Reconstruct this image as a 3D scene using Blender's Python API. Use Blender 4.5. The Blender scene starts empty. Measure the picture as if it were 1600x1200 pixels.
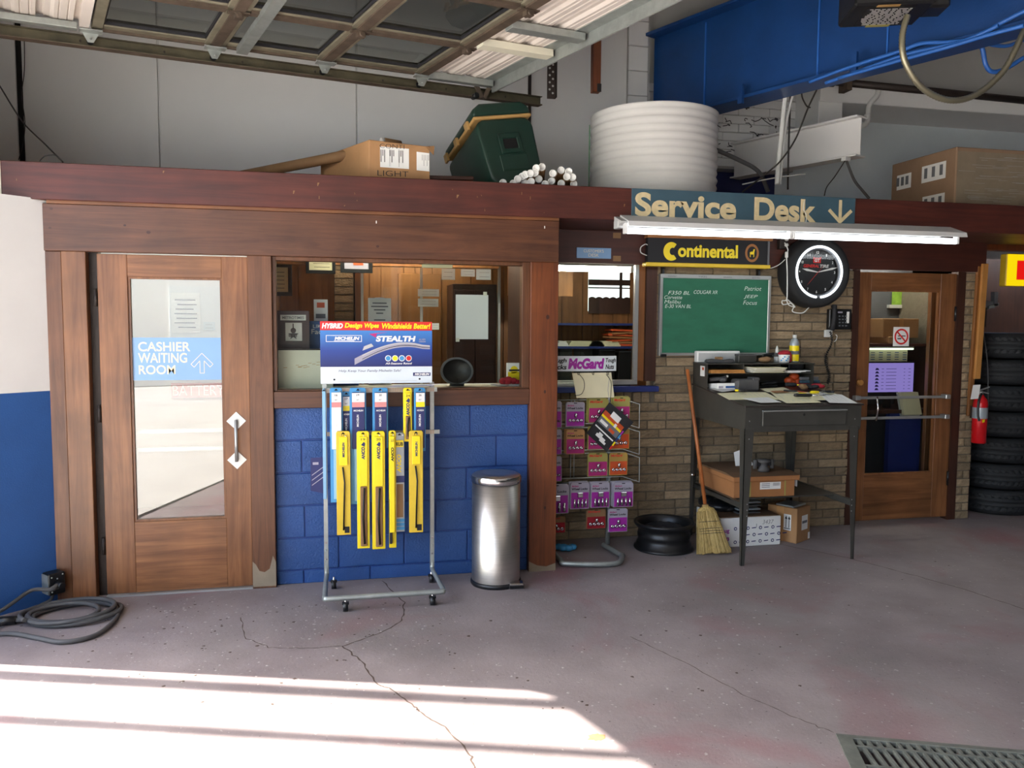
import bpy, bmesh, math, random
from mathutils import Vector, Matrix
random.seed(7)
SC = bpy.context.scene
COL = SC.collection
def V(*a): return Vector(a if len(a) > 1 else a[0])

# ------------------------------------------------------------------ camera
F_PX, YAW, PITCH, ROLL = 1257.45, 0.21697, -0.07512, 0.00628
CAM = Vector((0.0, -5.0044, 1.6178))
_f = Vector((math.sin(YAW)*math.cos(PITCH), math.cos(YAW)*math.cos(PITCH), math.sin(PITCH)))
_r0 = Vector((math.cos(YAW), -math.sin(YAW), 0)); _u0 = _r0.cross(_f)
_r = _r0*math.cos(ROLL) + _u0*math.sin(ROLL); _u = _u0*math.cos(ROLL) - _r0*math.sin(ROLL)
cam_data = bpy.data.cameras.new('camera'); cam = bpy.data.objects.new('camera', cam_data); COL.objects.link(cam)
cam_data.sensor_fit = 'HORIZONTAL'; cam_data.sensor_width = 36.0; cam_data.lens = F_PX/1600*36
cam_data.clip_start = 0.05; cam_data.clip_end = 300
cam.matrix_world = Matrix.Translation(CAM) @ Matrix((_r, _u, -_f)).transposed().to_4x4()
SC.camera = cam
def _ray(px, py): return _f + _r*((px-800)/F_PX) - _u*((py-600)/F_PX)
def onY(px, py, Y):
    d = _ray(px, py); t = (Y-CAM.y)/d.y; return CAM + d*t
def onZ(px, py, Z):
    d = _ray(px, py); t = (Z-CAM.z)/d.z; return CAM + d*t

# ------------------------------------------------------------------ world, sun, exposure
SC.view_settings.view_transform = 'Standard'; SC.view_settings.look = 'None'
SC.view_settings.gamma = 1.0; SC.view_settings.use_curve_mapping = False
SC.view_settings.exposure = 1.08
SUN_HEAD, SUN_EL = math.radians(108.0), math.radians(43.6)
world = bpy.data.worlds.new('sky'); SC.world = world; world.use_nodes = True
nt = world.node_tree; nt.nodes.clear()
wo = nt.nodes.new('ShaderNodeOutputWorld'); bg = nt.nodes.new('ShaderNodeBackground'); sky = nt.nodes.new('ShaderNodeTexSky')
sky.sky_type = 'NISHITA'; sky.sun_disc = False; sky.sun_elevation = SUN_EL
sky.sun_rotation = SUN_HEAD + math.pi; sky.air_density = 1.0; sky.dust_density = 2.0; sky.ozone_density = 1.0
SKY_STRENGTH = 0.52
bg.inputs['Strength'].default_value = SKY_STRENGTH
nt.links.new(sky.outputs['Color'], bg.inputs['Color']); nt.links.new(bg.outputs['Background'], wo.inputs['Surface'])
sun_data = bpy.data.lights.new('sun', 'SUN'); sun_data.energy = 14.0; sun_data.angle = math.radians(0.55); sun_data.color = (1.0, 0.93, 0.84)
sun = bpy.data.objects.new('sun', sun_data); COL.objects.link(sun)
sdir = Vector((math.sin(SUN_HEAD)*math.cos(SUN_EL), math.cos(SUN_HEAD)*math.cos(SUN_EL), -math.sin(SUN_EL)))
sun.rotation_euler = sdir.to_track_quat('-Z', 'Y').to_euler()
# the garage bay opening runs along heading 162 from the jamb; a light portal (no light of its own) helps sample the sky through it
HB = Vector((0.309, -0.951, 0)); JAMB = Vector((-2.1, -0.635, 0)); OPEN_LEN, OPEN_H = 11.0, 3.2
pd = bpy.data.lights.new('bay_portal', 'AREA'); pd.shape = 'RECTANGLE'; pd.size = OPEN_LEN; pd.size_y = OPEN_H
pd.cycles.is_portal = True
po = bpy.data.objects.new('bay_portal', pd); COL.objects.link(po)
po.location = JAMB + HB*(OPEN_LEN/2) + Vector((0, 0, OPEN_H/2))
_n = Vector((0.951, 0.309, 0))
po.matrix_world = Matrix.Translation(po.location) @ Matrix((HB, Vector((0, 0, 1)), HB.cross(Vector((0, 0, 1))))).transposed().to_4x4()
if (po.matrix_world.to_3x3() @ Vector((0, 0, -1))).dot(_n) < 0:
    po.matrix_world = Matrix.Translation(po.location) @ Matrix((-HB, Vector((0, 0, 1)), (-HB).cross(Vector((0, 0, 1))))).transposed().to_4x4()
try:
    SC.cycles.use_denoising = True; SC.cycles.max_bounces = 8; SC.cycles.diffuse_bounces = 5; SC.cycles.transparent_max_bounces = 16
    SC.cycles.caustics_reflective = False; SC.cycles.caustics_refractive = False; SC.cycles.sample_clamp_indirect = 6.0
except Exception: pass

# ------------------------------------------------------------------ materials
def lin(h):
    h = h.lstrip('#'); c = [int(h[i:i+2], 16)/255 for i in (0, 2, 4)]
    return tuple(x/12.92 if x <= .04045 else ((x+.055)/1.055)**2.4 for x in c)
def _new(name):
    m = bpy.data.materials.new(name); m.use_nodes = True; n = m.node_tree
    b = n.nodes['Principled BSDF']; return m, n, b
def mul(c, k): return tuple(min(1, x*k) for x in c)
def mat(name, col, rough=.6, metal=0., var=.12, vscale=6., bump=0., bscale=60., rnd=0., stretch=(1, 1, 1), spec=.5, emit=None, estr=0.):
    m, n, b = _new(name); c = lin(col)
    b.inputs['Roughness'].default_value = rough; b.inputs['Metallic'].default_value = metal
    b.inputs['Specular IOR Level'].default_value = spec
    tc = n.nodes.new('ShaderNodeTexCoord'); mp = n.nodes.new('ShaderNodeMapping'); mp.inputs['Scale'].default_value = stretch
    n.links.new(tc.outputs['Object'], mp.inputs['Vector'])
    out = None
    if var > 0:
        no = n.nodes.new('ShaderNodeTexNoise'); no.inputs['Scale'].default_value = vscale; no.inputs['Detail'].default_value = 6; no.inputs['Roughness'].default_value = .62
        n.links.new(mp.outputs['Vector'], no.inputs['Vector'])
        r = n.nodes.new('ShaderNodeValToRGB'); r.color_ramp.elements[0].position = .3; r.color_ramp.elements[1].position = .7
        r.color_ramp.elements[0].color = (*mul(c, 1-var), 1); r.color_ramp.elements[1].color = (*mul(c, 1+var), 1)
        n.links.new(no.outputs['Fac'], r.inputs['Fac']); out = r.outputs['Color']
    if rnd > 0:
        oi = n.nodes.new('ShaderNodeObjectInfo'); mr = n.nodes.new('ShaderNodeMapRange')
        mr.inputs['To Min'].default_value = 1-rnd; mr.inputs['To Max'].default_value = 1+rnd
        n.links.new(oi.outputs['Random'], mr.inputs['Value'])
        hs = n.nodes.new('ShaderNodeHueSaturation'); n.links.new(mr.outputs['Result'], hs.inputs['Value'])
        if out: n.links.new(out, hs.inputs['Color'])
        else: hs.inputs['Color'].default_value = (*c, 1)
        out = hs.outputs['Color']
    if out: n.links.new(out, b.inputs['Base Color'])
    else: b.inputs['Base Color'].default_value = (*c, 1)
    if bump > 0:
        nb = n.nodes.new('ShaderNodeTexNoise'); nb.inputs['Scale'].default_value = bscale; nb.inputs['Detail'].default_value = 4
        n.links.new(mp.outputs['Vector'], nb.inputs['Vector'])
        bu = n.nodes.new('ShaderNodeBump'); bu.inputs['Strength'].default_value = bump; bu.inputs['Distance'].default_value = .01
        n.links.new(nb.outputs['Fac'], bu.inputs['Height']); n.links.new(bu.outputs['Normal'], b.inputs['Normal'])
    if emit:
        b.inputs['Emission Color'].default_value = (*lin(emit), 1); b.inputs['Emission Strength'].default_value = estr
    return m
def wood(name, dark, light, axis='z', rough=.45, scale=1., knots=True, rnd=.06):
    m, n, b = _new(name)
    tc = n.nodes.new('ShaderNodeTexCoord'); mp = n.nodes.new('ShaderNodeMapping')
    s = {'x': (1.2, 22, 22), 'y': (22, 1.2, 22), 'z': (22, 22, 1.2)}[axis]; mp.inputs['Scale'].default_value = tuple(v*scale for v in s)
    n.links.new(tc.outputs['Object'], mp.inputs['Vector'])
    no = n.nodes.new('ShaderNodeTexNoise'); no.inputs['Scale'].default_value = 1.0; no.inputs['Detail'].default_value = 7; no.inputs['Distortion'].default_value = 1.2; no.inputs['Roughness'].default_value = .65
    n.links.new(mp.outputs['Vector'], no.inputs['Vector'])
    r = n.nodes.new('ShaderNodeValToRGB'); r.color_ramp.elements[0].position = .28; r.color_ramp.elements[1].position = .74
    r.color_ramp.elements[0].color = (*lin(dark), 1); r.color_ramp.elements[1].color = (*lin(light), 1)
    n.links.new(no.outputs['Fac'], r.inputs['Fac'])
    big = n.nodes.new('ShaderNodeTexNoise'); big.inputs['Scale'].default_value = 3.2; big.inputs['Detail'].default_value = 3
    n.links.new(tc.outputs['Object'], big.inputs['Vector'])
    mr = n.nodes.new('ShaderNodeMapRange'); mr.inputs['From Min'].default_value = .3; mr.inputs['From Max'].default_value = .7
    mr.inputs['To Min'].default_value = .72; mr.inputs['To Max'].default_value = 1.18
    n.links.new(big.outputs['Fac'], mr.inputs['Value'])
    oi = n.nodes.new('ShaderNodeObjectInfo'); m2 = n.nodes.new('ShaderNodeMapRange'); m2.inputs['To Min'].default_value = 1-rnd; m2.inputs['To Max'].default_value = 1+rnd
    n.links.new(oi.outputs['Random'], m2.inputs['Value'])
    mm = n.nodes.new('ShaderNodeMath'); mm.operation = 'MULTIPLY'; n.links.new(mr.outputs['Result'], mm.inputs[0]); n.links.new(m2.outputs['Result'], mm.inputs[1])
    hs = n.nodes.new('ShaderNodeHueSaturation'); n.links.new(r.outputs['Color'], hs.inputs['Color']); n.links.new(mm.outputs['Value'], hs.inputs['Value'])
    n.links.new(hs.outputs['Color'], b.inputs['Base Color'])
    b.inputs['Roughness'].default_value = rough
    bu = n.nodes.new('ShaderNodeBump'); bu.inputs['Strength'].default_value = .12; bu.inputs['Distance'].default_value = .004
    n.links.new(no.outputs['Fac'], bu.inputs['Height']); n.links.new(bu.outputs['Normal'], b.inputs['Normal'])
    return m
def emis(name, col, strength):
    m = bpy.data.materials.new(name); m.use_nodes = True; n = m.node_tree; n.nodes.clear()
    o = n.nodes.new('ShaderNodeOutputMaterial'); e = n.nodes.new('ShaderNodeEmission')
    e.inputs['Color'].default_value = (*lin(col), 1); e.inputs['Strength'].default_value = strength
    n.links.new(e.outputs['Emission'], o.inputs['Surface']); return m
def glass(name, refl=.04, tint='f4fbf8', rough=0., gain=1.):
    m = bpy.data.materials.new(name); m.use_nodes = True; n = m.node_tree; n.nodes.clear()
    o = n.nodes.new('ShaderNodeOutputMaterial'); t = n.nodes.new('ShaderNodeBsdfTransparent'); g = n.nodes.new('ShaderNodeBsdfGlossy')
    t.inputs['Color'].default_value = (*lin(tint), 1); g.inputs['Roughness'].default_value = rough
    lw = n.nodes.new('ShaderNodeFresnel'); lw.inputs['IOR'].default_value = 1.5
    ma = n.nodes.new('ShaderNodeMath'); ma.operation = 'MULTIPLY_ADD'; ma.inputs[1].default_value = gain; ma.inputs[2].default_value = refl; ma.use_clamp = True
    n.links.new(lw.outputs['Fac'], ma.inputs[0])
    mx = n.nodes.new('ShaderNodeMixShader'); n.links.new(ma.outputs['Value'], mx.inputs['Fac'])
    n.links.new(t.outputs['BSDF'], mx.inputs[1]); n.links.new(g.outputs['BSDF'], mx.inputs[2]); n.links.new(mx.outputs['Shader'], o.inputs['Surface'])
    return m

M = {}
M['fascia'] = wood('fascia_wood', '3a1712', '5b2a20', 'x', .5)
M['wood_x'] = wood('stained_wood_horizontal', '43261a', '6b432b', 'x', .42)
M['wood_z'] = wood('stained_wood_vertical', '4c2b18', '7b5033', 'z', .42)
M['wood_red'] = wood('red_stained_wood', '532814', '824824', 'z', .42)
M['door_z'] = wood('door_wood_vertical', '633a20', '93633d', 'z', .38)
M['door_x'] = wood('door_wood_horizontal', '633a20', '97663f', 'x', .38)
M['strip'] = wood('light_wood_strip', '5e3820', '85552f', 'x', .5)
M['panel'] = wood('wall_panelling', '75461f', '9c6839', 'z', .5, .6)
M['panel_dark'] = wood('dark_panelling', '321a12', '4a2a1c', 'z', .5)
M['maroon'] = wood('maroon_board', '3c1c14', '552a1f', 'x', .55)
M['pine'] = wood('pine_board', 'a06a30', 'c48c4a', 'z', .6)
M['pine_dk'] = wood('old_board', '7a4a1e', '9a6430', 'z', .6)
M['white'] = mat('white_paint', 'dadad8', .55, var=.05, vscale=1.3)
M['wallwhite'] = mat('wall_panel_white', 'dcdedd', .5, var=.04, vscale=.7)
M['wallgrey'] = mat('wall_grey', 'a9aaa7', .6, var=.07, vscale=2)
M['wallpale'] = mat('pale_blue_panel', 'd4dde0', .6, var=.05, vscale=2)
M['blue'] = mat('blue_wall_paint', '27528f', .5, var=.1, vscale=3, bump=.12, bscale=140)
M['blueblock'] = mat('blue_block_paint', '234c88', .42, var=.12, vscale=5, bump=.5, bscale=110, rnd=.05)
M['bluemortar'] = mat('blue_joint_paint', '173a7c', .5, var=.08)
M['bluebeam'] = mat('blue_beam_paint', '153f78', .4, var=.12, vscale=4, bump=.1, bscale=60)
M['sillblue'] = mat('navy_sill_paint', '20306e', .5)
M['black'] = mat('black_plastic', '131416', .4, var=.1)
M['rubber'] = mat('black_rubber', '17181a', .75, var=.2, vscale=20)
M['tyre'] = mat('tyre_rubber', '1b1d20', .7, var=.25, vscale=9, bump=.25, bscale=40)
M['dark'] = mat('dark_void', '0b0a0a', .9, var=0)
M['galv'] = mat('galvanised_steel', 'a4aaa6', .42, .6, var=.15, vscale=14)
M['alu'] = mat('aluminium', 'b8bab8', .35, .7, var=.06)
M['chrome'] = mat('chrome', 'd8d8d8', .15, 1., var=0)
M['brushed'] = mat('brushed_stainless', 'c9c5bf', .34, 1., var=.1, vscale=4, stretch=(1, 1, 60))
M['rust'] = mat('rusty_frame', '574a3e', .7, .2, var=.35, vscale=10)
M['rustgrey'] = mat('weathered_frame', '807a68', .55, .3, var=.25, vscale=9)
M['track'] = mat('track_steel', '55503f', .5, .5, var=.4, vscale=6)
M['doorpanel'] = mat('ribbed_panel_white', 'd8cfc6', .5, var=.04)
M['card'] = mat('cardboard', 'a67d54', .8, var=.1, vscale=5, bump=.1)
M['card_lt'] = mat('cardboard_light', 'b98a58', .8, var=.08)
M['card_dk'] = mat('cardboard_dark', '6e5238', .85, var=.1)
M['card_or'] = mat('cardboard_orange', 'a06c40', .8, var=.1)
M['tubebr'] = mat('kraft_tube', '8b6a48', .8, var=.12)
M['paper'] = mat('paper_white', 'e6e6e2', .8, var=.02)
M['manila'] = mat('manila_paper', 'e2dcb8', .8, var=.05)
M['cream'] = mat('cream_panel', 'dcd9c4', .5, var=.05)
M['ink'] = mat('black_ink', '1c1c20', .7, var=0)
M['greyink'] = mat('grey_ink', '6a6c70', .8, var=0)
M['walldim'] = mat('dim_rear_wall', '4a4c50', .8, var=.1)
M['foam'] = mat('white_foam', 'd6d6d2', .85, var=.03)
M['green'] = mat('cooler_green', '123026', .45, var=.1)
M['tan'] = mat('cooler_tan', 'b8935a', .5)
M['greentape'] = mat('green_tape', '12913d', .5)
M['yellow'] = mat('yellow_plastic', 'f2d914', .4, var=.04)
M['yellow_dk'] = mat('old_yellow_plastic', 'dcba30', .45, var=.1)
M['packblue'] = mat('pack_blue', '3d8fc4', .35, var=.06)
M['packlt'] = mat('pack_light_blue', '86b4cf', .25, var=.06)
M['navy'] = mat('navy_print', '20285e', .5, var=.05)
M['red'] = mat('red_print', 'd42420', .5, var=.03)
M['pink'] = mat('pink_print', 'd58a86', .5)
M['orange'] = mat('orange_print', 'c44e20', .5)
M['purple'] = mat('purple_print', 'a0269a', .45, var=.04)
M['magenta'] = mat('magenta_print', 'b02a74', .45, var=.04)
M['lilac'] = mat('lilac_grey_print', 'a19daa', .45, var=.05)
M['olive'] = mat('olive_yellow_print', '9c944e', .5, var=.06)
M['signblue'] = mat('slate_blue_sign', '3d5866', .45, var=.08, vscale=9)
M['letter'] = mat('tan_lettering', 'd5c49a', .6, var=.12, vscale=30)
M['glassblue'] = mat('blue_film', '80a6cf', .4, var=.02)
M['cream_let'] = mat('cream_lettering', 'f0e3bd', .5, var=0)
M['board'] = mat('chalkboard_green', '27694f', .7, var=.14, vscale=5, stretch=(1, 1, 2.5))
M['chalk'] = mat('chalk', 'd8e6dd', .9, var=0)
M['desk'] = mat('desk_grey_steel', '4a4944', .38, .35, var=.16, vscale=7)
M['desk_top'] = mat('desk_top_dark', '3a3330', .35, .2, var=.15)
M['brickmortar'] = mat('mortar', '6b6254', .9, var=.1, vscale=30, bump=.3)
M['brick'] = mat('tan_brick', '8c7a60', .85, var=.22, vscale=18, bump=.7, bscale=55, rnd=.3, stretch=(1, 1, 2.2))
M['broom'] = mat('broom_straw', 'b59a5c', .85, var=.42, vscale=14, stretch=(9, 9, .4), bump=.6, bscale=14)
M['broom_lt'] = mat('broom_straw_light', 'cdb478', .85, var=.1)
M['broom_dk'] = mat('broom_straw_dark', '86703c', .85, var=.1)
M['ochre'] = mat('ochre_print', 'a88a44', .5, var=.06)
M['handle'] = wood('broom_handle_wood', 'a2582a', 'c0733c', 'z', .4)
M['extred'] = mat('extinguisher_red', 'c01018', .25, var=.04)
M['lightgrey'] = mat('light_grey_enamel', 'b9bab8', .4, var=.04)
M['rag'] = mat('red_rag', 'a01f2c', .9, var=.2, vscale=20, bump=.4)
M['tan_brown'] = mat('grimy_lump', '8a6a48', .8, var=.2)
M['silverp'] = mat('silver_pack', '9aa3a8', .3, .3, var=.08)
M['bluecab'] = mat('blue_cabinet', '1c2f78', .5)
M['cement'] = mat('grey_weathered_wood', '8a7c68', .85, var=.15)
M['pvc'] = mat('white_conduit', 'd4d6d2', .4, var=.03)
M['pipe'] = mat('dark_pipe', '2f2723', .55, .3, var=.25, vscale=10)
M['flex'] = mat('flexible_conduit_metal', '8f8a74', .38, .7, var=.1)
M['cable'] = mat('cable_grey', '4b4a4a', .65, var=.15)
M['wire'] = mat('thin_dark_wire', '2b2824', .7, var=0)
M['bluepipe'] = mat('blue_conduit', '2a64b4', .4, var=.08)
M['cast'] = mat('cast_grate', '6d7068', .6, .3, var=.25, vscale=15)
M['concr_lt'] = mat('chipped_concrete', 'a49c98', .9, var=.2, vscale=40)
M['crackdk'] = mat('crack_dark', '4d4038', .95, var=.2, vscale=60)
M['orangestain'] = mat('rust_stain', 'b5714a', .85, var=.2, vscale=40)
M['glass_door'] = glass('door_pane_glass', .13, 'eef6f6')
M['glass_win'] = glass('window_glass', .0, 'e8efeb', 0., .6)
M['glass_gar'] = glass('garage_pane_glass', .02, 'c4c9c6')
M['glass_face'] = glass('clock_glass', 0., 'ffffff', 0., .6)
M['clear'] = glass('clear_blister', .05, 'f2f2f2', .1)
M['tube_lit'] = emis('lit_tube', 'f4fbff', 5.0)
M['neon'] = emis('lit_neon', 'eef8ff', 1.8)
M['office_lit'] = emis('office_tube_lit', 'fff6e8', 42.0)
M['office_fill'] = emis('office_fill_tube', 'fff2dc', 36.0)  # glow of the hidden tubes added to brighten the office
M['carton_grey'] = mat('dusty_cardboard', '8f745c', .85, var=.1)
M['screen'] = emis('lit_screen', '9a86d8', .42)
M['screen_ink'] = emis('screen_dark_print', '3c3560', .2)
M['sign_yel'] = emis('lit_sign_yellow', 'f6d60c', .5)
M['sign_red'] = emis('lit_sign_red', 'e01a14', .5)
M['stripe_lit'] = emis('lit_under_shelf_tube', 'f4ffe0', .9)

# floor concrete: mauve grey with red paint remains, stains, specks and pits
def floor_mat():
    m, n, b = _new('garage_concrete'); L = n.links.new
    tc = n.nodes.new('ShaderNodeTexCoord')
    def noise(scale, det=5, rough=.6, dist=0):
        t = n.nodes.new('ShaderNodeTexNoise'); t.inputs['Scale'].default_value = scale; t.inputs['Detail'].default_value = det
        t.inputs['Roughness'].default_value = rough; t.inputs['Distortion'].default_value = dist; L(tc.outputs['Object'], t.inputs['Vector']); return t.outputs['Fac']
    def ramp(fac, stops):
        r = n.nodes.new('ShaderNodeValToRGB'); e = r.color_ramp.elements
        e[0].position, e[0].color = stops[0][0], (*stops[0][1], 1); e[1].position, e[1].color = stops[-1][0], (*stops[-1][1], 1)
        L(fac, r.inputs['Fac']); return r.outputs['Color']
    def mix(a, c, f):
        x = n.nodes.new('ShaderNodeMix'); x.data_type = 'RGBA'; L(f, x.inputs['Factor'])
        for sock, val in ((x.inputs['A'], a), (x.inputs['B'], c)):
            if isinstance(val, tuple): sock.default_value = (*val, 1)
            else: L(val, sock)
        return x.outputs['Result']
    w = (1, 1, 1); k = (0, 0, 0)
    base = ramp(noise(1.6, 6), [(.32, lin('7c7171')), (.7, lin('978c8b'))])
    base = mix(base, lin('8a5d62'), ramp(noise(1.1, 4, .55, .6), [(.55, k), (.74, tuple([.75]*3))]))
    base = mix(base, lin('716e69'), ramp(noise(.55, 3), [(.52, k), (.75, tuple([.6]*3))]))
    base = mix(base, lin('a9a29c'), ramp(noise(38, 2, .5), [(.68, k), (.72, tuple([.8]*3))]))
    base = mix(base, lin('453c3a'), ramp(noise(55, 2, .5), [(.70, k), (.75, tuple([.7]*3))]))
    L(base, b.inputs['Base Color']); b.inputs['Roughness'].default_value = .72
    bu = n.nodes.new('ShaderNodeBump'); bu.inputs['Strength'].default_value = .35; bu.inputs['Distance'].default_value = .006
    L(noise(45, 6, .7), bu.inputs['Height']); L(bu.outputs['Normal'], b.inputs['Normal'])
    return m
M['floor'] = floor_mat()
M['ground'] = mat('outside_concrete', 'cbc9c4', .9, var=.12, vscale=1)

# ------------------------------------------------------------------ mesh helpers
class MB:
    def __init__(s): s.v = []; s.f = []; s.m = []; s.sm = []
    def add(s, vs, fs, mi=0, sm=False):
        o = len(s.v); s.v += [tuple(q) for q in vs]
        for f in fs: s.f.append([i+o for i in f]); s.m.append(mi); s.sm.append(sm)
        return s
    def box(s, x0, x1, y0, y1, z0, z1, mi=0):
        return s.add([(x0,y0,z0),(x1,y0,z0),(x1,y1,z0),(x0,y1,z0),(x0,y0,z1),(x1,y0,z1),(x1,y1,z1),(x0,y1,z1)],
              [(0,3,2,1),(4,5,6,7),(0,1,5,4),(1,2,6,5),(2,3,7,6),(3,0,4,7)], mi)
    def obox(s, c, ax, ay, az, mi=0):   # half axes
        c, ax, ay, az = map(Vector, (c, ax, ay, az))
        if ax.cross(ay).dot(az) < 0: ax = -ax
        vs = [c+i*ax+j*ay+k*az for k in (-1, 1) for j, i in ((-1, -1), (-1, 1), (1, 1), (1, -1))]
        return s.add(vs, [(0,3,2,1),(4,5,6,7),(0,1,5,4),(1,2,6,5),(2,3,7,6),(3,0,4,7)], mi)
    def prism(s, poly, o, ux, uy, d, mi=0, sm=False):
        o, ux, uy, d = map(Vector, (o, ux, uy, d)); n = len(poly)
        a = [o+ux*p[0]+uy*p[1] for p in poly]; b = [p+d for p in a]
        fl = ux.cross(uy).dot(d) > 0
        area = sum(poly[i][0]*poly[(i+1) % n][1]-poly[(i+1) % n][0]*poly[i][1] for i in range(n))
        if area < 0: fl = not fl
        F0 = list(range(n)); F1 = list(range(n, 2*n))
        caps = [F0[::-1], F1] if fl else [F0, F1[::-1]]
        side = [((i, (i+1) % n, (i+1) % n+n, i+n) if fl else (i+n, (i+1) % n+n, (i+1) % n, i)) for i in range(n)]
        s.add(a+b, caps, mi); off = len(s.v)-2*n
        for q in side: s.f.append([i+off for i in q]); s.m.append(mi); s.sm.append(sm)
        return s
    def quad(s, a, b, c, d, mi=0): return s.add([a, b, c, d], [(0, 1, 2, 3)], mi)
    def tube(s, pts, r, n=8, mi=0, closed=False, caps=True):
        P = [Vector(p) for p in pts]; N = len(P); R = r if isinstance(r, (list, tuple)) else [r]*N
        up = None; rings = []
        for i in range(N):
            if closed: t = (P[(i+1) % N]-P[i-1])
            else: t = P[min(i+1, N-1)]-P[max(i-1, 0)]
            if t.length < 1e-9: t = Vector((0, 0, 1))
            t.normalize()
            if up is None: up = Vector((0, 0, 1)) if abs(t.z) < .9 else Vector((1, 0, 0))
            a = t.cross(up)
            if a.length < 1e-5: a = t.cross(Vector((.3, 1, .2)))
            a.normalize(); b = a.cross(t); up = b
            rings.append([P[i]+(a*math.cos(2*math.pi*k/n)+b*math.sin(2*math.pi*k/n))*R[i] for k in range(n)])
        vs = [q for g in rings for q in g]; fs = []
        for i in range(N if closed else N-1):
            j = (i+1) % N
            for k in range(n): fs.append((i*n+k, i*n+(k+1) % n, j*n+(k+1) % n, j*n+k))
        s.add(vs, fs, mi, True)
        if caps and not closed:
            o = len(s.v)-len(vs)
            s.f.append([o+k for k in range(n)][::-1]); s.m.append(mi); s.sm.append(False)
            s.f.append([o+(N-1)*n+k for k in range(n)]); s.m.append(mi); s.sm.append(False)
        return s
    def cyl(s, p0, p1, r0, r1=None, n=16, mi=0): return s.tube([p0, p1], [r0, r0 if r1 is None else r1], n, mi)
    def lathe(s, prof, o, n=32, mi=0, ax=(0, 0, 1), rx=None, sm=True, closed=False, mis=None):
        o = Vector(o); az = Vector(ax).normalized()
        a = Vector(rx).normalized() if rx else (Vector((1, 0, 0)) if abs(az.x) < .9 else Vector((0, 1, 0)))
        a = (a-az*a.dot(az)).normalized(); b = az.cross(a); vs = []
        for r, z in prof:
            for k in range(n):
                t = 2*math.pi*k/n; vs.append(o+az*z+(a*math.cos(t)+b*math.sin(t))*r)
        off = len(s.v); s.v += [tuple(q) for q in vs]; P = len(prof)
        for i in range(P if closed else P-1):
            j = (i+1) % P
            for k in range(n):
                s.f.append([off+i*n+k, off+i*n+(k+1) % n, off+j*n+(k+1) % n, off+j*n+k]); s.m.append(mis[i] if mis else mi); s.sm.append(sm)
        return s
    def disc(s, o, r, ax, n=24, mi=0, ry=None):
        o = Vector(o); az = Vector(ax).normalized(); a = Vector((1, 0, 0)) if abs(az.x) < .9 else Vector((0, 1, 0))
        a = (a-az*a.dot(az)).normalized(); b = az.cross(a); ry = ry or r
        return s.add([o+a*math.cos(2*math.pi*k/n)*r+b*math.sin(2*math.pi*k/n)*ry for k in range(n)], [list(range(n))], mi)
    def ball(s, c, rx, ry=None, rz=None, n=12, mi=0):
        ry = ry or rx; rz = rz or rx; c = Vector(c); h = n//2+1; vs = []
        for i in range(h):
            t = math.pi*i/(h-1)
            for k in range(n): vs.append(c+Vector((rx*math.sin(t)*math.cos(2*math.pi*k/n), ry*math.sin(t)*math.sin(2*math.pi*k/n), -rz*math.cos(t))))
        fs = [(i*n+k, i*n+(k+1) % n, (i+1)*n+(k+1) % n, (i+1)*n+k) for i in range(h-1) for k in range(n)]
        return s.add(vs, fs, mi, True)
    def text(s, t, o, ux, uy, w, h, mi=0, bold=0., shear=0., sx=None):
        # o lower-left corner, ux / uy unit directions, fitted to w x h
        vs, fs, (x0, x1, y0, y1) = glyphs(t, bold, shear)
        o, ux, uy = Vector(o), Vector(ux), Vector(uy); W = max(1e-6, x1-x0); H = max(1e-6, y1-y0)
        ky = h/H; kx = (w/W) if w else ky
        return s.add([o+ux*((x-x0)*kx)+uy*((y-y0)*ky) for x, y in vs], fs, mi)
    def build(s, name, mats, parent=None, bevel=0., seg=1, hole=None):
        me = bpy.data.meshes.new(name); me.from_pydata(s.v, [], s.f)
        for m in (mats if isinstance(mats, (list, tuple)) else [mats]): me.materials.append(M[m] if isinstance(m, str) else m)
        me.polygons.foreach_set('material_index', s.m); me.polygons.foreach_set('use_smooth', s.sm); me.update()
        o = bpy.data.objects.new(name, me); COL.objects.link(o)
        if parent: attach(o, parent)
        if bevel:
            b = o.modifiers.new('bevel', 'BEVEL'); b.width = bevel; b.segments = seg; b.limit_method = 'ANGLE'; b.angle_limit = .6
        return o
_gc = {}
def glyphs(t, bold, shear):
    k = (t, bold, shear)
    if k not in _gc:
        c = bpy.data.curves.new('lettering', 'FONT'); c.body = t; c.offset = bold; c.shear = shear; c.resolution_u = 6 if len(t) < 12 else 3; c.fill_mode = 'FRONT'
        ob = bpy.data.objects.new('lettering', c); COL.objects.link(ob)
        dg = bpy.context.evaluated_depsgraph_get(); me = bpy.data.meshes.new_from_object(ob.evaluated_get(dg))
        vs = [(q.co.x, q.co.y) for q in me.vertices]; fs = [list(p.vertices) for p in me.polygons]
        fs2 = []
        for f in fs:
            a = sum(vs[f[i]][0]*vs[f[(i+1) % len(f)]][1]-vs[f[(i+1) % len(f)]][0]*vs[f[i]][1] for i in range(len(f)))
            fs2.append(f if a > 0 else f[::-1])
        bpy.data.objects.remove(ob); bpy.data.curves.remove(c); bpy.data.meshes.remove(me)
        if not vs: vs = [(0, 0)]
        _gc[k] = (vs, fs2, (min(v[0] for v in vs), max(v[0] for v in vs), min(v[1] for v in vs), max(v[1] for v in vs)))
    return _gc[k]
X, Y_, Z = Vector((1, 0, 0)), Vector((0, 1, 0)), Vector((0, 0, 1))
def world_of(o):
    m = o.matrix_basis.copy()
    return world_of(o.parent) @ o.matrix_parent_inverse @ m if o.parent else m
def attach(o, p): o.parent = p; o.matrix_parent_inverse = world_of(p).inverted()
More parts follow.
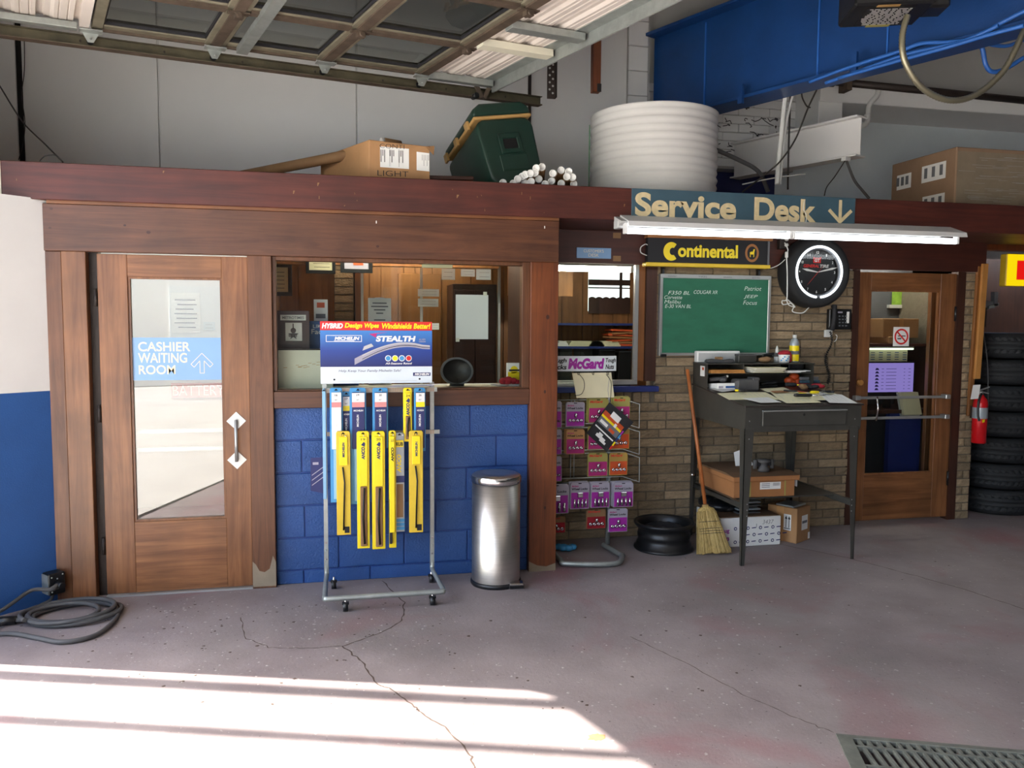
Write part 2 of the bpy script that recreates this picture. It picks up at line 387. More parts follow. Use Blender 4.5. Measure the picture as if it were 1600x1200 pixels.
def tag(o, label=None, cat=None, group=None, kind=None):
    if label: o['label'] = label
    if cat: o['category'] = cat
    if group: o['group'] = group
    if kind: o['kind'] = kind
    return o
def thing(name, label, cat, loc=(0, 0, 0), group=None, kind=None):
    o = bpy.data.objects.new(name, None); o.empty_display_size = .05; o.location = loc; COL.objects.link(o)
    return tag(o, label, cat, group, kind)
def copy_tree(o, parent=None, delta=None):
    c = o.copy(); COL.objects.link(c)
    if parent: c.parent = parent; c.matrix_parent_inverse = o.matrix_parent_inverse.copy()
    for ch in [k for k in COL.objects if k.parent == o]: copy_tree(ch, c)
    return c
def struct(o, label, cat): return tag(o, label, cat, None, 'structure')
def bx(name, b, m, parent=None, bevel=0.): return MB().box(*b).build(name, m, parent, bevel)
def smooth_path(pts, k=6, closed=False):
    P = [Vector(p) for p in pts]; out = []; N = len(P)
    for i in range(N if closed else N-1):
        g = lambda j: P[j % N] if closed else P[max(0, min(N-1, j))]
        a, b, c, d = g(i-1), g(i), g(i+1), g(i+2)
        for s in range(k):
            t = s/k; out.append(.5*((2*b)+(c-a)*t+(2*a-5*b+4*c-d)*t*t+(3*b-a-3*c+d)*t**3))
    if not closed: out.append(P[-1])
    return out
# ------------------------------------------------------------------ floor, outside ground, drain pit
GO = onZ(1305, 1146, 0); GX = (onZ(1600, 1172, 0)-GO).normalized(); GY = Vector((-GX.y, GX.x, 0))*-1   # grate: along, towards the camera
GL, GW = 2.0, 0.30
gq = [GO, GO+GX*GL, GO+GX*GL+GY*GW, GO+GY*GW]
oq = [JAMB+HB*12, Vector((-3.3, 3.2, 0)), Vector((9, 3.2, 0)), Vector((9, -12, 0))]
mb = MB()
inn = [gq[3], gq[0], gq[1], gq[2]]
oq = [JAMB+HB*12+Vector((0, 0, 0)), Vector((-3.2, 3.2, 0)), Vector((9, 3.2, 0)), Vector((9, -12, 0))]
vs = [tuple(p) for p in oq]+[tuple(p) for p in inn]
mb.add(vs, [(0, 4, 5, 1), (1, 5, 6, 2), (2, 6, 7, 3), (3, 7, 4, 0)])
mb.f = [f if (Vector(mb.v[f[1]])-Vector(mb.v[f[0]])).cross(Vector(mb.v[f[2]])-Vector(mb.v[f[0]])).z > 0 else f[::-1] for f in mb.f]
for i in range(4):
    a, b = Vector(inn[i]), Vector(inn[(i+1) % 4]); mb.quad(a, b, b-Z*.25, a-Z*.25)
mb.quad(*[Vector(p)-Z*.25 for p in inn], 1)
floor = struct(mb.build('floor', ['floor', 'dark']), 'worn mauve-grey concrete garage floor with chips and cracks', 'floor')
g = MB(); a, b = JAMB-HB*6, JAMB+HB*16; w = Vector((-.951, -.309, 0))*16
g.quad(a-Z*.015, b-Z*.015, b+w-Z*.015, a+w-Z*.015)
if True: struct(g.build('ground', 'ground'), 'sunlit concrete forecourt outside the open bay', 'ground')
# cracks and chips in the concrete (relief of its own shape)
def crack(pts, w):
    P = [onZ(x, y, 0) for x, y in pts]; m = MB(); rr = random.Random(len(pts)); Q = []
    for i in range(len(P)-1):
        for k in range(7): Q.append(P[i].lerp(P[i+1], k/7)+Vector((rr.uniform(-.007, .007), rr.uniform(-.007, .007), 0)))
    Q.append(P[-1])
    for i in range(len(Q)-1):
        t = (Q[i+1]-Q[i]).normalized(); n = Vector((-t.y, t.x, 0)); w0 = w*(.35+.65*abs(math.sin(i*1.7))); w1 = w*(.35+.65*abs(math.sin((i+1)*1.7)))
        m.quad(Q[i]-n*w0+Z*.0012, Q[i+1]-n*w1+Z*.0012, Q[i+1]+n*w1+Z*.0012, Q[i]+n*w0+Z*.0012)
    return m.build('crack', 'crackdk', floor)
crack([(598, 908), (632, 942), (628, 970), (600, 987), (536, 1010), (565, 1034), (590, 1070), (612, 1076), (650, 1105), (655, 1112), (694, 1135), (735, 1178), (742, 1200)], .0045)
crack([(536, 1010), (480, 1013), (420, 1012), (385, 998), (376, 965)], .003)
crack([(1303, 1146), (1250, 1124), (1160, 1085), (1060, 1030), (985, 995)], .0025)
crack([(1190, 845), (1326, 872), (1420, 897), (1520, 925), (1600, 952)], .004)
# chips: small upturned flakes and pits, too many to pick apart
m = MB(); rr = random.Random(3)
for i in range(520):
    if i < 300: px, py = rr.gauss(330, 220), 940+abs(rr.gauss(0, 50))
    else: px, py = rr.uniform(150, 1250), rr.uniform(930, 1110)
    if i % 9 == 0: px, py = rr.uniform(1000, 1600), rr.uniform(860, 960)
    if not (5 < px < 1595 and 935 < py < 1150) and i % 9: continue
    c = onZ(px, py, 0); s = rr.uniform(.003, .010); n = rr.randint(4, 6); h = rr.uniform(.001, .003)
    ring = [c+Vector((math.cos(6.283*k/n+i)*s*rr.uniform(.6, 1.3), math.sin(6.283*k/n+i)*s*rr.uniform(.6, 1.3), .0006)) for k in range(n)]
    m.add([c+Z*h]+ring, [(0, k+1, (k+1) % n+1) for k in range(n)], 0 if rr.random() < .6 else 1)
o = m.build('concrete_chips', ['concr_lt', 'crackdk'], floor); o['kind'] = 'stuff'
m = MB(); c = onZ(932, 1152, 0); m.add([c+Z*.0015]+[c+Vector((math.cos(k*.393)*.034*(1+.35*math.sin(k*2.3)), math.sin(k*.393)*.026*(1+.3*math.sin(k*3.1)), .0012)) for k in range(16)], [(0, k+1, (k+1) % 16+1) for k in range(16)])
m.build('rust_stain', 'orangestain', floor)

# drain grate
gr = thing('drain_grate', 'grey cast iron trench drain grate set in the concrete floor', 'grate', tuple(GO+GX*.8))
mb = MB()
for s0, s1 in ((0, .028), (GW-.028, GW)):
    mb.prism([(0, s0), (GL, s0), (GL, s1), (0, s1)], GO-Z*.02, GX, GY, Z*.021)
mb.prism([(0, 0), (.06, 0), (.06, GW), (0, GW)], GO-Z*.02, GX, GY, Z*.0215)
mb.build('frame', 'cast', gr, .002)
i = 0; s = .075
while s < GL-.05:
    d = (GX*.012); MB().prism([(s, .028), (s+.012, .028), (s+.040, GW-.028), (s+.028, GW-.028)], GO-Z*.02, GX, GY, Z*.018).build('bar', 'cast', gr)
    s += .036
for q in (.075, .215):
    MB().prism([(.06, q), (GL, q), (GL, q+.013), (.06, q+.013)], GO-Z*.02, GX, GY, Z*.0195).build('cross_bar', 'cast', gr)

# ------------------------------------------------------------------ shell of the garage
struct(bx('wall_back', (-3.4, 2.48, 1.62, 1.75, 2.45, 4.9), 'wallwhite'), 'white panelled upper wall above the office roof', 'wall')
wb = bpy.data.objects['wall_back']
xs = [-4, -2.2, -1.27, .19, 1.585, 2.48]
for i in range(1, 5):
    MB().box(xs[i]+.006, xs[i+1]-.006, 1.6, 1.62, 2.452, 4.89).build('panel', 'wallwhite', wb, .003)
MB().box(-3.3, -2.225, 1.57, 1.62, 2.452, 4.89).build('panel', 'wallwhite', wb, .003)
MB().box(-2.225, -2.19, 1.59, 1.62, 2.4, 4.89).build('joint_gap', 'dark', wb)
MB().box(1.575, 1.60, 1.585, 1.62, 2.4, 4.89).build('joint_gap', 'pipe', wb)
# painted block pilaster that carries the blue girder
pil = struct(bx('wall_pilaster', (2.43, 2.62, 1.56, 1.9, 2.45, 4.9), 'wallgrey'), 'grey painted block pilaster under the blue girder end', 'wall')
for k in range(12): MB().box(2.428, 2.6, 1.548, 1.562, 2.32+k*.2032, 2.32+k*.2032+.197).build('block', 'wallwhite', pil, .004)
# right part of the upper wall: peeling brick, white lintel, dark sheet for the shaded gap
wr = struct(bx('wall_right_upper', (2.6, 9.0, 1.85, 2.0, 2.3, 4.9), 'wallpale'), 'pale upper wall behind the white steel beam', 'wall')
struct(MB().box(4.0, 9, 1.5, 1.86, 3.69, 4.9).build('wall_over_lintel', 'wallgrey'), 'beige-grey wall above the white lintel', 'wall')
struct(MB().box(4.07, 9, 1.3, 1.86, 3.53, 3.69).build('trim_lintel', 'wallwhite', None, .006), 'white painted lintel box running along the upper wall', 'trim')
pb = struct(bx('wall_peeling_brick', (2.6, 4.07, 1.69, 1.86, 3.0, 4.9), 'wallgrey'), 'white painted brick wall with peeling paint under the blue girder', 'wall')
rr = random.Random(5)
for r in range(9):
    x = 2.62-(r % 2)*.15
    while x < 4.05:
        x1 = min(4.07, x+.292); x0 = max(2.605, x)
        if x1-x0 > .03: MB().box(x0, x1, 1.675+rr.uniform(-.004, .006), 1.71, 3.02+r*.075, 3.02+r*.075+.069).build('brick', 'wallwhite', pb, .004)
        x += .299
mb = MB()
for i in range(34):
    c = Vector((rr.uniform(3.05, 3.95), 1.666, rr.uniform(3.1, 3.55))); pts = [c]
    for k in range(4): pts.append(pts[-1]+Vector((rr.uniform(-.03, .05), 0, rr.uniform(-.03, .02))))
    for a, b in zip(pts, pts[1:]):
        t = (b-a).normalized(); n = Vector((-t.z, 0, t.x))*.0035; mb.quad(a-n, b-n, b+n, a+n)
mb.build('paint_crack', 'ink', pb)
struct(bx('wall_gap_shade', (3.0, 3.98, 1.845, 1.86, 2.3, 3.0), 'navy'), 'dark blue gap under the white steel beam', 'wall')  # darkness of the open gap put into the sheet's colour
struct(MB().box(4.07, 4.3, 1.32, 1.86, 3.3, 3.54).build('trim_lintel_leg', 'wallwhite', None, .004), 'short white box leg under the left end of the lintel', 'trim')
# ceiling and outer walls (out of frame)
struct(bx('ceiling', (-3.6, 9.2, -12.2, 2.1, 4.9, 5.05), 'white'), 'grey painted garage ceiling', 'ceiling')
struct(bx('wall_right', (9, 9.15, -12, 3.3, 0, 4.9), 'walldim'), 'grey garage wall beyond the tyres', 'wall')
struct(bx('wall_rear', (-2, 9, -12.15, -12, 0, 4.9), 'walldim'), 'grey garage wall behind the camera', 'wall')
# left wall: jamb in white over blue, then plain wall up to the ceiling
jp = [Vector((-1.566, .03, 0)), Vector((-1.83, -.21, 0)), JAMB.copy()]
def ribbon(name, pts, z0, z1, t, m, parent=None):
    mb = MB(); a = pts[0]; q = []
    for i, p in enumerate(pts):
        d = ((pts[min(i+1, len(pts)-1)]-pts[max(i-1, 0)])).normalized(); q.append((p, p+Vector((d.y, -d.x, 0))*t))
    for i in range(len(q)-1):
        (a, a2), (b, b2) = q[i], q[i+1]
        mb.add([a+Z*z0, b+Z*z0, b+Z*z1, a+Z*z1, a2+Z*z0, b2+Z*z0, b2+Z*z1, a2+Z*z1], [(0,1,2,3), (7,6,5,4), (0,4,5,1), (3,2,6,7), (0,3,7,4), (1,5,6,2)])
    return mb.build(name, m, parent)
wl = struct(ribbon('wall_left', jp, 0, 1.22, .16, 'blue'), 'blue lower part of the angled wall beside the cashier door', 'wall')
struct(ribbon('wall_left_upper', jp, 1.22, 2.295, .16, 'white'), 'white upper part of the angled wall beside the cashier door', 'wall')
struct(ribbon('wall_left_outer', [Vector((-2.125, -.53, 0)), Vector((-2.95, .5, 0)), Vector((-3.35, 1.62, 0)), Vector((-3.4, 3.2, 0))], 0, 4.9, -.2, 'white'), 'grey outer garage wall at the far left', 'wall')
struct(ribbon('wall_left_header', [JAMB-HB*.1, JAMB+HB*OPEN_LEN, JAMB+HB*12], OPEN_H, 4.9, .2, 'white'), 'grey wall above the open bay', 'wall')
struct(ribbon('wall_left_far', [JAMB+HB*OPEN_LEN, JAMB+HB*12], 0, OPEN_H, .2, 'white'), 'grey wall past the open bay', 'wall')
# unseen corner brace added to round the sun patch, and the two forecourt posts whose shadows cross the floor
mb = MB(); arc = [(0, 0)]+[(.30*(1-math.cos(t*math.pi/16)), -.30*(1-math.sin(t*math.pi/16))) for t in range(9)]
mb.prism(arc, JAMB+Z*OPEN_H, HB, Z, Vector((-.951, -.309, 0))*.1)
struct(mb.build('trim_shadow_corner', 'wallgrey'), 'curved corner bracket of the bay opening', 'trim')
SN = Vector((-.309, -.951, 0)); SD = Vector((.951, -.309, 0))
for d, r in ((1.436, .048), (1.816, .036)):
    c = SN*d - SD*3.6
    t = thing('forecourt_post', 'grey steel post standing outside the bay, %s' % ('thicker one nearer the wall' if d < 1.6 else 'thinner one farther from the wall'), 'post', (c.x, c.y, 0), 'forecourt posts')
    MB().cyl(c, c+Z*8.5, r, r, 20).build('shaft', 'galv', t); MB().cyl(c, c+Z*.02, r*2.2, r*2.2, 20).build('base_plate', 'galv', t)
# pale building across the forecourt, seen only in the door glass
bb = thing('building', 'white building across the forecourt reflected in the cashier door', 'building', (-6.5, -16, 0))
bc = Vector((-7.5, -15.5, 0)); bd = Vector((.96, -.28, 0)); bn = Vector((.28, .96, 0))
MB().obox(bc+Z*2.6-bn*2, bd*7, bn*2, Z*2.6).build('wall', 'white', bb)
for k in range(4): MB().obox(bc+bd*(-4.5+3*k)+Z*1.6+bn*.01, bd*.9, bn*.03, Z*.9).build('window', 'wallpale', bb)
# ------------------------------------------------------------------ office front: fascia, posts, door, window, blocks
fa = struct(bx('trim_1', (-1.776, 6.6, -.03, .13, 2.287, 2.491), 'fascia', None, .004), 'long dark red-brown fascia beam above the office front', 'trim')
MB().box(-2.25, -1.776, -.03, .13, 2.287, 2.491).build('painted_end', 'cream', fa)
mb = MB(); rr = random.Random(11)
for x, z in [(-.945, 2.465), (-1.7, 2.39)]+[(rr.uniform(-.3, 2), rr.uniform(2.31, 2.46)) for i in range(16)]:
    l = rr.uniform(.003, .010); mb.quad((x, -.0312, z-l), (x+.004, -.0312, z-l), (x+.006+rr.uniform(-.01, .01), -.0312, z+l), (x+.001, -.0312, z+l))
mb.build('scratches', 'tan_brown', fa)
struct(bx('trim_2', (-1.56, 1.40, -.012, .1, 2.27, 2.287), 'strip'), 'thin light wood strip under the fascia beam', 'trim')
hd = struct(bx('trim_3', (-1.585, 1.405, 0, .06, 2.008, 2.27), 'wood_x', None, .003), 'wide brown header board over door and window', 'trim')
mb = MB()
for px, py in ((588, 347), (851, 355)): p = onY(px, py, -.0015); mb.obox(p, X*.003, Y_*.001, Z*.008)
mb.build('plaster_fleck', 'paper', hd)
mb = MB()
for px, py, r in ((232, 363, .012), (80, 326, .009), (195, 352, .008), (590, 385, .010), (78, 356, .008)):
    p = onY(px, py, -.0012); mb.disc(p, r, (0, -1, 0), 14, 0, r*.75)
mb.build('knot', 'panel_dark', hd)
struct(bx('trim_4', (-1.585, -1.502, .012, .09, 0, 2.008), 'wood_z', None, .003), 'narrow outer wood trim left of the cashier door', 'trim')
struct(bx('trim_5', (-1.500, -1.372, 0, .09, 0, 2.008), 'door_z', None, .003), 'wider wood trim left of the cashier door', 'trim')
struct(bx('trim_6', (-1.372, -1.322, .06, .12, 0, 2.02), 'pipe'), 'dark recessed jamb on the hinge side of the cashier door', 'trim')
p7 = struct(bx('trim_7', (-.500, -.362, 0, .12, 0, 2.008), 'wood_z', None, .003), 'wood post between the cashier door and the window', 'trim')
MB().add([(-.499, -.001, .012), (-.363, -.001, .012), (-.363, -.001, .16), (-.38, -.001, .2), (-.40, -.001, .12), (-.43, -.001, .1), (-.46, -.001, .11), (-.48, -.001, .15), (-.499, -.001, .17)], [list(range(9))]).build('bare_wood_patch', 'cement', p7)
p8 = struct(bx('trim_8', (1.222, 1.405, 0, .12, 0, 2.008), 'wood_red', None, .003), 'broad reddish wood post at the corner of the office front', 'trim')
MB().add([(1.223, -.001, .0), (1.404, -.001, .0), (1.404, -.001, .05), (1.34, -.001, .03), (1.28, -.001, .04), (1.223, -.001, .07)], [list(range(6))]).build('bare_wood_patch', 'cement', p8)
mb = MB()
for z, r in ((1.66, .011), (1.18, .008), (.42, .008)):
    if r: mb.disc((1.36-(z*37 % 1)*.06, -.0012, z), r, (0, -1, 0), 12, 0, r*1.4)
mb.build('knot', 'panel_dark', p8)
struct(bx('trim_9', (-.362, 1.222, .01, .1, 1.098, 1.2), 'wood_x', None, .003), 'wood sill board under the office window', 'trim')
# blue block wall under the window, block by block
cw = struct(bx('wall_blocks', (-.362, 1.222, .057, .25, 0, 1.098), 'bluemortar'), 'blue painted concrete block wall under the office window', 'wall')
joints = {0: .85, 1: .60, 2: .85, 3: .60, 4: .40, 5: .82}
for k in range(6):
    z1 = 1.096-k*.2032; z0 = max(0, z1-.2032+.008); off = [.843, 1.015, .82, -.19, .42, -.2][k]
    x = off-5*.406
    while x < 1.222:
        a, b = max(-.361, x+.004), min(1.221, x+.402)
        if b-a > .02: MB().box(a, b, .05, .1, z0, z1).build('block', 'blueblock', cw, .0035)
        x += .406
# cashier door
def wood_door(name, label, x0, x1, z0, z1, y, gl, gr, gb, gt, mz, mx, gm, th=.045):
    d = thing(name, label, 'door', (x0, y, z0), None, 'structure')
    MB().box(x0, gl, y, y+th, z0, z1).build('stile', mz, d, .002); MB().box(gr, x1, y, y+th, z0, z1).build('stile', mz, d, .002)
    MB().box(gl, gr, y+.001, y+th-.001, gt, z1).build('rail', mx, d, .002); MB().box(gl, gr, y+.001, y+th-.001, z0, gb).build('rail', mx, d, .002)
    f = MB(); w = .012
    for b in ((gl, gl+w, gb, gt), (gr-w, gr, gb, gt), (gl+w, gr-w, gt-w, gt), (gl+w, gr-w, gb, gb+w)): f.box(b[0], b[1], y+.010, y+th-.01, b[2], b[3])
    f.build('glazing_bead', mz, d)
    MB().quad((gl+.005, y+.026, gb+.005), (gr-.005, y+.026, gb+.005), (gr-.005, y+.026, gt-.005), (gl+.005, y+.026, gt-.005)).build('pane', gm, d)
    return d
D1 = wood_door('door_1', 'brown wooden cashier door with tall glass pane and pull handle', -1.322, -.502, .012, 2.0, .03, -1.163, -.648, .435, 1.873, 'door_z', 'door_x', 'glass_door')
y = .03
bnd = MB().box(-1.156, -.655, .05, .054, 1.272, 1.522).build('sign_band', 'glassblue', D1); bnd['label'] = 'blue film band reading CASHIER WAITING ROOM'
t = MB()
for s, xa, xb, za, zb in (('CASHIER', 216, 297, 549, 535), ('WAITING', 216, 292, 567, 552), ('ROOM', 217, 274, 585, 571)):
    a, b = onY(xa, za, .048), onY(xb, zb, .048); t.text(s, (a.x, .0485, a.z), X, Z, b.x-a.x, b.z-a.z+.002, 0, .012)
ac = onY(316, 583, .048); 
def arrow_outline(c, u, w, h, tw):
    P = [(0-tw, 0), (tw, 0), (tw, h*.62), (w*.72, h*.30), (w, h*.45), (0, h), (-w, h*.45), (-w*.72, h*.30), (-tw, h*.62)]; Q = [Vector(c)+X*(p[0])+u*p[1] for p in P]
    for i in range(len(Q)):
        a, b = Q[i], Q[(i+1) % len(Q)]; d = (b-a).normalized(); n = Vector((-d.z, 0, d.x))*.0016; t.quad(a-n, b-n, b+n, a+n)
arrow_outline((ac.x, .0485, ac.z), Z, .062, .118, .012)
t.build('lettering', 'cream_let', bnd)
h = MB().cyl((-.580, .0, 1.033), (-.580, .0, .783), .010, .010, 12)
h.cyl((-.580, .03, 1.02), (-.580, -.004, 1.02), .009, .009, 10); h.cyl((-.580, .03, .796), (-.580, -.004, .796), .009, .009, 10)
hp = h.build('pull_handle', 'alu', D1); hp['label'] = 'metal pull handle with diamond mounting plates'
for z in (1.025, .79): MB().obox((-.580, .027, z), Vector((.028, 0, .028)), Y_*.003, Vector((-.028, 0, .028))).build('mounting_plate', 'alu', hp)
for z in (1.75, 1.08, .30): MB().cyl((-1.335, .035, z-.05), (-1.335, .035, z+.05), .011, .011, 10).build('hinge', 'pipe', D1)
MB().box(-1.32, -.50, .0, .075, 0, .011).build('threshold', 'alu', D1)
for z in (.965, .855): MB().box(-1.16, -.65, .085, .11, z-.011, z+.011).build('push_bar', 'white', D1)
# office window 1
W1 = thing('window_1', 'office window in a stained wood frame above blue blocks', 'window', (.43, .05, 1.2), None, 'structure')
f = MB()
for b in ((-.362, -.340, 1.2, 2.008), (1.175, 1.222, 1.2, 2.008), (-.340, 1.175, 1.985, 2.008), (-.340, 1.175, 1.2, 1.209)): f.box(b[0], b[1], .03, .11, b[2], b[3])
f.build('window_frame', 'wood_z', W1, .002)
MB().quad((-.34, .06, 1.209), (1.175, .06, 1.209), (1.175, .06, 1.985), (-.34, .06, 1.985)).build('pane', 'glass_win', W1)
MB().box(-.36, 1.22, .10, .34, 1.185, 1.207).build('inner_sill', 'cream', W1)
# return wall and soffit of the recess
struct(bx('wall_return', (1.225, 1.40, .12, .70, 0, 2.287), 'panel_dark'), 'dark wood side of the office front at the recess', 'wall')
struct(bx('trim_10', (1.40, 6.6, .13, .74, 2.30, 2.33), 'maroon'), 'dark soffit boards under the office roof edge', 'trim')
struct(bx('trim_11', (1.40, 5.24, .675, .70, 2.062, 2.30), 'maroon', None, .002), 'red-brown board above the brick wall and service door', 'trim')
mb = MB()
for px, py in ((964, 368), (964, 404)): p = onY(px, py, .674); mb.quad(p-X*.03-Z*.02, p+X*.03-Z*.02, p+X*.03+Z*.02, p-X*.03+Z*.02)
mb.build('tape_residue', 'tan_brown', bpy.data.objects['trim_11'])
# brick wall of the recess, brick by brick (mesh data shared between look-alikes)
BR = .70
bw = struct(MB().box(1.40, 2.36, BR+.012, .86, 0, 1.11).box(2.36, 4.03, BR+.012, .86, 0, 2.06).build('wall_brick', 'brickmortar'), 'tan textured brick wall behind the service desk', 'wall')
bp = struct(MB().box(5.075, 5.20, BR+.012, 1.6, 0, 2.06).build('wall_brick_pier', 'brickmortar'), 'narrow tan brick pier right of the service door', 'wall')
rr = random.Random(21); cache = {}
def brick_mesh(L, H, v):
    k = (round(L, 2), round(H, 3), v)
    if k not in cache:
        r2 = random.Random(hash(k) % 1000); m = MB(); nx = 4; vs = []
        for j in range(3):
            for i in range(nx+1):
                e = (i in (0, nx)) or (j in (0, 2)); vs.append((L*i/nx, -(0 if e else r2.uniform(.002, .008)), H*j/2))
        n0 = len(vs); vs += [(0, .02, 0), (L, .02, 0), (L, .02, H), (0, .02, H)]
        fs = [(j*(nx+1)+i, j*(nx+1)+i+1, (j+1)*(nx+1)+i+1, (j+1)*(nx+1)+i) for j in range(2) for i in range(nx)]
        fs += [(n0, n0+1, nx, 3, 2, 1, 0)[:2]+tuple(range(nx, -1, -1)), tuple(range(2*(nx+1), 3*(nx+1)))+(n0+2, n0+3)]
        fs += [(0, nx+1, 2*(nx+1), n0+3, n0), (nx, n0+1, n0+2, 3*nx+2, 2*nx+1)]
        me = bpy.data.meshes.new('brick'); me.from_pydata(vs, [], fs); me.materials.append(M['brick']); me.update(); cache[k] = me
    return cache[k]
def lay(x0, x1, z, parent, off, L=.295, H=.058):
    x = x0-off
    while x < x1:
        l = L if rr.random() < .8 else .14
        a, b = max(x0, x), min(x1, x+l)
        if b-a > .025:
            o = bpy.data.objects.new('brick', brick_mesh(b-a, H, rr.randint(0, 2) if abs(b-a-L) < .01 else 0)); COL.objects.link(o)
            attach(o, parent); o.location = (a, BR+rr.uniform(-.003, .003), z)
        x += l+.010
for r in range(30):
    z = .006+r*.0684; off = (0, .15, .06, .21)[r % 4]
    if z < 1.03: lay(1.40, 4.03, z, bw, off)
    elif z < 2.05: lay(2.365, 4.03, z, bw, off)
    lay(5.078, 5.20, z, bp, (r % 2)*.06, .115 if r % 2 else .14)
for k in range(13): # soldier course under the sill
    MB().box(1.42+k*.07, 1.42+k*.07+.062, BR-.004, BR+.02, 1.028, 1.108).build('brick', 'brick', bw, .003)
# recess window 2
W2 = thing('window_2', 'recessed service window with an aluminium edge and navy sill', 'window', (1.85, .70, 1.15), None, 'structure')
MB().box(2.28, 2.365, .69, .80, 1.19, 2.062).build('window_frame', 'panel_dark', W2)
f = MB(); f.box(2.195, 2.225, .70, .74, 1.19, 2.06).box(1.40, 2.225, .70, .74, 1.163, 1.20); f.build('sash', 'alu', W2, .003)
MB().box(2.225, 2.28, .72, .80, 1.19, 2.062).build('window_stop', 'panel', W2)
MB().quad((1.40, .73, 1.2), (2.195, .73, 1.2), (2.195, .73, 2.06), (1.40, .73, 2.06)).build('pane', 'glass_win', W2)
MB().quad((1.40, .745, 1.2), (1.93, .745, 1.2), (1.93, .745, 2.06), (1.40, .745, 2.06)).build('pane', 'glass_win', W2)
MB().box(1.40, 2.375, .64, .72, 1.113, 1.155).build('window_sill', 'sillblue', W2, .003)
# service door 2
g0 = onY(1361, 453, .72); g1 = onY(1466, 750, .72)
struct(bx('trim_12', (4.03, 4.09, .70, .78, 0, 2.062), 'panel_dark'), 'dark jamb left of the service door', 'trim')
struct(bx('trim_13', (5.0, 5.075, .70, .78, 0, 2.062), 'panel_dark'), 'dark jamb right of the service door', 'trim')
D2 = wood_door('door_2', 'brown wooden service door with glass pane and two push bars', 4.09, 5.0, .025, 2.045, .715, 4.205, 4.852, .40, 1.905, 'door_z', 'door_x', 'glass_win')
for py, nm in ((622, 0), (654, 1)):
    p = onY(1341, py, .66); MB().box(4.08, 4.93, .655, .667, p.z-.011, p.z+.011).build('push_bar', 'alu', D2, .003)
    for x in (4.085, 4.92): MB().box(x-.025, x+.02, .65, .716, p.z-.018, p.z+.018).build('bracket', 'alu', D2, .004)
za, zb = onY(1341, 622, .66).z, onY(1341, 654, .66).z
MB().tube([(4.25, .654, za+.01), (4.262, .65, (za+zb)/2), (4.25, .654, zb-.02)], .008, 8).build('link_rod', 'chrome', D2)
MB().cyl((4.128, .69, 1.16), (4.128, .72, 1.16), .022, .026, 14).build('knob', 'pine', D2)
for z in (1.72, .35): MB().cyl((5.0, .712, z-.06), (5.0, .712, z+.06), .012, .012, 10).build('hinge', 'black', D2)
# ------------------------------------------------------------------ rooms behind the glass
struct(bx('wall_office_back', (-.45, 5.3, 2.2, 2.3, 0, 2.4), 'panel'), 'wood panelled back wall inside the office', 'wall')
ob = bpy.data.objects['wall_office_back']; rr = random.Random(9)
x = -.45
while x < 5.2:
    w = rr.choice((.10, .15, .2)); MB().box(x+.004, min(5.29, x+w-.004), 2.185, 2.2, 0, 2.39).build('plank', 'panel', ob); x += w
struct(bx('wall_office_left', (-.47, -.45, .12, 2.2, 0, 2.4), 'panel'), 'partition between waiting room and office', 'wall')
struct(bx('wall_office_right', (5.2, 5.3, .86, 2.2, 0, 2.4), 'panel_dark'), 'office end wall behind the service door', 'wall')
# office roof with two real openings is not visible; the roof slab carries the stored things
struct(bx('roof_office', (-3.0, 6.6, .13, 1.6, 2.39, 2.45), 'pine_dk'), 'board roof of the office used as storage', 'roof')
struct(bx('ceiling_office', (-3.0, 5.3, .10, 2.3, 2.34, 2.39), 'cream'), 'office ceiling', 'ceiling')
struct(bx('wall_waiting_back', (-2.9, -.45, 2.4, 2.5, 0, 2.4), 'wallwhite'), 'pale back wall of the waiting room', 'wall')
struct(bx('wall_waiting_left', (-2.2, -2.15, .3, 2.4, 0, 2.4), 'wallwhite'), 'pale side wall of the waiting room', 'wall')
# waiting room: tube lamps, mostly added as fill, and the notices on its wall
def tube_lamp(name, label, c, L, ax, m='office_lit'):
    t = thing(name, label, 'ceiling lamp', c); c = Vector(c); ax = Vector(ax); s = Vector((-ax.y, ax.x, 0))
    MB().obox(c+Z*.035, ax*(L/2), s*.06, Z*.012).build('housing', 'lightgrey', t)
    MB().cyl(c-ax*(L/2-.02), c+ax*(L/2-.02), .018, .018, 12).build('tube', m, t)
    for k in (-1, 1): MB().obox(c+ax*(k*(L/2-.012))+Z*.01, ax*.012, s*.03, Z*.03).build('lamp_holder', 'white', t)
    return t
tube_lamp('ceiling_lamp', 'lit tube lamp on the waiting room ceiling', (-1.2, 1.2, 2.29), 1.1, (1, 0, 0))  # added fill lamp, out of view above the door glass
tube_lamp('ceiling_lamp', 'lit tube lamp on the office ceiling behind the large window', (.5, 1.2, 2.29), 1.1, (1, 0, 0), 'office_fill')  # hidden lamp added to lift the dark office interior
tube_lamp('ceiling_lamp', 'second lit tube lamp deep in the office near its back wall', (.5, 1.85, 2.29), 1.1, (1, 0, 0), 'office_fill')  # another added lamp, brightens the panelling at the back
tube_lamp('ceiling_lamp', 'bright tube lamp at the top of the recessed service window', (1.99, 1.10, onY(930, 421, 1.1).z), .66, (1, 0, 0))
tube_lamp('ceiling_lamp', 'tube lamp on the office ceiling behind the service door', (4.65, 1.2, 2.29), .8, (1, 0, 0))  # added above the door pane, only for its light
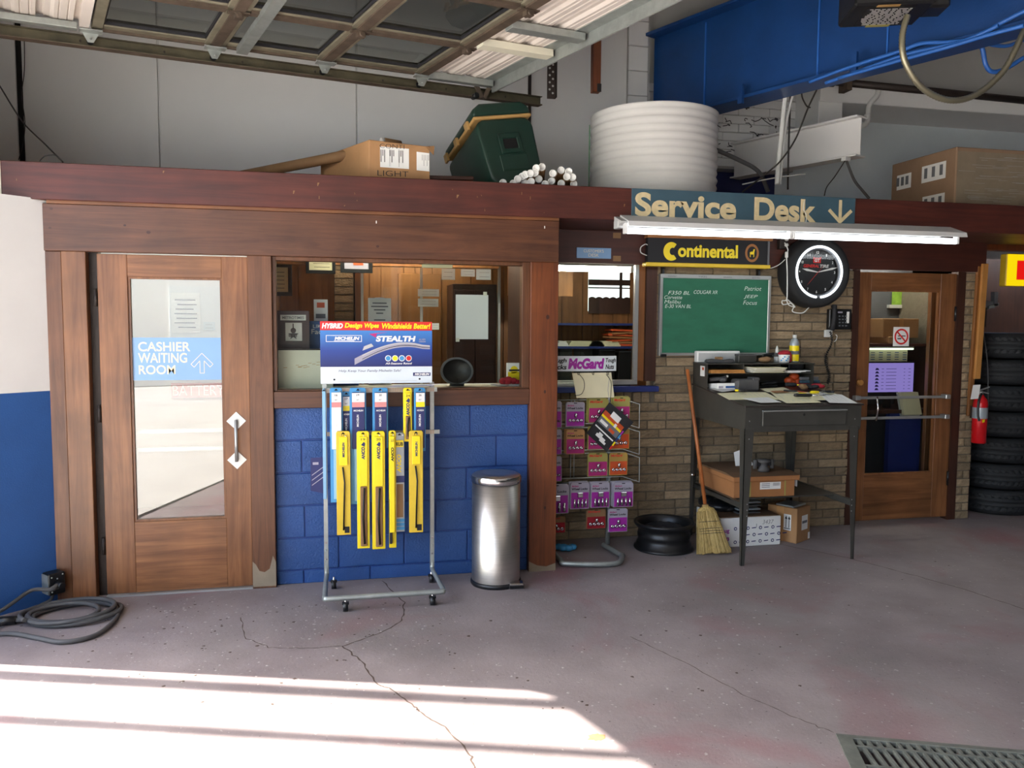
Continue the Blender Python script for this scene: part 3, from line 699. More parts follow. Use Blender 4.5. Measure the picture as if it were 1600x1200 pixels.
def sheet(name, label, cat, px0, py0, px1, py1, Y, m='paper', lines=0, ink='greyink', group=None, th=.002, frame=None, fm='black', tilt=0.):
    a, b = onY(px0, py1, Y), onY(px1, py0, Y); x0, x1, z0, z1 = a.x, b.x, a.z, b.z
    t = thing(name, label, cat, ((x0+x1)/2, Y, z0), group)
    e = 0
    if frame:
        e = frame
        for q in ((x0, x1, z1-e, z1), (x0, x1, z0, z0+e), (x0, x0+e, z0+e, z1-e), (x1-e, x1, z0+e, z1-e)): MB().box(q[0], q[1], Y-.012, Y+.012, q[2], q[3]).build('frame', fm, t, .002)
    MB().box(x0+e, x1-e, Y-th/2, Y+th/2, z0+e, z1-e).build('sheet', m, t)
    if lines:
        mb = MB(); rr = random.Random(int(px0+py0)); w, h = x1-x0-2*e, z1-z0-2*e
        for k in range(lines):
            zz = z1-e-h*(.12+.8*(k+.5)/lines); a, b = x0+e+w*rr.uniform(.1, .25), x1-e-w*rr.uniform(.1, .25)
            mb.quad((a, Y-th/2-.001, zz-h*.012), (b, Y-th/2-.001, zz-h*.012), (b, Y-th/2-.001, zz+h*.012), (a, Y-th/2-.001, zz+h*.012))
        mb.build('print', ink, t)
    if tilt: t.rotation_euler = (0, tilt, 0)
    return t, (x0, x1, z0, z1)
def wtext(parent, items, Y, mats, name='lettering'):   # items: text, x0, z0, w, h, mat index, bold, shear
    mb = MB()
    for s, x0, z0, w, h, mi, bo, sh in items: mb.text(s, (x0, Y, z0), X, Z, w, h, mi, bo, sh)
    return mb.build(name, mats, parent)
sheet('notice', 'white notice high on the waiting room wall', 'notice', 268, 458, 312, 520, 2.39, 'paper', 7)
t, q = sheet('battery_sign', 'pale red sign lettered BATTERY seen through the cashier door', 'sign', 268, 598, 352, 622, 2.38, 'pink', 0)
wtext(t, [('BATTERY', q[0]+.01, q[2]+.02, (q[1]-q[0])-.02, q[3]-q[2]-.04, 0, .0, 0)], 2.378, ['paper'])
sheet('notice', 'small pale blue notice beside the taller notice in the waiting room', 'notice', 318, 503, 336, 516, 2.39, 'wallpale', 2)
# things on and behind the office window
t, q = sheet('framed_certificate', 'framed certificate with grey border at the left edge of the office window', 'picture frame', 418, 412, 456, 462, 1.6, 'manila', 5, 'greyink', None, .002, .03, 'pipe')
t, q = sheet('framed_notice', 'black framed notice hanging at the window top beside the brick column', 'picture frame', 478, 390, 524, 427, 1.4, 'manila', 4, 'ink', None, .002, .025)
t, q = sheet('framed_award', 'black framed colourful award at the window top', 'picture frame', 532, 392, 582, 426, 1.4, 'lilac', 0, 'ink', None, .002, .03)
MB().quad((q[0]+.1, 1.397, q[2]+.06), (q[1]-.07, 1.397, q[2]+.06), (q[1]-.09, 1.397, q[3]-.02), (q[0]+.08, 1.397, q[3]-.02)).build('print', 'orange', t)
t, q = sheet('blue_poster', 'long blue and orange poster along the top of the office wall', 'poster', 590, 393, 652, 412, 2.15, 'packlt', 0)
MB().quad((q[0], 2.147, q[2]), (q[1], 2.147, q[2]), (q[1], 2.147, (q[2]+q[3])/2), (q[0]+.1, 2.147, (q[2]+q[3])/2)).build('print', 'orange', t)
t, q = sheet('sticker', 'cream sticker at the top edge of the office window', 'sticker', 659, 405, 707, 418, .10, 'manila', 0)
wtext(t, [('Golden Eagle Marching Band', q[0]+.02, q[2]+.028, .15, .012, 0, .0, 0)], .097, ['ink'])
struct(bx('trim_16', (-.45, 1.30, 1.415, 1.50, 2.06, 2.34), 'panel'), 'wood header board inside the office carrying the framed notices', 'trim')
# brick column and door trim inside
struct(MB().box(.0, .16, 1.9, 2.2, 0, 2.39).build('wall_inner_brick', 'brickmortar'), 'short brick column inside the office', 'wall')
ib = bpy.data.objects['wall_inner_brick']
for r in range(22): MB().box(.004, .156, 1.885, 1.9, .9+r*.068, .9+r*.068+.058).build('brick', 'brick', ib)
struct(bx('trim_14', (.17, .24, 1.86, 2.2, 0, 2.39), 'door_z'), 'wood post beside the inner brick column', 'trim')
# inner sliding window and the view of the yard reflected behind it
iw = thing('inner_window', 'sliding inner window in the middle of the office', 'window', (.6, 1.75, 1.2))
a, b = onY(565, 600, 1.75), onY(782, 417, 1.75)
f = MB(); f.box(a.x, b.x, 1.74, 1.77, b.z-.02, b.z).box(a.x, a.x+.02, 1.74, 1.77, a.z, b.z).box(b.x-.02, b.x, 1.74, 1.77, a.z, b.z).box(.70, .72, 1.74, 1.77, a.z, b.z); f.build('frame', 'alu', iw)
MB().quad((a.x+.01, 1.755, a.z), (b.x-.01, 1.755, a.z), (b.x-.01, 1.755, b.z-.01), (a.x+.01, 1.755, b.z-.01)).build('pane', 'glass_win', iw)
# business notes stuck to the inner window
for i, (a, b, c, d) in enumerate([(653, 452, 686, 463), (653, 467, 685, 479), (675, 505, 686, 515), (690, 420, 711, 437), (720, 421, 742, 432), (744, 421, 767, 437)]):
    n = ['upper pale note on the left of the inner window', 'second pale note under the first on the inner window', 'small note at the edge of the wiper poster', 'leftmost of the three notes hanging at the inner window top', 'middle one of the three notes hanging at the inner window top', 'rightmost of the three notes hanging at the inner window top'][i]
    sheet('note', n, 'note', a, b, c, d, 1.72, 'wallpale', 2, 'ink', 'notes stuck on the inner window', .002)
t, q = sheet('arched_notice', 'white arched paper notice standing behind the wiper poster', 'notice', 576, 466, 611, 612, .85, 'paper', 0)
mb = MB(); cx = (q[0]+q[1])/2; mb.prism([(cx+((q[1]-q[0])/2)*math.cos(k*math.pi/10), q[3]-.03+.035*math.sin(k*math.pi/10)) for k in range(11)], (0, .851, 0), X, Z, (0, -.002, 0)); mb.build('arched_top', 'paper', t)
mb = MB()
for k, w in enumerate((.10, .12, .08, .05, 0, .08, .10)): mb.quad((cx-w/2, .846, q[3]-.04-.024*k), (cx+w/2, .846, q[3]-.04-.024*k), (cx+w/2, .846, q[3]-.032-.024*k), (cx-w/2, .846, q[3]-.032-.024*k))
mb.build('print', 'greyink', t)
sheet('paper_sheet', 'blank white paper taped on the inside of the office window', 'paper', 712, 461, 763, 530, .075, 'paper', 0)
t = bpy.data.objects['paper_sheet']
for a, b in ((758, 459), (715, 531)): p = onY(a, b, .072); MB().obox(p, X*.012, Y_*.0006, Z*.012).build('tape', 'cream', t)
# award plaque
t, q = sheet('award_plaque', 'maroon wooden award plaque standing at the left of the window', 'plaque', 434, 486, 483, 560, .30, 'maroon', 0, 'ink', None, .02)
M['plaque'] = mat('plaque_maroon', '3c1418', .35)
t.children[0].data.materials[0] = M['plaque']
MB().box(q[0]+.02, q[1]-.02, .287, .289, q[3]-.06, q[3]-.025).build('name_plate', 'paper', t); wtext(t, [('METROTIMES', q[0]+.032, q[3]-.052, q[1]-q[0]-.064, .018, 0, .02, 0)], .2855, ['greyink'])
e = MB().box(q[0]+.05, q[1]-.045, .287, .289, q[3]-.19, q[3]-.075).build('emblem_plate', 'paper', t)
mb = MB(); cx, cz = (q[0]+q[1])/2, q[3]-.13
mb.disc((cx, .2855, cz+.006), .017, (0, -1, 0), 14); mb.quad((cx-.004, .2855, cz+.01), (cx+.003, .2855, cz+.01), (cx+.003, .2855, cz+.05), (cx-.004, .2855, cz+.05))
st = [(cx+(.034 if k % 2 == 0 else .014)*math.sin(k*math.pi/5), cz-.022+(.034 if k % 2 == 0 else .014)*math.cos(k*math.pi/5)) for k in range(10)]
mb.add([(cx, .2858, cz-.022)]+[(a, .2858, b) for a, b in st], [(0, k+1, (k+1) % 10+1) for k in range(10)], 1)
mb.text('BEST', (cx-.028, .2852, cz-.035), X, Z, .056, .02, 0, .03); mb.build('emblem', ['plaque', 'greyink'], t)
MB().box(q[0]+.04, q[1]-.04, .287, .289, q[2]-.02, q[2]+.015).build('name_plate', 'olive', t)
# small standing card, blue poster, white panel on the sill
t, q = sheet('standing_card', 'small white card with coloured square standing by the brick column', 'card', 492, 468, 512, 618, .5, 'paper', 0)
mb = MB(); mb.quad((q[0]+.02, .497, q[3]-.055), (q[1]-.02, .497, q[3]-.055), (q[1]-.02, .497, q[3]-.02), (q[0]+.02, .497, q[3]-.02), 0); mb.quad((q[0]+.012, .497, q[3]-.125), (q[1]-.015, .497, q[3]-.125), (q[1]-.015, .497, q[3]-.095), (q[0]+.012, .497, q[3]-.095), 1); mb.build('print', ['orange', 'greyink'], t)
t, q = sheet('blue_card', 'blue card lettered LIKE us on Facebook behind the wiper poster', 'sign', 483, 502, 560, 611, .40, 'blue', 0)
wtext(t, [('LIKE us on', q[0]+.03, q[3]-.045, .17, .022, 0, 0, 0), ('Facebook', q[0]+.02, q[3]-.085, .2, .032, 0, 0, 0)], .397, ['paper'])
t, q = sheet('foam_board', 'cream white panel with a dark top edge standing on the sill behind the glass', 'panel', 436, 547, 520, 607, .20, 'cream', 0, 'ink', None, .03)
MB().box(q[0]-.01, q[1]+.005, .18, .222, q[3], q[3]+.008).build('top_edge', 'pipe', t); MB().box(q[0]-.02, q[0], .18, .222, q[2], q[3]).build('side_edge', 'greyink', t)
mb = MB(); rr = random.Random(2)
for i in range(14): a = q[0]+rr.uniform(.02, .24); z = q[2]+.13+rr.uniform(-.008, .03)*(a-q[0])/.2; mb.quad((a, .1835, z), (a+.02, .1835, z+.001), (a+.02, .1835, z+.004), (a, .1835, z+.003))
mb.build('dirt_marks', 'tan', t)
# oval mirror on the sill
t = thing('oval_mirror', 'black oval tabletop mirror seen from the back on the window sill', 'mirror', (.765, .22, 1.207)); c = onY(714, 580, .22)
MB().lathe([(.0, -.012), (.098, -.012), (.104, 0), (.098, .006), (.092, -.004), (0, -.006)], c, 32, 0, (0, -1, .12), (1, 0, 0)).build('mirror_back', 'black', t)
MB().lathe([(.094, .010), (.108, .012), (.110, -.004), (.098, -.012)], c, 32, 0, (0, -1, .12), (1, 0, 0)).build('rim', 'greyink', t)
for o in t.children: o.scale = (1, 1, .84); o.location.z += c.z*.16
MB().lathe([(.0, 0), (.05, 0), (.048, .012), (.012, .02), (.010, .05), (0, .05)], (c.x, .225, 1.207), 20).build('stand', 'black', t)
# red rag, papers and yellow box at the right of the sill
t = thing('paper_stack', 'white papers fanned on the sill under the red rag', 'papers', (1.08, .2, 1.207))
for k in range(4): MB().obox((1.10+.01*k, .20, 1.209+k*.003), Vector((.09, .02*(k-1.5), 0)), Vector((-.01*k, .045, 0)), Z*.001).build('sheet', ['paper', 'lilac', 'paper', 'paper'][k], t)
t = thing('red_rag', 'crumpled dark red rag on the papers in the office window', 'rag', (1.10, .16, 1.22)); mb = MB()
for i, (dx, dz, r) in enumerate([(-.035, .018, .028), (0, .024, .032), (.035, .018, .028), (.06, .012, .02), (-.01, .012, .034)]): mb.ball((1.115+dx, .17, 1.221+dz), r, .03, r*.8, 10)
mb.build('cloth', 'rag', t)
t = thing('yellow_box', 'small white and yellow box at the right end of the window sill', 'box', (1.135, .15, 1.207)); a, b = onY(792, 603, .26), onY(812, 567, .26)
MB().box(a.x, b.x, .235, .285, 1.207, b.z).build('carton', 'paper', t, .002); MB().box(a.x+.001, b.x-.001, .2335, .235, 1.215, 1.295).build('label_band', 'yellow', t); MB().disc(((a.x+b.x)/2, .2335, b.z-.045), .026, (0, -1, 0), 16).build('badge', 'yellow', t)
MB().quad((a.x+.008, .232, b.z-.054), (b.x-.008, .232, b.z-.054), (b.x-.008, .232, b.z-.042), (a.x+.008, .232, b.z-.042)).build('print', 'ink', t)
# counter and dim furniture inside
t = thing('office_counter', 'pale counter just inside the office window', 'counter', (.5, .6, 0)); MB().box(-.3, 1.21, .40, .9, 1.13, 1.17).build('top', 'wallpale', t, .004); MB().box(-.28, 1.19, .43, .88, 0, 1.13).build('body', 'panel_dark', t)
t = thing('tall_cabinet', 'dark brown cabinet behind the blank paper sheet', 'cabinet', (1.25, 1.9, 0)); MB().box(.98, 1.36, 1.8, 2.15, 0, 1.95).build('body', 'panel_dark', t, .004); MB().box(.99, 1.17, 1.785, 1.8, .1, 1.9).build('door', 'maroon', t, .003); MB().box(1.175, 1.35, 1.785, 1.8, .1, 1.9).build('door', 'maroon', t, .003)
struct(bx('door_3', (.55, .93, 2.16, 2.19, 0, 2.05), 'pine_dk', None, .004), 'light brown inner door beyond the office window', 'door')
# behind the recessed window: shelves, daylight window with valance
sh = thing('wall_shelf', 'dark blue two-tier wall shelf behind the recessed window', 'shelf', (2.6, 2.1, 1.2))
za, zb = onY(930, 505, 1.95).z, onY(930, 541, 1.95).z
for z in (za, zb): MB().box(1.7, 3.0, 1.9, 2.18, z-.02, z).build('shelf_board', 'sillblue', sh)
for x in (1.7, 2.98): MB().box(x, x+.02, 1.9, 2.18, zb-.3, za).build('side_panel', 'panel_dark', sh)
rr = random.Random(4)
for i, (px, w, m) in enumerate([(878, .12, 'paper'), (915, .34, 'manila'), (944, .3, 'manila')]):
    p = onY(px, 541, 1.93); t = thing('paper_stack', ['small white paper pile at the left end of the blue shelf', 'white tray of papers on the blue shelf', 'cream paper pile on the blue shelf beside the tray'][i], 'papers', (p.x, 1.98, zb))
    for k in range(4): MB().box(p.x-w/2+.01*k, p.x+w/2-.008*k, 1.91, 2.13, zb+k*.012, zb+k*.012+.010).build('sheet', m, t)
p = onY(975, 541, 1.93); t = thing('folder_stack', 'heap of orange folders on the blue shelf', 'folders', (p.x, 1.98, zb))
for k in range(7): MB().obox((p.x+rr.uniform(-.02, .02), 2.0, zb+.012+k*.022), Vector((.14, rr.uniform(-.02, .02), rr.uniform(-.01, .01))), Y_*.09, Z*.008).build('folder', ['orange', 'card_or'][k % 2], t)
for i, (a, b, c, d) in enumerate([(873, 543, 893, 560), (905, 545, 925, 575), (935, 548, 960, 575), (965, 550, 985, 590)]):
    p, q = onY(a, d, 1.97), onY(c, b, 1.97); t = thing('storage_box', ['small dark box', 'taller dark box', 'wide dark box', 'tall dark case'][i]+' under the blue shelf', 'box', (p.x, 1.97, p.z)); MB().box(p.x, q.x, 1.95, 2.15, .9, q.z).build('body', 'black', t, .004); MB().box(p.x, q.x, 1.94, 2.15, q.z, q.z+.01).build('lid', 'greyink', t)
# valance window: daylight window on the far wall
vw = thing('far_window', 'bright daylight window with dark scalloped valance seen through the recessed window', 'window', (2.45, 2.16, 1.9))
M['daylight'] = emis('daylight_through_far_window', 'eef4f4', 1.15)
a, b = onY(920, 486, 2.15), onY(986, 424, 2.15)
MB().quad((a.x, 2.18, a.z), (b.x, 2.18, a.z), (b.x, 2.18, b.z), (a.x, 2.18, b.z)).build('pane', 'daylight', vw)
for py0, py1 in ((437, 446), (449, 451)):
    MB().box(a.x, b.x, 2.165, 2.175, onY(950, py1, 2.17).z, onY(950, py0, 2.17).z).build('blind_rail', 'panel_dark', vw)
MB().box(onY(970, 440, 2.17).x-.012, onY(970, 440, 2.17).x+.012, 2.16, 2.175, a.z, b.z).build('mullion', 'panel_dark', vw)
pl = []; zc = onY(950, 466, 2.165).z
for k in range(49):
    xx = a.x+(b.x-a.x)*k/48; pl.append((xx, zc+.012*abs(math.sin(k*math.pi/8))-.0))
zl = onY(950, 490, 2.165).z
mb = MB(); mb.prism([(a.x, zl)]+[(b.x, zl)]+pl[::-1], (0, 2.155, 0), X, Z, (0, .008, 0)); mb.build('valance', 'panel_dark', vw)
pb2 = struct(bx('wall_inner_panel', (1.42, 1.98, 1.6, 1.64, 1.85, 2.34), 'pine_dk'), 'sloped tan panelling at the top of the recessed window', 'wall')
# behind the service door
t = thing('computer_monitor', 'lit monitor with a lavender list page behind the service door glass', 'monitor', (4.6, 1.05, 1.0)); a, b = onY(1354, 613, 1.05), onY(1428, 567, 1.05)
MB().box(a.x-.02, b.x+.018, 1.05, 1.085, a.z-.03, b.z+.012).build('case', 'black', t, .004)
MB().quad((a.x, 1.048, a.z), (b.x, 1.048, a.z), (b.x, 1.048, b.z), (a.x, 1.048, b.z)).build('screen', 'screen', t)
mb = MB(); w, h = b.x-a.x, b.z-a.z
for k in range(7):
    z = b.z-h*(.2+.115*k); mb.quad((a.x+w*.16, 1.046, z-h*.04), (a.x+w*.25, 1.046, z-h*.04), (a.x+w*.22, 1.046, z+h*.03), (a.x+w*.18, 1.046, z+h*.03))
    for f0, f1 in ((.30, .35), (.40, .62), (.78, .81), (.88, .93)): mb.quad((a.x+w*f0, 1.046, z-h*.008), (a.x+w*f1, 1.046, z-h*.008), (a.x+w*f1, 1.046, z+h*.006), (a.x+w*f0, 1.046, z+h*.006))
mb.build('screen_print', 'screen_ink', t)
MB().box((a.x+b.x)/2-.03, (a.x+b.x)/2+.03, 1.07, 1.1, a.z-.14, a.z-.03).build('stand', 'black', t)
t, q = sheet('price_list', 'cream list of prices lit from above behind the service door', 'price list', 1355, 546, 1418, 568, 1.12, 'manila', 0); mb = MB(); rr = random.Random(8)
for k in range(5):
    for c in range(5): x = q[0]+.03+c*(q[1]-q[0])/5; z = q[3]-.03-k*.02; mb.quad((x, 1.117, z), (x+.04, 1.117, z), (x+.04, 1.117, z+.007), (x, 1.117, z+.007), (k+c) % 2)
mb.build('print', ['greyink', 'blue'], t)
p = onY(1355, 545, 1.12); p2 = onY(1423, 546, 1.12)
t = thing('shelf_lamp', 'thin lit tube lamp under the shelf behind the service door', 'lamp', (p.x, 1.1, p.z)); MB().cyl((p.x, 1.09, p.z), (p2.x, 1.09, p.z), .008, .008, 8).build('tube', 'stripe_lit', t); MB().box(p.x, p2.x, 1.08, 1.12, p.z+.009, p.z+.02).build('housing', 'lightgrey', t)
t = thing('desk_shelf', 'dark wooden shelf above the monitor behind the service door', 'shelf', (4.7, 1.2, p.z+.03)); MB().box(4.2, 5.05, 1.05, 1.45, p.z+.022, p.z+.045).build('board', 'maroon', t); MB().box(5.03, 5.05, 1.05, 1.45, .905, p.z+.022).build('side', 'panel_dark', t)
zs = p.z+.045
for i, (a, c, b, d) in enumerate([(1378, 1435, 498, 540), (1383, 1400, 526, 540)]):
    p, q = onY(a, d, 1.15), onY(c, b, 1.15); t = thing('cardboard_box', ['wide brown carton on the shelf behind the no smoking sign', 'small carton under the wide carton behind the no smoking sign'][i], 'box', (p.x, 1.2, zs))
    MB().box(p.x, q.x, [1.14, 1.10][i], 1.4, zs if i else zs+.05, q.z).build('body', 'card', t, .004); MB().box((p.x+q.x)/2-.02, (p.x+q.x)/2+.02, [1.138, 1.098][i], [1.14, 1.10][i], zs+.05, q.z).build('tape', 'card_lt', t)
t = thing('desk_inside', 'dark computer desk with navy side panel behind the service door', 'desk', (4.75, 1.2, 0)); a = onY(1405, 655, 1.0); MB().box(4.2, 5.05, .98, 1.45, .87, .90).build('top', 'panel_dark', t); MB().box(onY(1388, 700, 1.0).x, onY(1437, 700, 1.0).x, 1.0, 1.05, .05, .87).build('navy_panel', 'bluecab', t); MB().box(4.2, 4.25, 1.0, 1.4, 0, .87).build('leg', 'panel_dark', t)
t = thing('ledger_book', 'open pale ledger leaning on the desk behind the push bars', 'book', (4.7, .93, .9)); a, b = onY(1411, 650, .96), onY(1440, 615, .96); MB().obox(((a.x+b.x)/2, .99, (a.z+b.z)/2+.01), X*((b.x-a.x)/2), Vector((0, .02, .0)), Vector((0, .03, (b.z-a.z)/2))).build('pages', 'manila', t, .003); MB().obox(((a.x+b.x)/2, 1.013, (a.z+b.z)/2), X*((b.x-a.x)/2+.01), Vector((0, .004, 0)), Vector((0, .03, (b.z-a.z)/2+.005))).build('cover', 'lightgrey', t)
struct(bx('door_4', (4.92, 5.12, .90, .94, 0, 2.05), 'door_z', None, .003), 'edge of the open inner door beside the monitor', 'door')
t = thing('yard_window', 'small window with green foliage view at the top behind the service door', 'window', (4.9, 1.46, 1.8)); a, b = onY(1396, 476, 1.44), onY(1424, 452, 1.44); struct(bx('wall_office_niche', (4.1, 5.2, 1.49, 1.55, 0, 2.34), 'walldim'), 'dark inner wall behind the service door', 'wall')
M['foliage_view'] = mat('foliage_view', '6b8a2a', .8, var=.5, vscale=14, emit='6b8a2a', estr=.22)
MB().quad((a.x, 1.465, a.z), (b.x, 1.465, a.z), (b.x, 1.465, b.z), (a.x, 1.465, b.z)).build('pane', 'foliage_view', t); MB().box(a.x-.03, b.x+.03, 1.455, 1.49, a.z-.03, a.z).build('sill', 'lightgrey', t)
p = onY(1408, 526, .735); ns = thing('no_smoking_sign', 'square no smoking sticker on the service door glass', 'sign', (p.x, .735, p.z))
a, b = onY(1395, 541, .734), onY(1421, 511, .734); MB().box(a.x, b.x, .732, .735, a.z, b.z).build('card', 'paper', ns)
c = Vector(((a.x+b.x)/2, .731, (a.z+b.z)/2)); R = (b.x-a.x)*.44; mb = MB()
for k in range(32):
    t0, t1 = k*math.pi/16, (k+1)*math.pi/16
    mb.quad(*[c+Vector((math.cos(t)*r, 0, math.sin(t)*r)) for t, r in ((t0, R), (t1, R), (t1, R*.78), (t0, R*.78))])
d1 = Vector((.707, 0, -.707)); d2 = Vector((.707, 0, .707)); mb.quad(c-d1*R*.85-d2*R*.1, c+d1*R*.85-d2*R*.1, c+d1*R*.85+d2*R*.1, c-d1*R*.85+d2*R*.1)
k = c+Y_*.0004; mb.quad(k+Vector((-R*.5, 0, R*.02)), k+Vector((R*.6, 0, R*.02)), k+Vector((R*.6, 0, R*.14)), k+Vector((-R*.5, 0, R*.14)), 1)
for dx in (-.45, -.25, -.1): mb.disc(k+Vector((R*dx, 0, -R*.25)), R*.12, (0, -1, 0), 10, 2)
mb.build('symbol', ['red', 'ink', 'greyink'], ns)
# ------------------------------------------------------------------ signs on the fascia and the wall, strip light
t = thing('service_desk_sign', 'slate blue sign lettered Service Desk with a down arrow on the fascia', 'sign', (2.7, -.035, 2.3))
a, b = onY(987, 340, -.042), onY(1337, 308, -.042)
MB().box(a.x, b.x, -.042, -.031, 2.292, 2.489).build('board', 'signblue', t, .001)
L = []
for s, x0, x1, z0, h in (('Service', 992, 1150, 341, .150), ('Desk', 1178, 1275, 345, .152)):
    p, q = onY(x0, z0, -.0435), onY(x1, z0, -.0435); L.append((s, p.x, 2.312, q.x-p.x, .155, 0, .035, 0))
wtext(t, L, -.0435, ['letter'])
c = onY(1313, 328, -.0435); mb = MB(); cx = c.x
mb.quad((cx-.012, -.0435, 2.325), (cx+.012, -.0435, 2.325), (cx+.012, -.0435, 2.472), (cx-.012, -.0435, 2.472))
for s in (-1, 1):
    P = [(cx, 2.308), (cx+s*.095, 2.395), (cx+s*.078, 2.412), (cx, 2.340)]; P = P if s > 0 else P[::-1]; mb.add([(u, -.0435-.0003, v) for u, v in P], [(0, 1, 2, 3)])
mb.build('arrow', 'letter', t)
# fluorescent strip light under the sign
fl = thing('strip_light', 'long white two-tube strip light below the Service Desk sign', 'strip light', (3.0, -.15, 2.25))
x0, x1 = 1.80, 4.27
prof = [(-.035, 2.318), (-.19, 2.262), (-.20, 2.232), (-.196, 2.230), (-.186, 2.255), (-.035, 2.306)]
MB().prism([(p, q) for p, q in prof], (x0, 0, 0), Y_, Z, X*(x1-x0)).build('reflector', 'white', fl)
prof2 = [(-.035, 2.306), (-.17, 2.262), (-.17, 2.25), (-.10, 2.235), (-.035, 2.245)]
MB().prism(prof2, (x0-.04, 0, 0), Y_, Z, X*(x1-x0-.1)).build('housing', 'lightgrey', fl)
xm = onY(1236, 367, -.155).x
for k, (a, b) in enumerate(((1.80, xm-.02), (xm+.02, 4.21))):
    MB().cyl((a, -.155, 2.205), (b, -.155, 2.205), .019, .019, 16).build('tube', 'tube_lit', fl)
    for x in (a-.008, b+.008): MB().box(x-.010, x+.010, -.175, -.135, 2.185, 2.252).build('lamp_holder', 'white', fl, .003)
MB().box(1.755, 1.80, -.12, -.04, 2.225, 2.275).build('end_box', 'lightgrey', fl, .004)
MB().tube(smooth_path([(3.12, -.05, 2.31), (3.115, -.06, 2.36), (3.10, -.046, 2.40), (3.108, -.046, 2.46)], 5), .0025, 6).build('hanging_cord', 'pvc', fl)
# customers desk plaque
t = thing('desk_plaque', 'small light blue plaque lettered CUSTOMERS DESK above the recessed window', 'sign', (1.85, .67, 2.1)); a, b = onY(901, 403, .667), onY(955, 388, .667)
MB().box(a.x, b.x, .667, .675, a.z, b.z).build('plate', 'glassblue', t, .001)
w = b.x-a.x; wtext(t, [("CUSTOMER'S", a.x+w*.2, (a.z+b.z)/2+.004, w*.58, .022, 0, 0, 0), ('DESK', a.x+w*.34, a.z+.012, w*.3, .022, 0, 0, 0)], .6655, ['cream_let'])
# Continental light box
t = thing('tyre_brand_sign', 'black hanging sign lettered Continental in yellow with orange rails', 'sign', (2.75, .6, 2.05)); Yc = .60
a, b = onY(1012, 411, Yc), onY(1200, 376, Yc)
MB().box(a.x, b.x, Yc, Yc+.05, a.z, b.z).build('panel', 'ink', t, .002)
zt, zb = onY(1105, 373, Yc).z, onY(1105, 413, Yc).z
MB().box(a.x-.008, b.x+.035, Yc-.012, Yc+.06, b.z-.004, b.z+.022).build('top_rail', 'card_or', t, .003)
r_ = MB().box(a.x-.018, b.x+.02, Yc-.014, Yc+.062, a.z-.022, a.z+.006).build('bottom_rail', 'yellow_dk', t, .003)
w, h = b.x-a.x, b.z-a.z
wtext(t, [('ontinental', a.x+w*.245, a.z+h*.26, w*.5, h*.52, 0, .035, 0)], Yc-.0015, ['yellow'])
mb = MB(); c = Vector((a.x+w*.19, Yc-.0015, a.z+h*.47))
for k in range(26):
    t0, t1 = math.radians(50+k*10), math.radians(60+k*10); f = lambda u: .035+.012*math.sin((u-math.radians(50))/math.radians(260)*math.pi)*1.6
    q = [c+Vector((math.cos(u)*r*.92, 0, math.sin(u)*r)) for u, r in ((t0, h*.36), (t1, h*.36), (t1, h*.36-f(t1)), (t0, h*.36-f(t0)))]; mb.quad(*q)
mb.build('initial_letter', 'yellow', t)
mb = MB(); c = Vector((a.x+w*.865, Yc-.0015, a.z+h*.49)); mb.disc(c, h*.30, (0, -1, 0), 24, 0, h*.36); mb.disc(c-Y_*.0004, h*.21, (0, -1, 0), 20, 1, h*.26); 
mb.ball(c+Vector((0, -.0005, 0)), h*.10, .0004, h*.06, 10, 2); mb.quad(*[c+Vector((u*h, -.0012, v*h)) for u, v in ((.03, .0), (.09, .0), (.12, .16), (.05, .14))], 2)
for u in (-.09, .06): mb.quad(*[c+Vector(((u+d)*h, -.0012, v*h)) for d, v in ((0, -.16), (.03, -.16), (.03, 0), (0, 0))], 2)
mb.build('horse_badge', ['card_or', 'ink', 'yellow'], t)
mb = MB().tube(smooth_path([(a.x-.0, Yc+.02, a.z+h*.3), (a.x-.05, Yc+.01, a.z+h*.4), (a.x-.055, Yc, a.z+h*.6), (a.x-.02, Yc, a.z+h*.72), (a.x, Yc+.01, a.z+h*.7)], 6), .004, 6); mb.build('cord_loop', 'pvc', t)
MB().box(b.x+.0, b.x+.014, Yc-.004, Yc+.05, a.z, b.z).build('end_cap', 'greyink', t)
for x in (a.x+.15, b.x-.03): MB().box(x-.008, x+.008, Yc+.06, .70, a.z-.09, a.z+.02).build('bracket', 'black', t)
# chalkboard
t = thing('chalkboard', 'green chalkboard with handwritten car names in an aluminium frame', 'chalkboard', (2.86, .68, 1.38)); Yb = .655
a, b = onY(1030, 555, Yb), onY(1204, 432, Yb)
MB().box(a.x, b.x, Yb, .69, a.z, b.z).build('surface', 'board', t)
e = .018
for q in ((a.x-.004, b.x+.004, b.z-e*1.5, b.z+.004), (a.x-.004, b.x+.004, a.z-.004, a.z+e), (a.x-.004, a.x+e, a.z+e, b.z-e*1.5), (b.x-e, b.x+.004, a.z+e, b.z-e*1.5)): MB().box(q[0], q[1], Yb-.008, .69, q[2], q[3]).build('frame', 'alu', t, .002)
L = []; W = b.x-a.x; H = b.z-a.z
def ch(s, px, py, pw, ph): p, q = onY(px, py, Yb-.0015), onY(px+pw, py-ph, Yb-.0015); L.append((s, p.x, p.z, q.x-p.x, q.z-p.z, 0, -.004, .25))
ch('F350 BL', 1044, 460, 34, 5); ch('COUGAR XR', 1084, 459, 37, 5); ch('Corvette', 1038, 467, 28, 5); ch('Malibu', 1038, 474, 26, 5); ch('E-30 VAN BL', 1039, 481, 41, 5)
ch('Patriot', 1163, 454, 27, 6); ch('JEEP', 1162, 467, 22, 6); ch('Focus', 1161, 476, 22, 6)
wtext(t, L, Yb-.0015, ['chalk'], 'handwriting')
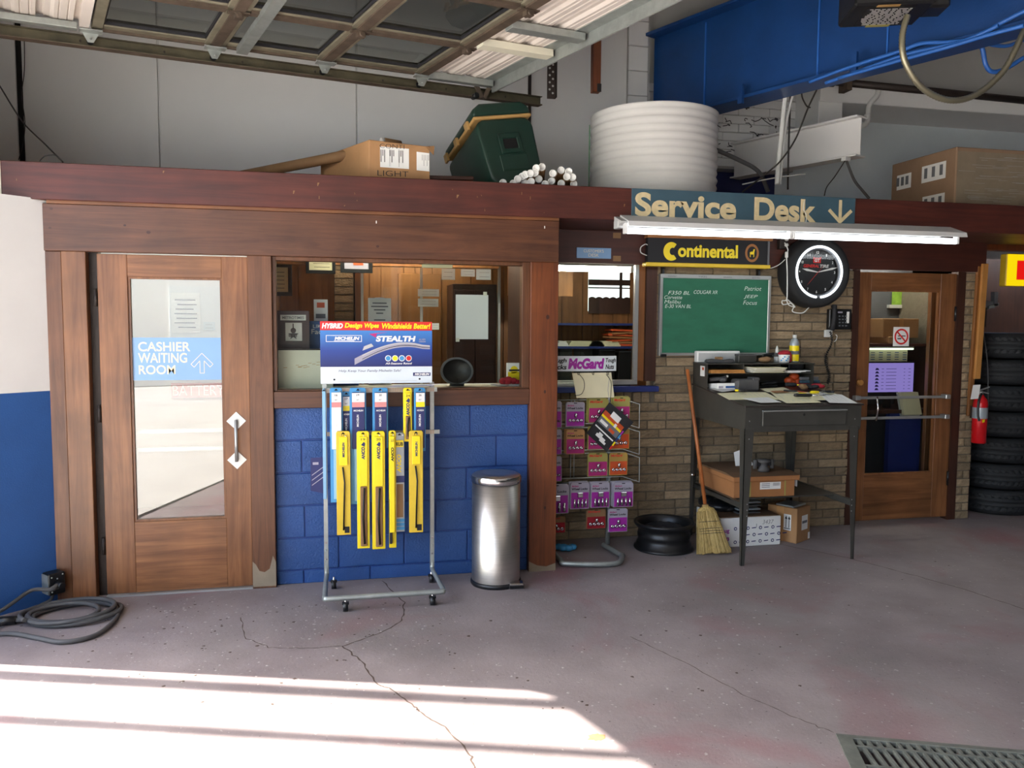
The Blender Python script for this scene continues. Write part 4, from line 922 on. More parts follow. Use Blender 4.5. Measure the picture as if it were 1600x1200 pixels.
wtext(t, [(s, a.x+W*f, b.z-e-.001, .07, .011, 0, 0, 0) for s, f in (('ALIGNMENT', .06), ('TIRES', .33), ('BRAKES', .56), ('ADDED', .82))], Yb-.0095, ['greyink'])
mb = MB(); rr = random.Random(6)
for x in (a.x+.025, b.x-.0): MB().box(x-.02, x+.025, Yb-.025, Yb, a.z-.012, a.z+.008).build('corner_clip', 'black', t, .003)
# tyre clock
cc = onY(1280, 425, .54); t = thing('tyre_clock', 'wall clock set in a black tyre with white lit neon ring', 'clock', (cc.x, .69, cc.z-.28)); Rn = .192
fz = .54
MB().lathe([(.20, .0), (.235, -.012), (.262, .0), (.272, .03), (.274, .12), (.262, .155), (.20, .158), (.2, .1)], (cc.x, fz, cc.z), 48, 0, (0, 1, 0), (1, 0, 0)).build('tyre', 'rubber', t)
MB().disc((cc.x, fz+.03, cc.z), .205, (0, -1, 0), 48).build('face', 'black', t)
MB().lathe([(.172, .018), (.190, .018), (.190, .03), (.172, .03)], (cc.x, fz-.005, cc.z), 48, 0, (0, 1, 0), (1, 0, 0), closed=True).build('inner_ring', 'greyink', t)
g = []
for k in range(64):
    if k in (0,): continue
    u = math.radians(-90+k*5.625); g.append((cc.x+math.cos(u)*Rn, fz-.002, cc.z+math.sin(u)*Rn))
MB().tube(g, .0085, 8).build('neon_ring', 'neon', t)
mb = MB(); Yf = fz+.027
for n in range(1, 13):
    u = math.radians(90-30*n); s = str(n); mb.text(s, (cc.x+math.cos(u)*.150-.009*len(s)*.6, Yf, cc.z+math.sin(u)*.150-.010), X, Z, .011*len(s), .020, 0, .02)
mb.text('GENERAL', (cc.x-.118, Yf, cc.z+.035), X, Z, .135, .024, 1, .03, .2); mb.text('TIRE', (cc.x+.022, Yf, cc.z+.035), X, Z, .078, .024, 0, .03, .2)
mb.add([(cc.x-.036, Yf, cc.z+.070), (cc.x+.028, Yf, cc.z+.070), (cc.x+.032, Yf, cc.z+.117), (cc.x+.015, Yf, cc.z+.110), (cc.x-.02, Yf, cc.z+.110), (cc.x-.038, Yf, cc.z+.117)], [(0, 1, 2, 3, 4, 5)], 1)
mb.text('GT', (cc.x-.026, Yf-.0006, cc.z+.078), X, Z, .046, .024, 0, .04, .1)
mb.build('dial_print', ['paper', 'red'], t)
def hand(nm, ang, l, w, m, back=0., y=.02):
    d = Vector((math.sin(ang), 0, math.cos(ang))); n = Vector((d.z, 0, -d.x)); c = Vector((cc.x, fz+y, cc.z))
    MB().prism([(-back, -w*.4), (l*.7, -w), (l, 0), (l*.7, w), (-back, w*.4)], c, d, n, Y_*-.001).build(nm, m, t)
hand('hour_hand', math.radians(-80), .135, .009, 'paper'); hand('minute_hand', math.radians(77), .175, .008, 'paper', 0, .016); hand('second_hand', math.radians(222), .135, .0015, 'red', .07, .013)
MB().disc((cc.x, fz+.002, cc.z), .2, (0, -1, 0), 48).build('glass_cover', 'glass_face', t)
# outlet, cords
p = onY(1222, 379, .66); t = thing('wall_outlet', 'dark outlet box with two white plugs left of the tyre clock', 'outlet', (p.x, .67, p.z)); MB().box(p.x-.035, p.x+.035, .63, .676, p.z-.05, p.z+.05).build('box', 'pipe', t, .003)
for d in (-.022, .022): MB().ball((p.x+.015, .62, p.z+d), .016, .02, .014, 10).build('plug', 'pvc', t)
t = thing('extension_lead', 'white power lead bundled below the outlet and plugged into the clock', 'lead', (p.x, .6, p.z))
P = [onY(*q, .52) for q in [(1226, 379), (1231, 390), (1229, 400), (1230, 425), (1230, 450), (1229, 468)]]+[onY(*q, .60) for q in [(1222, 470), (1224, 476), (1236, 474), (1242, 480), (1232, 476), (1230, 468), (1240, 478), (1238, 486), (1246, 489), (1256, 488), (1266, 478)]]
MB().tube(smooth_path(P, 6), .0045, 6).build('cable', 'pvc', t)
MB().tube(smooth_path([onY(*q, .6) for q in [(1227, 405), (1218, 413), (1208, 418), (1200, 420)]], 5), .0035, 6).build('sign_cable', 'pvc', t)
pp = onY(1229, 398, .515); MB().obox(pp, X*.010, Y_*.010, Z*.022).build('inline_switch', 'pvc', t, .003)
# wall phone
p0, p1 = onY(1295, 515, .66), onY(1331, 483, .66); ph = t = thing('wall_phone', 'black desk telephone mounted on the brick wall below the clock', 'telephone', ((p0.x+p1.x)/2, .69, p0.z))
MB().box(p0.x, p1.x, .655, .70, p0.z, p1.z).build('body', 'black', t, .006)
c = onY(1303, 497, .62); MB().tube(smooth_path([(c.x-.005, .635, c.z-.085), (c.x-.008, .615, c.z-.05), (c.x-.006, .608, c.z), (c.x-.002, .615, c.z+.06), (c.x+.006, .632, c.z+.092)], 5), [.016+.008*abs(k/10-1)**2 for k in range(21)], 10).build('handset', 'ink', t)
mb = MB()
for i in range(4):
    for j in range(3): q = onY(1312+j*5, 494+i*5, .652); mb.box(q.x-.007, q.x+.007, .651, .656, q.z-.005, q.z+.005)
mb.build('keypad', 'greyink', t); q = onY(1325, 496, .652); MB().box(q.x-.011, q.x+.011, .652, .656, q.z-.045, q.z+.045).build('label_strip', 'paper', t); q = onY(1313, 488, .652); MB().box(q.x-.02, q.x+.02, .652, .656, q.z-.006, q.z+.006).build('display', 'lilac', t)
q = onY(1295, 521, .68); t2 = thing('phone_jack', 'small white phone jack under the telephone', 'jack', (q.x, .69, q.z)); MB().box(q.x-.035, q.x+.03, .675, .695, q.z-.03, q.z+.028).build('plate', 'pvc', t2, .003); MB().tube(smooth_path([onY(*u, .672) for u in [(1306, 523), (1308, 526), (1306, 532), (1303, 534)]], 4), .003, 6).build('lead', 'pvc', t2)
t = ph; P = []
for k in range(190):
    u = k/189; x, yy = 1297-6*u+4*math.sin(u*9), 518+82*u; b = onY(x, yy, .66); w = .006+.006*u; P.append(b+Vector((math.cos(k*.9)*w, math.sin(k*.9)*w, 0)))
MB().tube(P, .0035, 5).build('coiled_cord', 'black', t)
# ------------------------------------------------------------------ right end: boards, extinguisher, dark corner, tyres, lit sign
a, b = onY(1524, 592, .655), onY(1538, 412, .655)
t = thing('wood_board', 'lighter wooden board fixed upright at the pier corner', 'board', (5.21, .66, a.z)); MB().obox(((a.x+b.x)/2+.01, .655, (a.z+b.z)/2), Vector((.027, 0, 0)), Y_*.012, Vector((.012, 0, (b.z-a.z)/2))).build('plank', 'pine', t, .003)
a, b = onY(1514, 650, .675), onY(1530, 416, .675)
t = thing('wood_board', 'darker wooden board behind the lighter board at the pier corner', 'board', (5.18, .69, a.z)); MB().obox(((a.x+b.x)/2+.01, .685, (a.z+b.z)/2), Vector((.022, 0, 0)), Y_*.012, Vector((.014, 0, (b.z-a.z)/2))).build('plank', 'pine_dk', t, .003)
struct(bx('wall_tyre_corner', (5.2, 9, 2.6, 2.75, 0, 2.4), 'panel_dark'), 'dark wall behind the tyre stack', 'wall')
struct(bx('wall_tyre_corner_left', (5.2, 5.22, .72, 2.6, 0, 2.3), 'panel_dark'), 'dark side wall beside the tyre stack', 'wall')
hb = onY(1560, 375, .85); struct(bx('trim_15', (5.36, 8.0, .82, .9, hb.z-.09, hb.z+.05), 'wood_red', None, .003), 'orange-brown header board above the tyre corner', 'trim')
e0 = onY(1528, 692, .60); e1 = onY(1529, 592, .60); ex = e0.x+.005
t = thing('fire_extinguisher', 'red fire extinguisher with hanging inspection tag on the pier boards', 'fire extinguisher', (ex, .60, e0.z))
r = .056; zt = onY(1528, 625, .6).z
MB().lathe([(0, 0), (r*.92, 0), (r, .008), (r, zt-e0.z-.035), (r*.85, zt-e0.z+.005), (r*.45, zt-e0.z+.035), (.022, zt-e0.z+.045), (0, zt-e0.z+.045)], (ex, .60, e0.z), 28).build('cylinder', 'extred', t)
MB().lathe([(r+.0012, zt-e0.z-.15), (r+.0012, zt-e0.z-.06)], (ex, .60, e0.z), 28).build('label', 'silverp', t)
zz = zt+.045; MB().cyl((ex, .6, zz-.005), (ex, .6, zz+.03), .018, .016, 12).build('valve', 'alu', t)
MB().obox((ex+.02, .6, zz+.045), Vector((.055, 0, .016)), Y_*.008, Z*.004).build('lever', 'alu', t); MB().obox((ex+.025, .6, zz+.018), Vector((.045, 0, -.01)), Y_*.008, Z*.004).build('carry_handle', 'alu', t)
q0, q1 = onY(1517, 624, .53), onY(1533, 601, .53); MB().add([(q0.x, .535, q0.z), (q1.x-.015, .535, q0.z+.004), (q1.x, .535, q1.z), (q0.x+.018, .535, q1.z-.003)], [(0, 1, 2, 3)]).build('inspection_tag', 'paper', t)
MB().tube(smooth_path([(ex-.02, .57, zz+.01), (ex-.055, .56, zz-.05), (ex-.06, .555, zz-.16), (ex-.05, .548, zz-.21)], 5), .009, 8).build('hose', 'black', t)
p = onY(1536, 658, .545); MB().quad((p.x-.012, .5405, p.z-.014), (p.x+.012, .5405, p.z-.008), (p.x+.012, .5405, p.z+.014), (p.x-.012, .5405, p.z+.01)).build('sticker', 'yellow', t)
MB().box(ex-.03, ex+.03, .655, .675, e0.z+.2, e0.z+.3).build('wall_bracket', 'pipe', t)
p = onY(1537, 495, .7); t = thing('switch_box', 'dark dusty electrical switch box with hanging cord by the boards', 'switch box', (p.x, .72, p.z-.1)); MB().box(p.x-.035, p.x+.035, .70, .76, p.z-.085, p.z+.075).build('box', 'pipe', t, .005)
for d in (-.03, .0, .045): MB().ball((p.x-.01, .698, p.z+d), .008, .004, .008, 8).build('knockout', 'lightgrey', t)
MB().tube(smooth_path([onY(*u, .69) for u in [(1535, 512), (1539, 535), (1543, 570), (1544, 620), (1543, 665), (1546, 674)]], 6), .004, 6).build('cord', 'cable', t)
p = onY(1550, 478, .9); t = thing('door_closer', 'dusty grey metal arm above the switch box', 'door closer', (p.x, .9, p.z)); MB().obox(p, Vector((.05, 0, .015)), Y_*.02, Z*.012).build('arm', 'galv', t); MB().box(5.22, p.x+.02, .89, .91, p.z-.02, p.z+.04).build('bracket', 'greyink', t); MB().obox(p+Vector((.02, 0, .06)), X*.018, Y_*.02, Z*.06).build('body', 'greyink', t)
for k in range(5): MB().box(5.53, 5.6, 1.30, 1.34, 1.6+k*.07, 1.6+k*.07+.06).build('brick', 'brick', bpy.data.objects['wall_tyre_corner'])
# tyres
tx, ty = 5.72, .98
def tyre_part(z, R, H):
    prof = [(.205, .03), (.22, .012), (.30, .004), (R-.02, .022), (R, .05), (R, H*.28), (R-.007, H*.30), (R-.007, H*.33), (R, H*.35), (R, H*.48), (R-.007, H*.49), (R-.007, H*.52), (R, H*.53), (R, H*.66), (R-.007, H*.68), (R-.007, H*.71), (R, H*.73), (R, H-.05), (R-.02, H-.022), (.30, H-.004), (.22, H-.012), (.205, H-.03)]
    return MB().lathe(prof, (tx, ty, z), 56, 0, closed=True)
rr = random.Random(12)
names = ['lowest tyre of the stack', 'second tyre from the floor', 'third tyre from the floor', 'fourth tyre from the floor', 'fifth tyre from the floor', 'sixth tyre from the floor', 'topmost tyre of the stack']
for k in range(7):
    t = thing('tyre', 'black %s behind the fire extinguisher' % names[k], 'tyre', (tx, ty, .002+k*.224), 'stacked tyres by the pier')
    o = tyre_part(.002+k*.224, .345+rr.uniform(-.012, .008), .22).build('carcass', 'tyre', t)
    mb = MB()
    for j in range(44):
        u = j*2*math.pi/44
        for zz, s in ((.052, .6), (.155, -.6)):
            c = Vector((tx+math.cos(u)*.344, ty+math.sin(u)*.344, .002+k*.224+zz+.01)); td = Vector((-math.sin(u), math.cos(u), 0)); mb.obox(c, td*.014, Vector((math.cos(u), math.sin(u), 0))*.006, (Z+td*s).normalized()*.018)
    o2 = mb.build('tread_blocks', 'tyre', t); o2['kind'] = 'stuff'
    t.location.x += rr.uniform(-.012, .012); t.location.y += rr.uniform(-.01, .01)
a, b = onY(1572, 447, .75), onY(1573, 396, .75)
t = thing('lit_sign', 'lit yellow sign with a red square at the right edge', 'sign', (a.x+.2, .75, a.z)); MB().box(a.x, a.x+.75, .755, .83, a.z, b.z).build('case', 'yellow_dk', t, .008); MB().quad((a.x+.004, .753, a.z+.004), (a.x+.746, .753, a.z+.004), (a.x+.746, .753, b.z-.004), (a.x+.004, .753, b.z-.004)).build('face', 'sign_yel', t)
c0 = onY(1588, 437, .752); c1 = onY(1588, 407, .752); MB().quad((c0.x, .7515, c0.z), (c0.x+.55, .7515, c0.z), (c0.x+.55, .7515, c1.z), (c0.x, .7515, c1.z)).build('red_square', 'sign_red', t)
# ------------------------------------------------------------------ service desk
DX0, DX1, DYF, DYB = 2.655, 3.525, -.155, .655
dk = thing('service_desk', 'grey steel slant-top standing service desk with pigeonholes against the brick wall', 'desk', (3.09, .25, 0))
zt0, zt1, YS = 1.085, 1.150, .42
ztop = onY(1106, 568, YS).z
# top, slanting up towards the wall
MB().prism([(DYF-.015, zt0-.012), (DYB, zt1+.010), (DYB, zt1+.022), (DYF-.015, zt0)], (DX0-.01, 0, 0), Y_, Z, X*(DX1-DX0+.02)).build('top', 'desk_top', dk, .002)
def ztab(y): return zt0+(zt1+.022-zt0)*(y-DYF+.015)/(DYB-DYF+.015)
for x in (DX0, DX1-.006): MB().prism([(DYF, .915), (DYB, .925), (DYB, ztop), (YS, ztop), (YS, ztab(YS)), (DYF, zt0-.012)], (x, 0, 0), Y_, Z, X*.006).build('side_panel', 'desk', dk)
MB().box(DX0+.006, DX1-.006, DYF, DYF+.006, .905, zt0-.012).build('apron', 'desk', dk)
MB().box(DX0, DX1, DYB-.006, DYB, .92, ztop).build('back_panel', 'desk', dk)
dr = MB().box(2.775, 3.40, DYF-.014, DYF, .945, 1.045).build('drawer', 'desk', dk, .003)
MB().box(2.775, 3.40, DYF-.028, DYF-.002, 1.043, 1.051).build('drawer_lip', 'alu', dr)
MB().disc((3.08, DYF-.0155, 1.018), .009, (0, -1, 0), 12).build('keyhole', 'dark', dr)
# pigeonhole unit
MB().box(DX0-.004, DX1+.004, YS-.01, DYB, ztop-.008, ztop).build('shelf_top', 'desk', dk, .002)
zs = onY(1106, 583, YS).z
MB().box(DX0+.006, DX1-.006, YS, DYB-.006, zs-.008, zs).build('shelf', 'desk', dk)
for px in (1162, 1219): x = onY(px, 575, YS).x; MB().box(x-.003, x+.003, YS, DYB-.006, zs, ztop-.008).build('divider', 'desk', dk)
p = onY(1096, 577, .5); MB().box(DX0-.0018, DX0, .46, .53, p.z-.05, p.z+.025).build('sticker', 'paper', dk); MB().box(DX0-.0026, DX0-.0018, .47, .50, p.z-.005, p.z+.015).build('sticker_print', 'orange', dk)
# legs: folded angle legs tapering to the floor
def leg(x, y, sx, sy):
    m = MB(); t = .004
    m.prism([(0, .93), (.068, .93), (.024, 0), (0, 0)], (x, y, 0), X*sx, Z, Y_*(t*sy)); m.prism([(0, .93), (.068, .93), (.024, 0), (0, 0)], (x, y, 0), Y_*sy, Z, X*(t*sx)); return m
for x, y, sx, sy in ((DX0, DYF, 1, 1), (DX1-.02, DYF, -1, 1), (DX0, DYB, 1, -1), (DX1-.02, DYB, -1, -1)):
    o = leg(x-.0025*sx, y-.0025*sy, sx, sy).build('leg', 'desk', dk)
    if y < 0:
        for z in (.86, .98, .42, .38, .34): MB().disc((x+sx*.03, y-.0035, z), .004, (0, -1, 0), 8).build('bolt', 'alu', o)
zr = onY(1154, 792, DYF).z
for x in (DX0+.02, DX1-.05): MB().box(x, x+.03, DYF+.01, DYB-.01, zr-.03, zr+.01).build('side_rail', 'desk', dk)
MB().box(DX0+.02, DX1-.03, .05, DYB-.02, zr+.0, zr+.008).build('lower_shelf', 'desk', dk)
MB().cyl((DX0-.01, .63, zr+.07), (DX0+.02, .63, zr+.07), .013, .013, 10).build('bolt_head', 'chrome', dk)
zr += .008
def on_desk(px, py):   # a point of the slanted top
    k = (zt1+.022-zt0)/(DYB-DYF+.015); d = _ray(px, py); y0 = DYF-.015
    t = (zt0+k*(CAM.y-y0)-CAM.z)/(d.z-k*d.y); return CAM+d*t
TS = Vector((0, DYB-DYF+.015, zt1+.022-zt0)).normalized(); TN = Vector((0, -TS.z, TS.y))
rr = random.Random(31)
def desk_sheet(c4, name, label, m, k=0, cat='paper', group=None):
    P = [on_desk(*q)+TN*(.002+.0014*k) for q in c4]; c = sum(P, Vector())/4
    t = thing(name, label, cat, c, group); mb = MB(); Q = [p+TN*.0011 for p in P]; mb.add(P+Q, [(0, 1, 2, 3), (7, 6, 5, 4), (0, 4, 5, 1), (1, 5, 6, 2), (2, 6, 7, 3), (3, 7, 4, 0)]); o = mb.build('sheet', m, t)
    l = MB(); 
    for j in range(5):
        f = .15+.15*j; a = Q[0].lerp(Q[3], f); b = Q[1].lerp(Q[2], f); a2, b2 = a.lerp(b, .1), a.lerp(b, rr.uniform(.4, .9)); e = (Q[3]-Q[0])*.012
        l.quad(a2+TN*.0004, b2+TN*.0004, b2+e+TN*.0004, a2+e+TN*.0004)
    l.build('print', 'lilac', t); return t
D = lambda x, y: (1070+x/5.714, 530+y/5.714)
S = [([D(285, 485), D(395, 545), D(650, 540), D(470, 478)], 'job sheet at the front left of the desk', 'manila'),
     ([D(470, 478), D(560, 540), D(850, 545), D(720, 478)], 'job sheet beside the leftmost sheet on the desk', 'manila'),
     ([D(670, 450), D(740, 480), D(960, 470), D(880, 435)], 'job sheet at the back middle of the desk', 'manila'),
     ([D(760, 480), D(850, 555), D(1180, 560), D(1000, 478)], 'job sheet at the centre of the desk', 'manila'),
     ([D(860, 556), D(910, 582), D(1220, 575), D(1160, 550)], 'job sheet at the front centre edge of the desk', 'manila'),
     ([D(510, 540), D(680, 580), D(860, 575), D(740, 530)], 'white and blue printed sheet at the front of the desk', 'paper'),
     ([D(1040, 490), D(1160, 560), D(1290, 555), D(1180, 485)], 'job sheet under the screwdriver on the desk', 'manila'),
     ([D(1180, 490), D(1290, 582), D(1540, 588), D(1400, 510)], 'large cream sheet at the front right corner of the desk', 'paper'),
     ([D(1210, 485), D(1300, 510), D(1350, 505), D(1260, 478)], 'small cream sheet at the right back of the desk', 'manila'),
     ([D(215, 455), D(330, 490), D(480, 470), D(400, 450)], 'grey printed sheet under the white scale on the desk', 'lightgrey'),
     ([D(760, 482), D(800, 498), D(930, 492), D(900, 478)], 'orange folder edge on the papers of the desk', 'card_or')]
for k, (q, lb, m) in enumerate(S): desk_sheet(q, 'job_sheet' if 'sheet' in lb else 'folder', lb, m, k)
def tool(px, py, l, ang, mh, name, label, cat='tool', th=.009, tip='chrome'):
    c = on_desk(px, py)+TN*(.018+th); d = (X*math.cos(ang)+TS*math.sin(ang)); t = thing(name, label, cat, c)
    MB().tube([c-d*l*.5, c-d*l*.42, c-d*.0, c+d*l*.08], [th*.7, th, th*.9, th*.5], 8).build('handle', mh, t); MB().cyl(c+d*l*.06, c+d*l*.5, th*.35, th*.25, 6).build('shaft', tip, t); return t
tool(*D(1110, 540), .22, -.15, 'black', 'screwdriver', 'black handled screwdriver lying at the front right of the desk', th=.013)
tool(*D(1075, 522), .10, -.1, 'yellow', 'marker_pen', 'yellow marker pen lying left of the screwdriver', 'pen')
tool(*D(1185, 508), .12, .05, 'yellow', 'marker_pen', 'yellow marker pen right of the screwdriver', 'pen', th=.011)
tool(*D(490, 490), .07, -.2, 'yellow', 'marker_pen', 'short yellow pen at the left of the papers', 'pen', th=.008)
tool(*D(535, 497), .09, -.25, 'black', 'black_pen', 'black pen beside the short yellow pen', 'pen', th=.012, tip='black')
tool(*D(985, 495), .16, -.5, 'black', 'black_pen', 'black pen on the middle of the papers', 'pen', th=.007, tip='orange')
tool(*D(980, 447), .14, -.3, 'ink', 'pliers', 'dark pliers at the back of the desk', 'tool', th=.016, tip='yellow')
c = on_desk(*D(1275, 510))+TN*.03; t = thing('key_bunch', 'bunch of dark keys on the cream sheet at the right of the desk', 'keys', c); mb = MB(); rr = random.Random(5)
for k in range(7): d = Vector((math.cos(k*.9), math.sin(k*.9)*.8, rr.uniform(-.05, .25))); mb.obox(c+d*.022, d*.024, d.cross(Z).normalized()*.009, d.cross(d.cross(Z)).normalized()*.004)
mb.build('keys', 'ink', t); MB().lathe([(.012, -.0015), (.015, 0), (.012, .0015), (.010, 0)], c+TN*.004, 14, 0, TN, closed=True).build('ring', 'chrome', t)
# white scale with something dark on it, dark clamp lamp body
c = on_desk(*D(325, 445)); t = thing('card_reader', 'white slanted desk device with a blue band at the left of the desk', 'device', c)
MB().prism([(-.075, 0), (.10, 0), (.10, .03), (-.075, .045)], (2.70, c.y, c.z+.004), Y_, Z, X*.15).build('body', 'paper', t, .004); MB().box(2.765, 2.84, c.y-.077, c.y-.0755, c.z+.014, c.z+.028).build('blue_band', 'blue', t); MB().box(2.71, 2.745, c.y-.077, c.y-.0755, c.z+.014, c.z+.028).build('print', 'lilac', t)
t2 = thing('metal_fitting', 'dark metal fitting lying on the white desk device', 'fitting', c+Z*.06); mb = MB(); mb.tube(smooth_path([(2.70, c.y+.06, c.z+.065), (2.74, c.y+.05, c.z+.07), (2.79, c.y+.03, c.z+.075), (2.82, c.y+.02, c.z+.085)], 4), .016, 8).ball((2.79, c.y+.02, c.z+.068), .03, .03, .022, 10); mb.build('body', 'cable', t2); MB().ball((2.825, c.y+.02, c.z+.092), .01, n=8).build('tip', 'paper', t2)
c = on_desk(*D(580, 462)); t = thing('dark_plastic_case', 'lumpy charcoal plastic case on the desk between device and papers', 'case', c)
MB().box(c.x-.105, c.x+.075, c.y-.01, c.y+.10, c.z, c.z+.085).build('body', 'cable', t, .012); MB().box(c.x-.115, c.x-.06, c.y+.0, c.y+.08, c.z+.01, c.z+.075).build('left_lug', 'cable', t, .01); MB().box(c.x+.02, c.x+.08, c.y-.005, c.y+.09, c.z+.07, c.z+.098).build('top_lug', 'cable', t, .008)
c = on_desk(*D(740, 430)); t = thing('stapler', 'dark stapler at the back of the desk', 'stapler', c+TN*.006); MB().obox(c+TN*.012, X*.07, TS*.018, TN*.008).build('base', 'black', t, .003); MB().obox(c+TN*.034, X*.065+TN*.006, TS*.016, TN*.009).build('arm', 'ink', t, .004)
# goods in the pigeonholes
x0, x1 = onY(1107, 583, YS).x, onY(1162, 583, YS).x; t = thing('folder_stack', 'tan folders in the left pigeonhole', 'folders', ((x0+x1)/2, .5, zs))
for k in range(3): MB().box(x0+.008, x1-.004-.002*k, YS-.03+.004*k, .62, zs-.012*0+k*.008, zs+k*.008+.007).build('folder', 'pine', t)
xa, xb = onY(1165, 583, YS).x, onY(1225, 583, YS).x; t = thing('paper_stack', 'cream and white papers sliding out of the middle pigeonhole', 'papers', ((xa+xb)/2, .5, zs)); rr = random.Random(17)
for k in range(7): a = rr.uniform(-.15, .15); MB().obox(((xa+xb)/2+rr.uniform(-.02, .02), .49-.012*k, zs+.004+k*.006), Vector((.125, a*.12, 0)), Vector((-a*.1, .105, .0)), Z*.002).build('sheet', ['manila', 'paper'][k % 2], t)
x = onY(1240, 580, YS).x; t = thing('paper_stack', 'white papers in the right pigeonhole', 'papers', (x, .5, zs)); 
for k in range(3): MB().box(x-.06, x+.05+.04*k, YS-.02, .6, zs+k*.005, zs+k*.005+.004).build('sheet', 'paper', t)
x = onY(1255, 576, YS).x; t = thing('dark_tool_box', 'small black box in the right pigeonhole', 'box', (x, .5, zs+.02)); MB().box(x-.07, x+.06, .50, .62, zs+.017, zs+.075).build('body', 'black', t, .006); MB().box(x-.05, x+.04, .497, .503, zs+.03, zs+.06).build('label', 'ink', t)
x = onY(1242, 600, .5).x; zd = ztab(.5); t = thing('orange_gloves', 'crumpled orange and red cloth under the right pigeonhole', 'cloth', (x, .5, zd)); mb = MB()
for dx, dz, r in ((-.03, .04, .04), (.01, .07, .04), (.03, .03, .045), (-.01, .025, .045)): mb.ball((x+dx, .53, zd+.0+dz), r, .04, r*.8, 10)
mb.build('cloth', 'orange', t)
x = onY(1262, 600, .5).x; t = thing('book_pile', 'blue-grey books lying under the right pigeonhole', 'books', (x, .5, zd))
for k, m in enumerate(('rag', 'signblue', 'greyink')): MB().box(x-.09+.01*k, x+.085-.006*k, .45+.01*k, .60, zd+.0+k*.024, zd+k*.024+.022).build('book', m, t, .002)
x = onY(1262, 610, .4).x; c = on_desk(*D(1120, 455)); t = thing('glove_pile', 'pile of dark gloves and tools at the back right of the desk', 'gloves', c); mb = MB(); rr = random.Random(9)
for k in range(9): mb.ball(c+Vector((rr.uniform(-.09, .09), rr.uniform(-.03, .03), .02+rr.uniform(0, .02))), .035, .03, .016, 8, k % 3)
mb.build('gloves', ['ink', 'rag', 'tan_brown'], t)
# on top of the pigeonholes
zz = ztop
t = thing('white_tray', 'white plastic tray standing behind the stapler on the pigeonhole top', 'tray', (2.75, .58, zz)); a, b = onY(1088, 560, .60), onY(1155, 556, .60); MB().box(a.x, b.x, .585, .64, zz, zz+.085).build('body', 'paper', t, .006); MB().box(a.x+.01, b.x-.01, .582, .586, zz+.012, zz+.07).build('front_panel', 'lightgrey', t)
c = Vector((onY(1124, 562, .5).x, .5, zz)); t = thing('tape_dispenser', 'low black tape dispenser on the pigeonhole top', 'tape dispenser', c); MB().prism([(-.11, .008), (-.08, .0), (.09, .0), (.11, .012), (.10, .03), (.03, .022), (-.05, .03), (-.10, .026)], c-Y_*.03, X, Z, Y_*.06).build('base', 'cable', t, .004); MB().box(c.x-.03, c.x+.02, .48, .52, zz+.024, zz+.045).build('roll', 'tan_brown', t, .004)
c = Vector((onY(1166, 560, .52).x, .52, zz)); t = thing('dark_box', 'flat dark grey box standing on the pigeonhole top under the board', 'box', c); MB().box(c.x-.072, c.x+.072, .50, .56, zz, zz+.062).build('body', 'desk', t, .003); MB().box(c.x-.074, c.x+.074, .497, .563, zz+.05, zz+.064).build('lid', 'cable', t, .002)
c = Vector((onY(1195, 562, .5).x, .5, zz)); t = thing('brown_stone', 'brown lump of stone on the pigeonhole top', 'stone', c); MB().ball(c+Z*.022, .052, .035, .022, 12).ball(c+Vector((.015, 0, .026)), .032, .03, .022, 10).build('stone', 'tan_brown', t)
c = Vector((onY(1208, 557, .52).x, .54, zz)); t = thing('wire_brush', 'black handled brush lying across the stone', 'brush', c); MB().obox(c+Vector((-.03, 0, .06)), Vector((.05, 0, .008)), Y_*.012, Z*.008).build('handle', 'black', t, .004); MB().obox(c+Vector((.03, 0, .058)), Vector((.02, 0, .0)), Y_*.014, Z*.014).build('bristles', 'cable', t)
c = Vector((onY(1216, 556, .54).x, .56, zz)); t = thing('white_bottle', 'small white bottle with pointed cap by the red rag', 'bottle', c); MB().lathe([(0, 0), (.022, 0), (.022, .055), (.014, .07), (.012, .08), (0, .08)], c, 18).build('body', 'paper', t); MB().lathe([(.013, .08), (.012, .095), (.004, .125), (0, .125)], c, 14).build('cap', 'pvc', t)
c = Vector((onY(1223, 556, .5).x, .48, zz)); t = thing('patterned_tub', 'white patterned tub under the red rag', 'tub', c); MB().lathe([(0, 0), (.036, 0), (.042, .06), (.040, .062), (0, .058)], c, 22).build('tub', 'paper', t); mb = MB()
for k in range(9): u = -2.6+k*.3; mb.obox(c+Vector((math.cos(u)*.0405, math.sin(u)*.0405, .02+.013*(k % 3))), Vector((-math.sin(u), math.cos(u), 0))*.006, Z*.005, Vector((math.cos(u), math.sin(u), 0))*.0006)
mb.build('print', 'packblue', t)
t = thing('red_rag', 'red rag draped over the patterned tub', 'rag', c+Z*.06); mb = MB(); mb.ball(c+Vector((.005, 0, .075)), .045, .04, .02, 12).ball(c+Vector((.035, .01, .05)), .03, .035, .035, 10).ball(c+Vector((.045, .01, .025)), .022, .03, .028, 10).ball(c+Vector((-.02, 0, .07)), .03, .03, .016, 10); mb.build('cloth', 'rag', t)
c = Vector((onY(1243, 556, .5).x, .52, zz)); t = thing('cleaner_bottle', 'tall yellow labelled bottle with clear shoulder and white cap', 'bottle', c)
MB().lathe([(0, 0), (.034, 0), (.036, .004), (.036, .13), (.034, .15), (.024, .175), (.014, .185), (.014, .19), (0, .19)], c, 24).build('body', 'silverp', t); MB().lathe([(.0365, .012), (.0365, .128)], c, 24).build('label', 'yellow', t); MB().lathe([(.037, .062), (.037, .088)], c, 24).build('label_band', 'greyink', t); MB().lathe([(.015, .187), (.015, .21), (0, .21)], c, 16).build('cap', 'pvc', t)
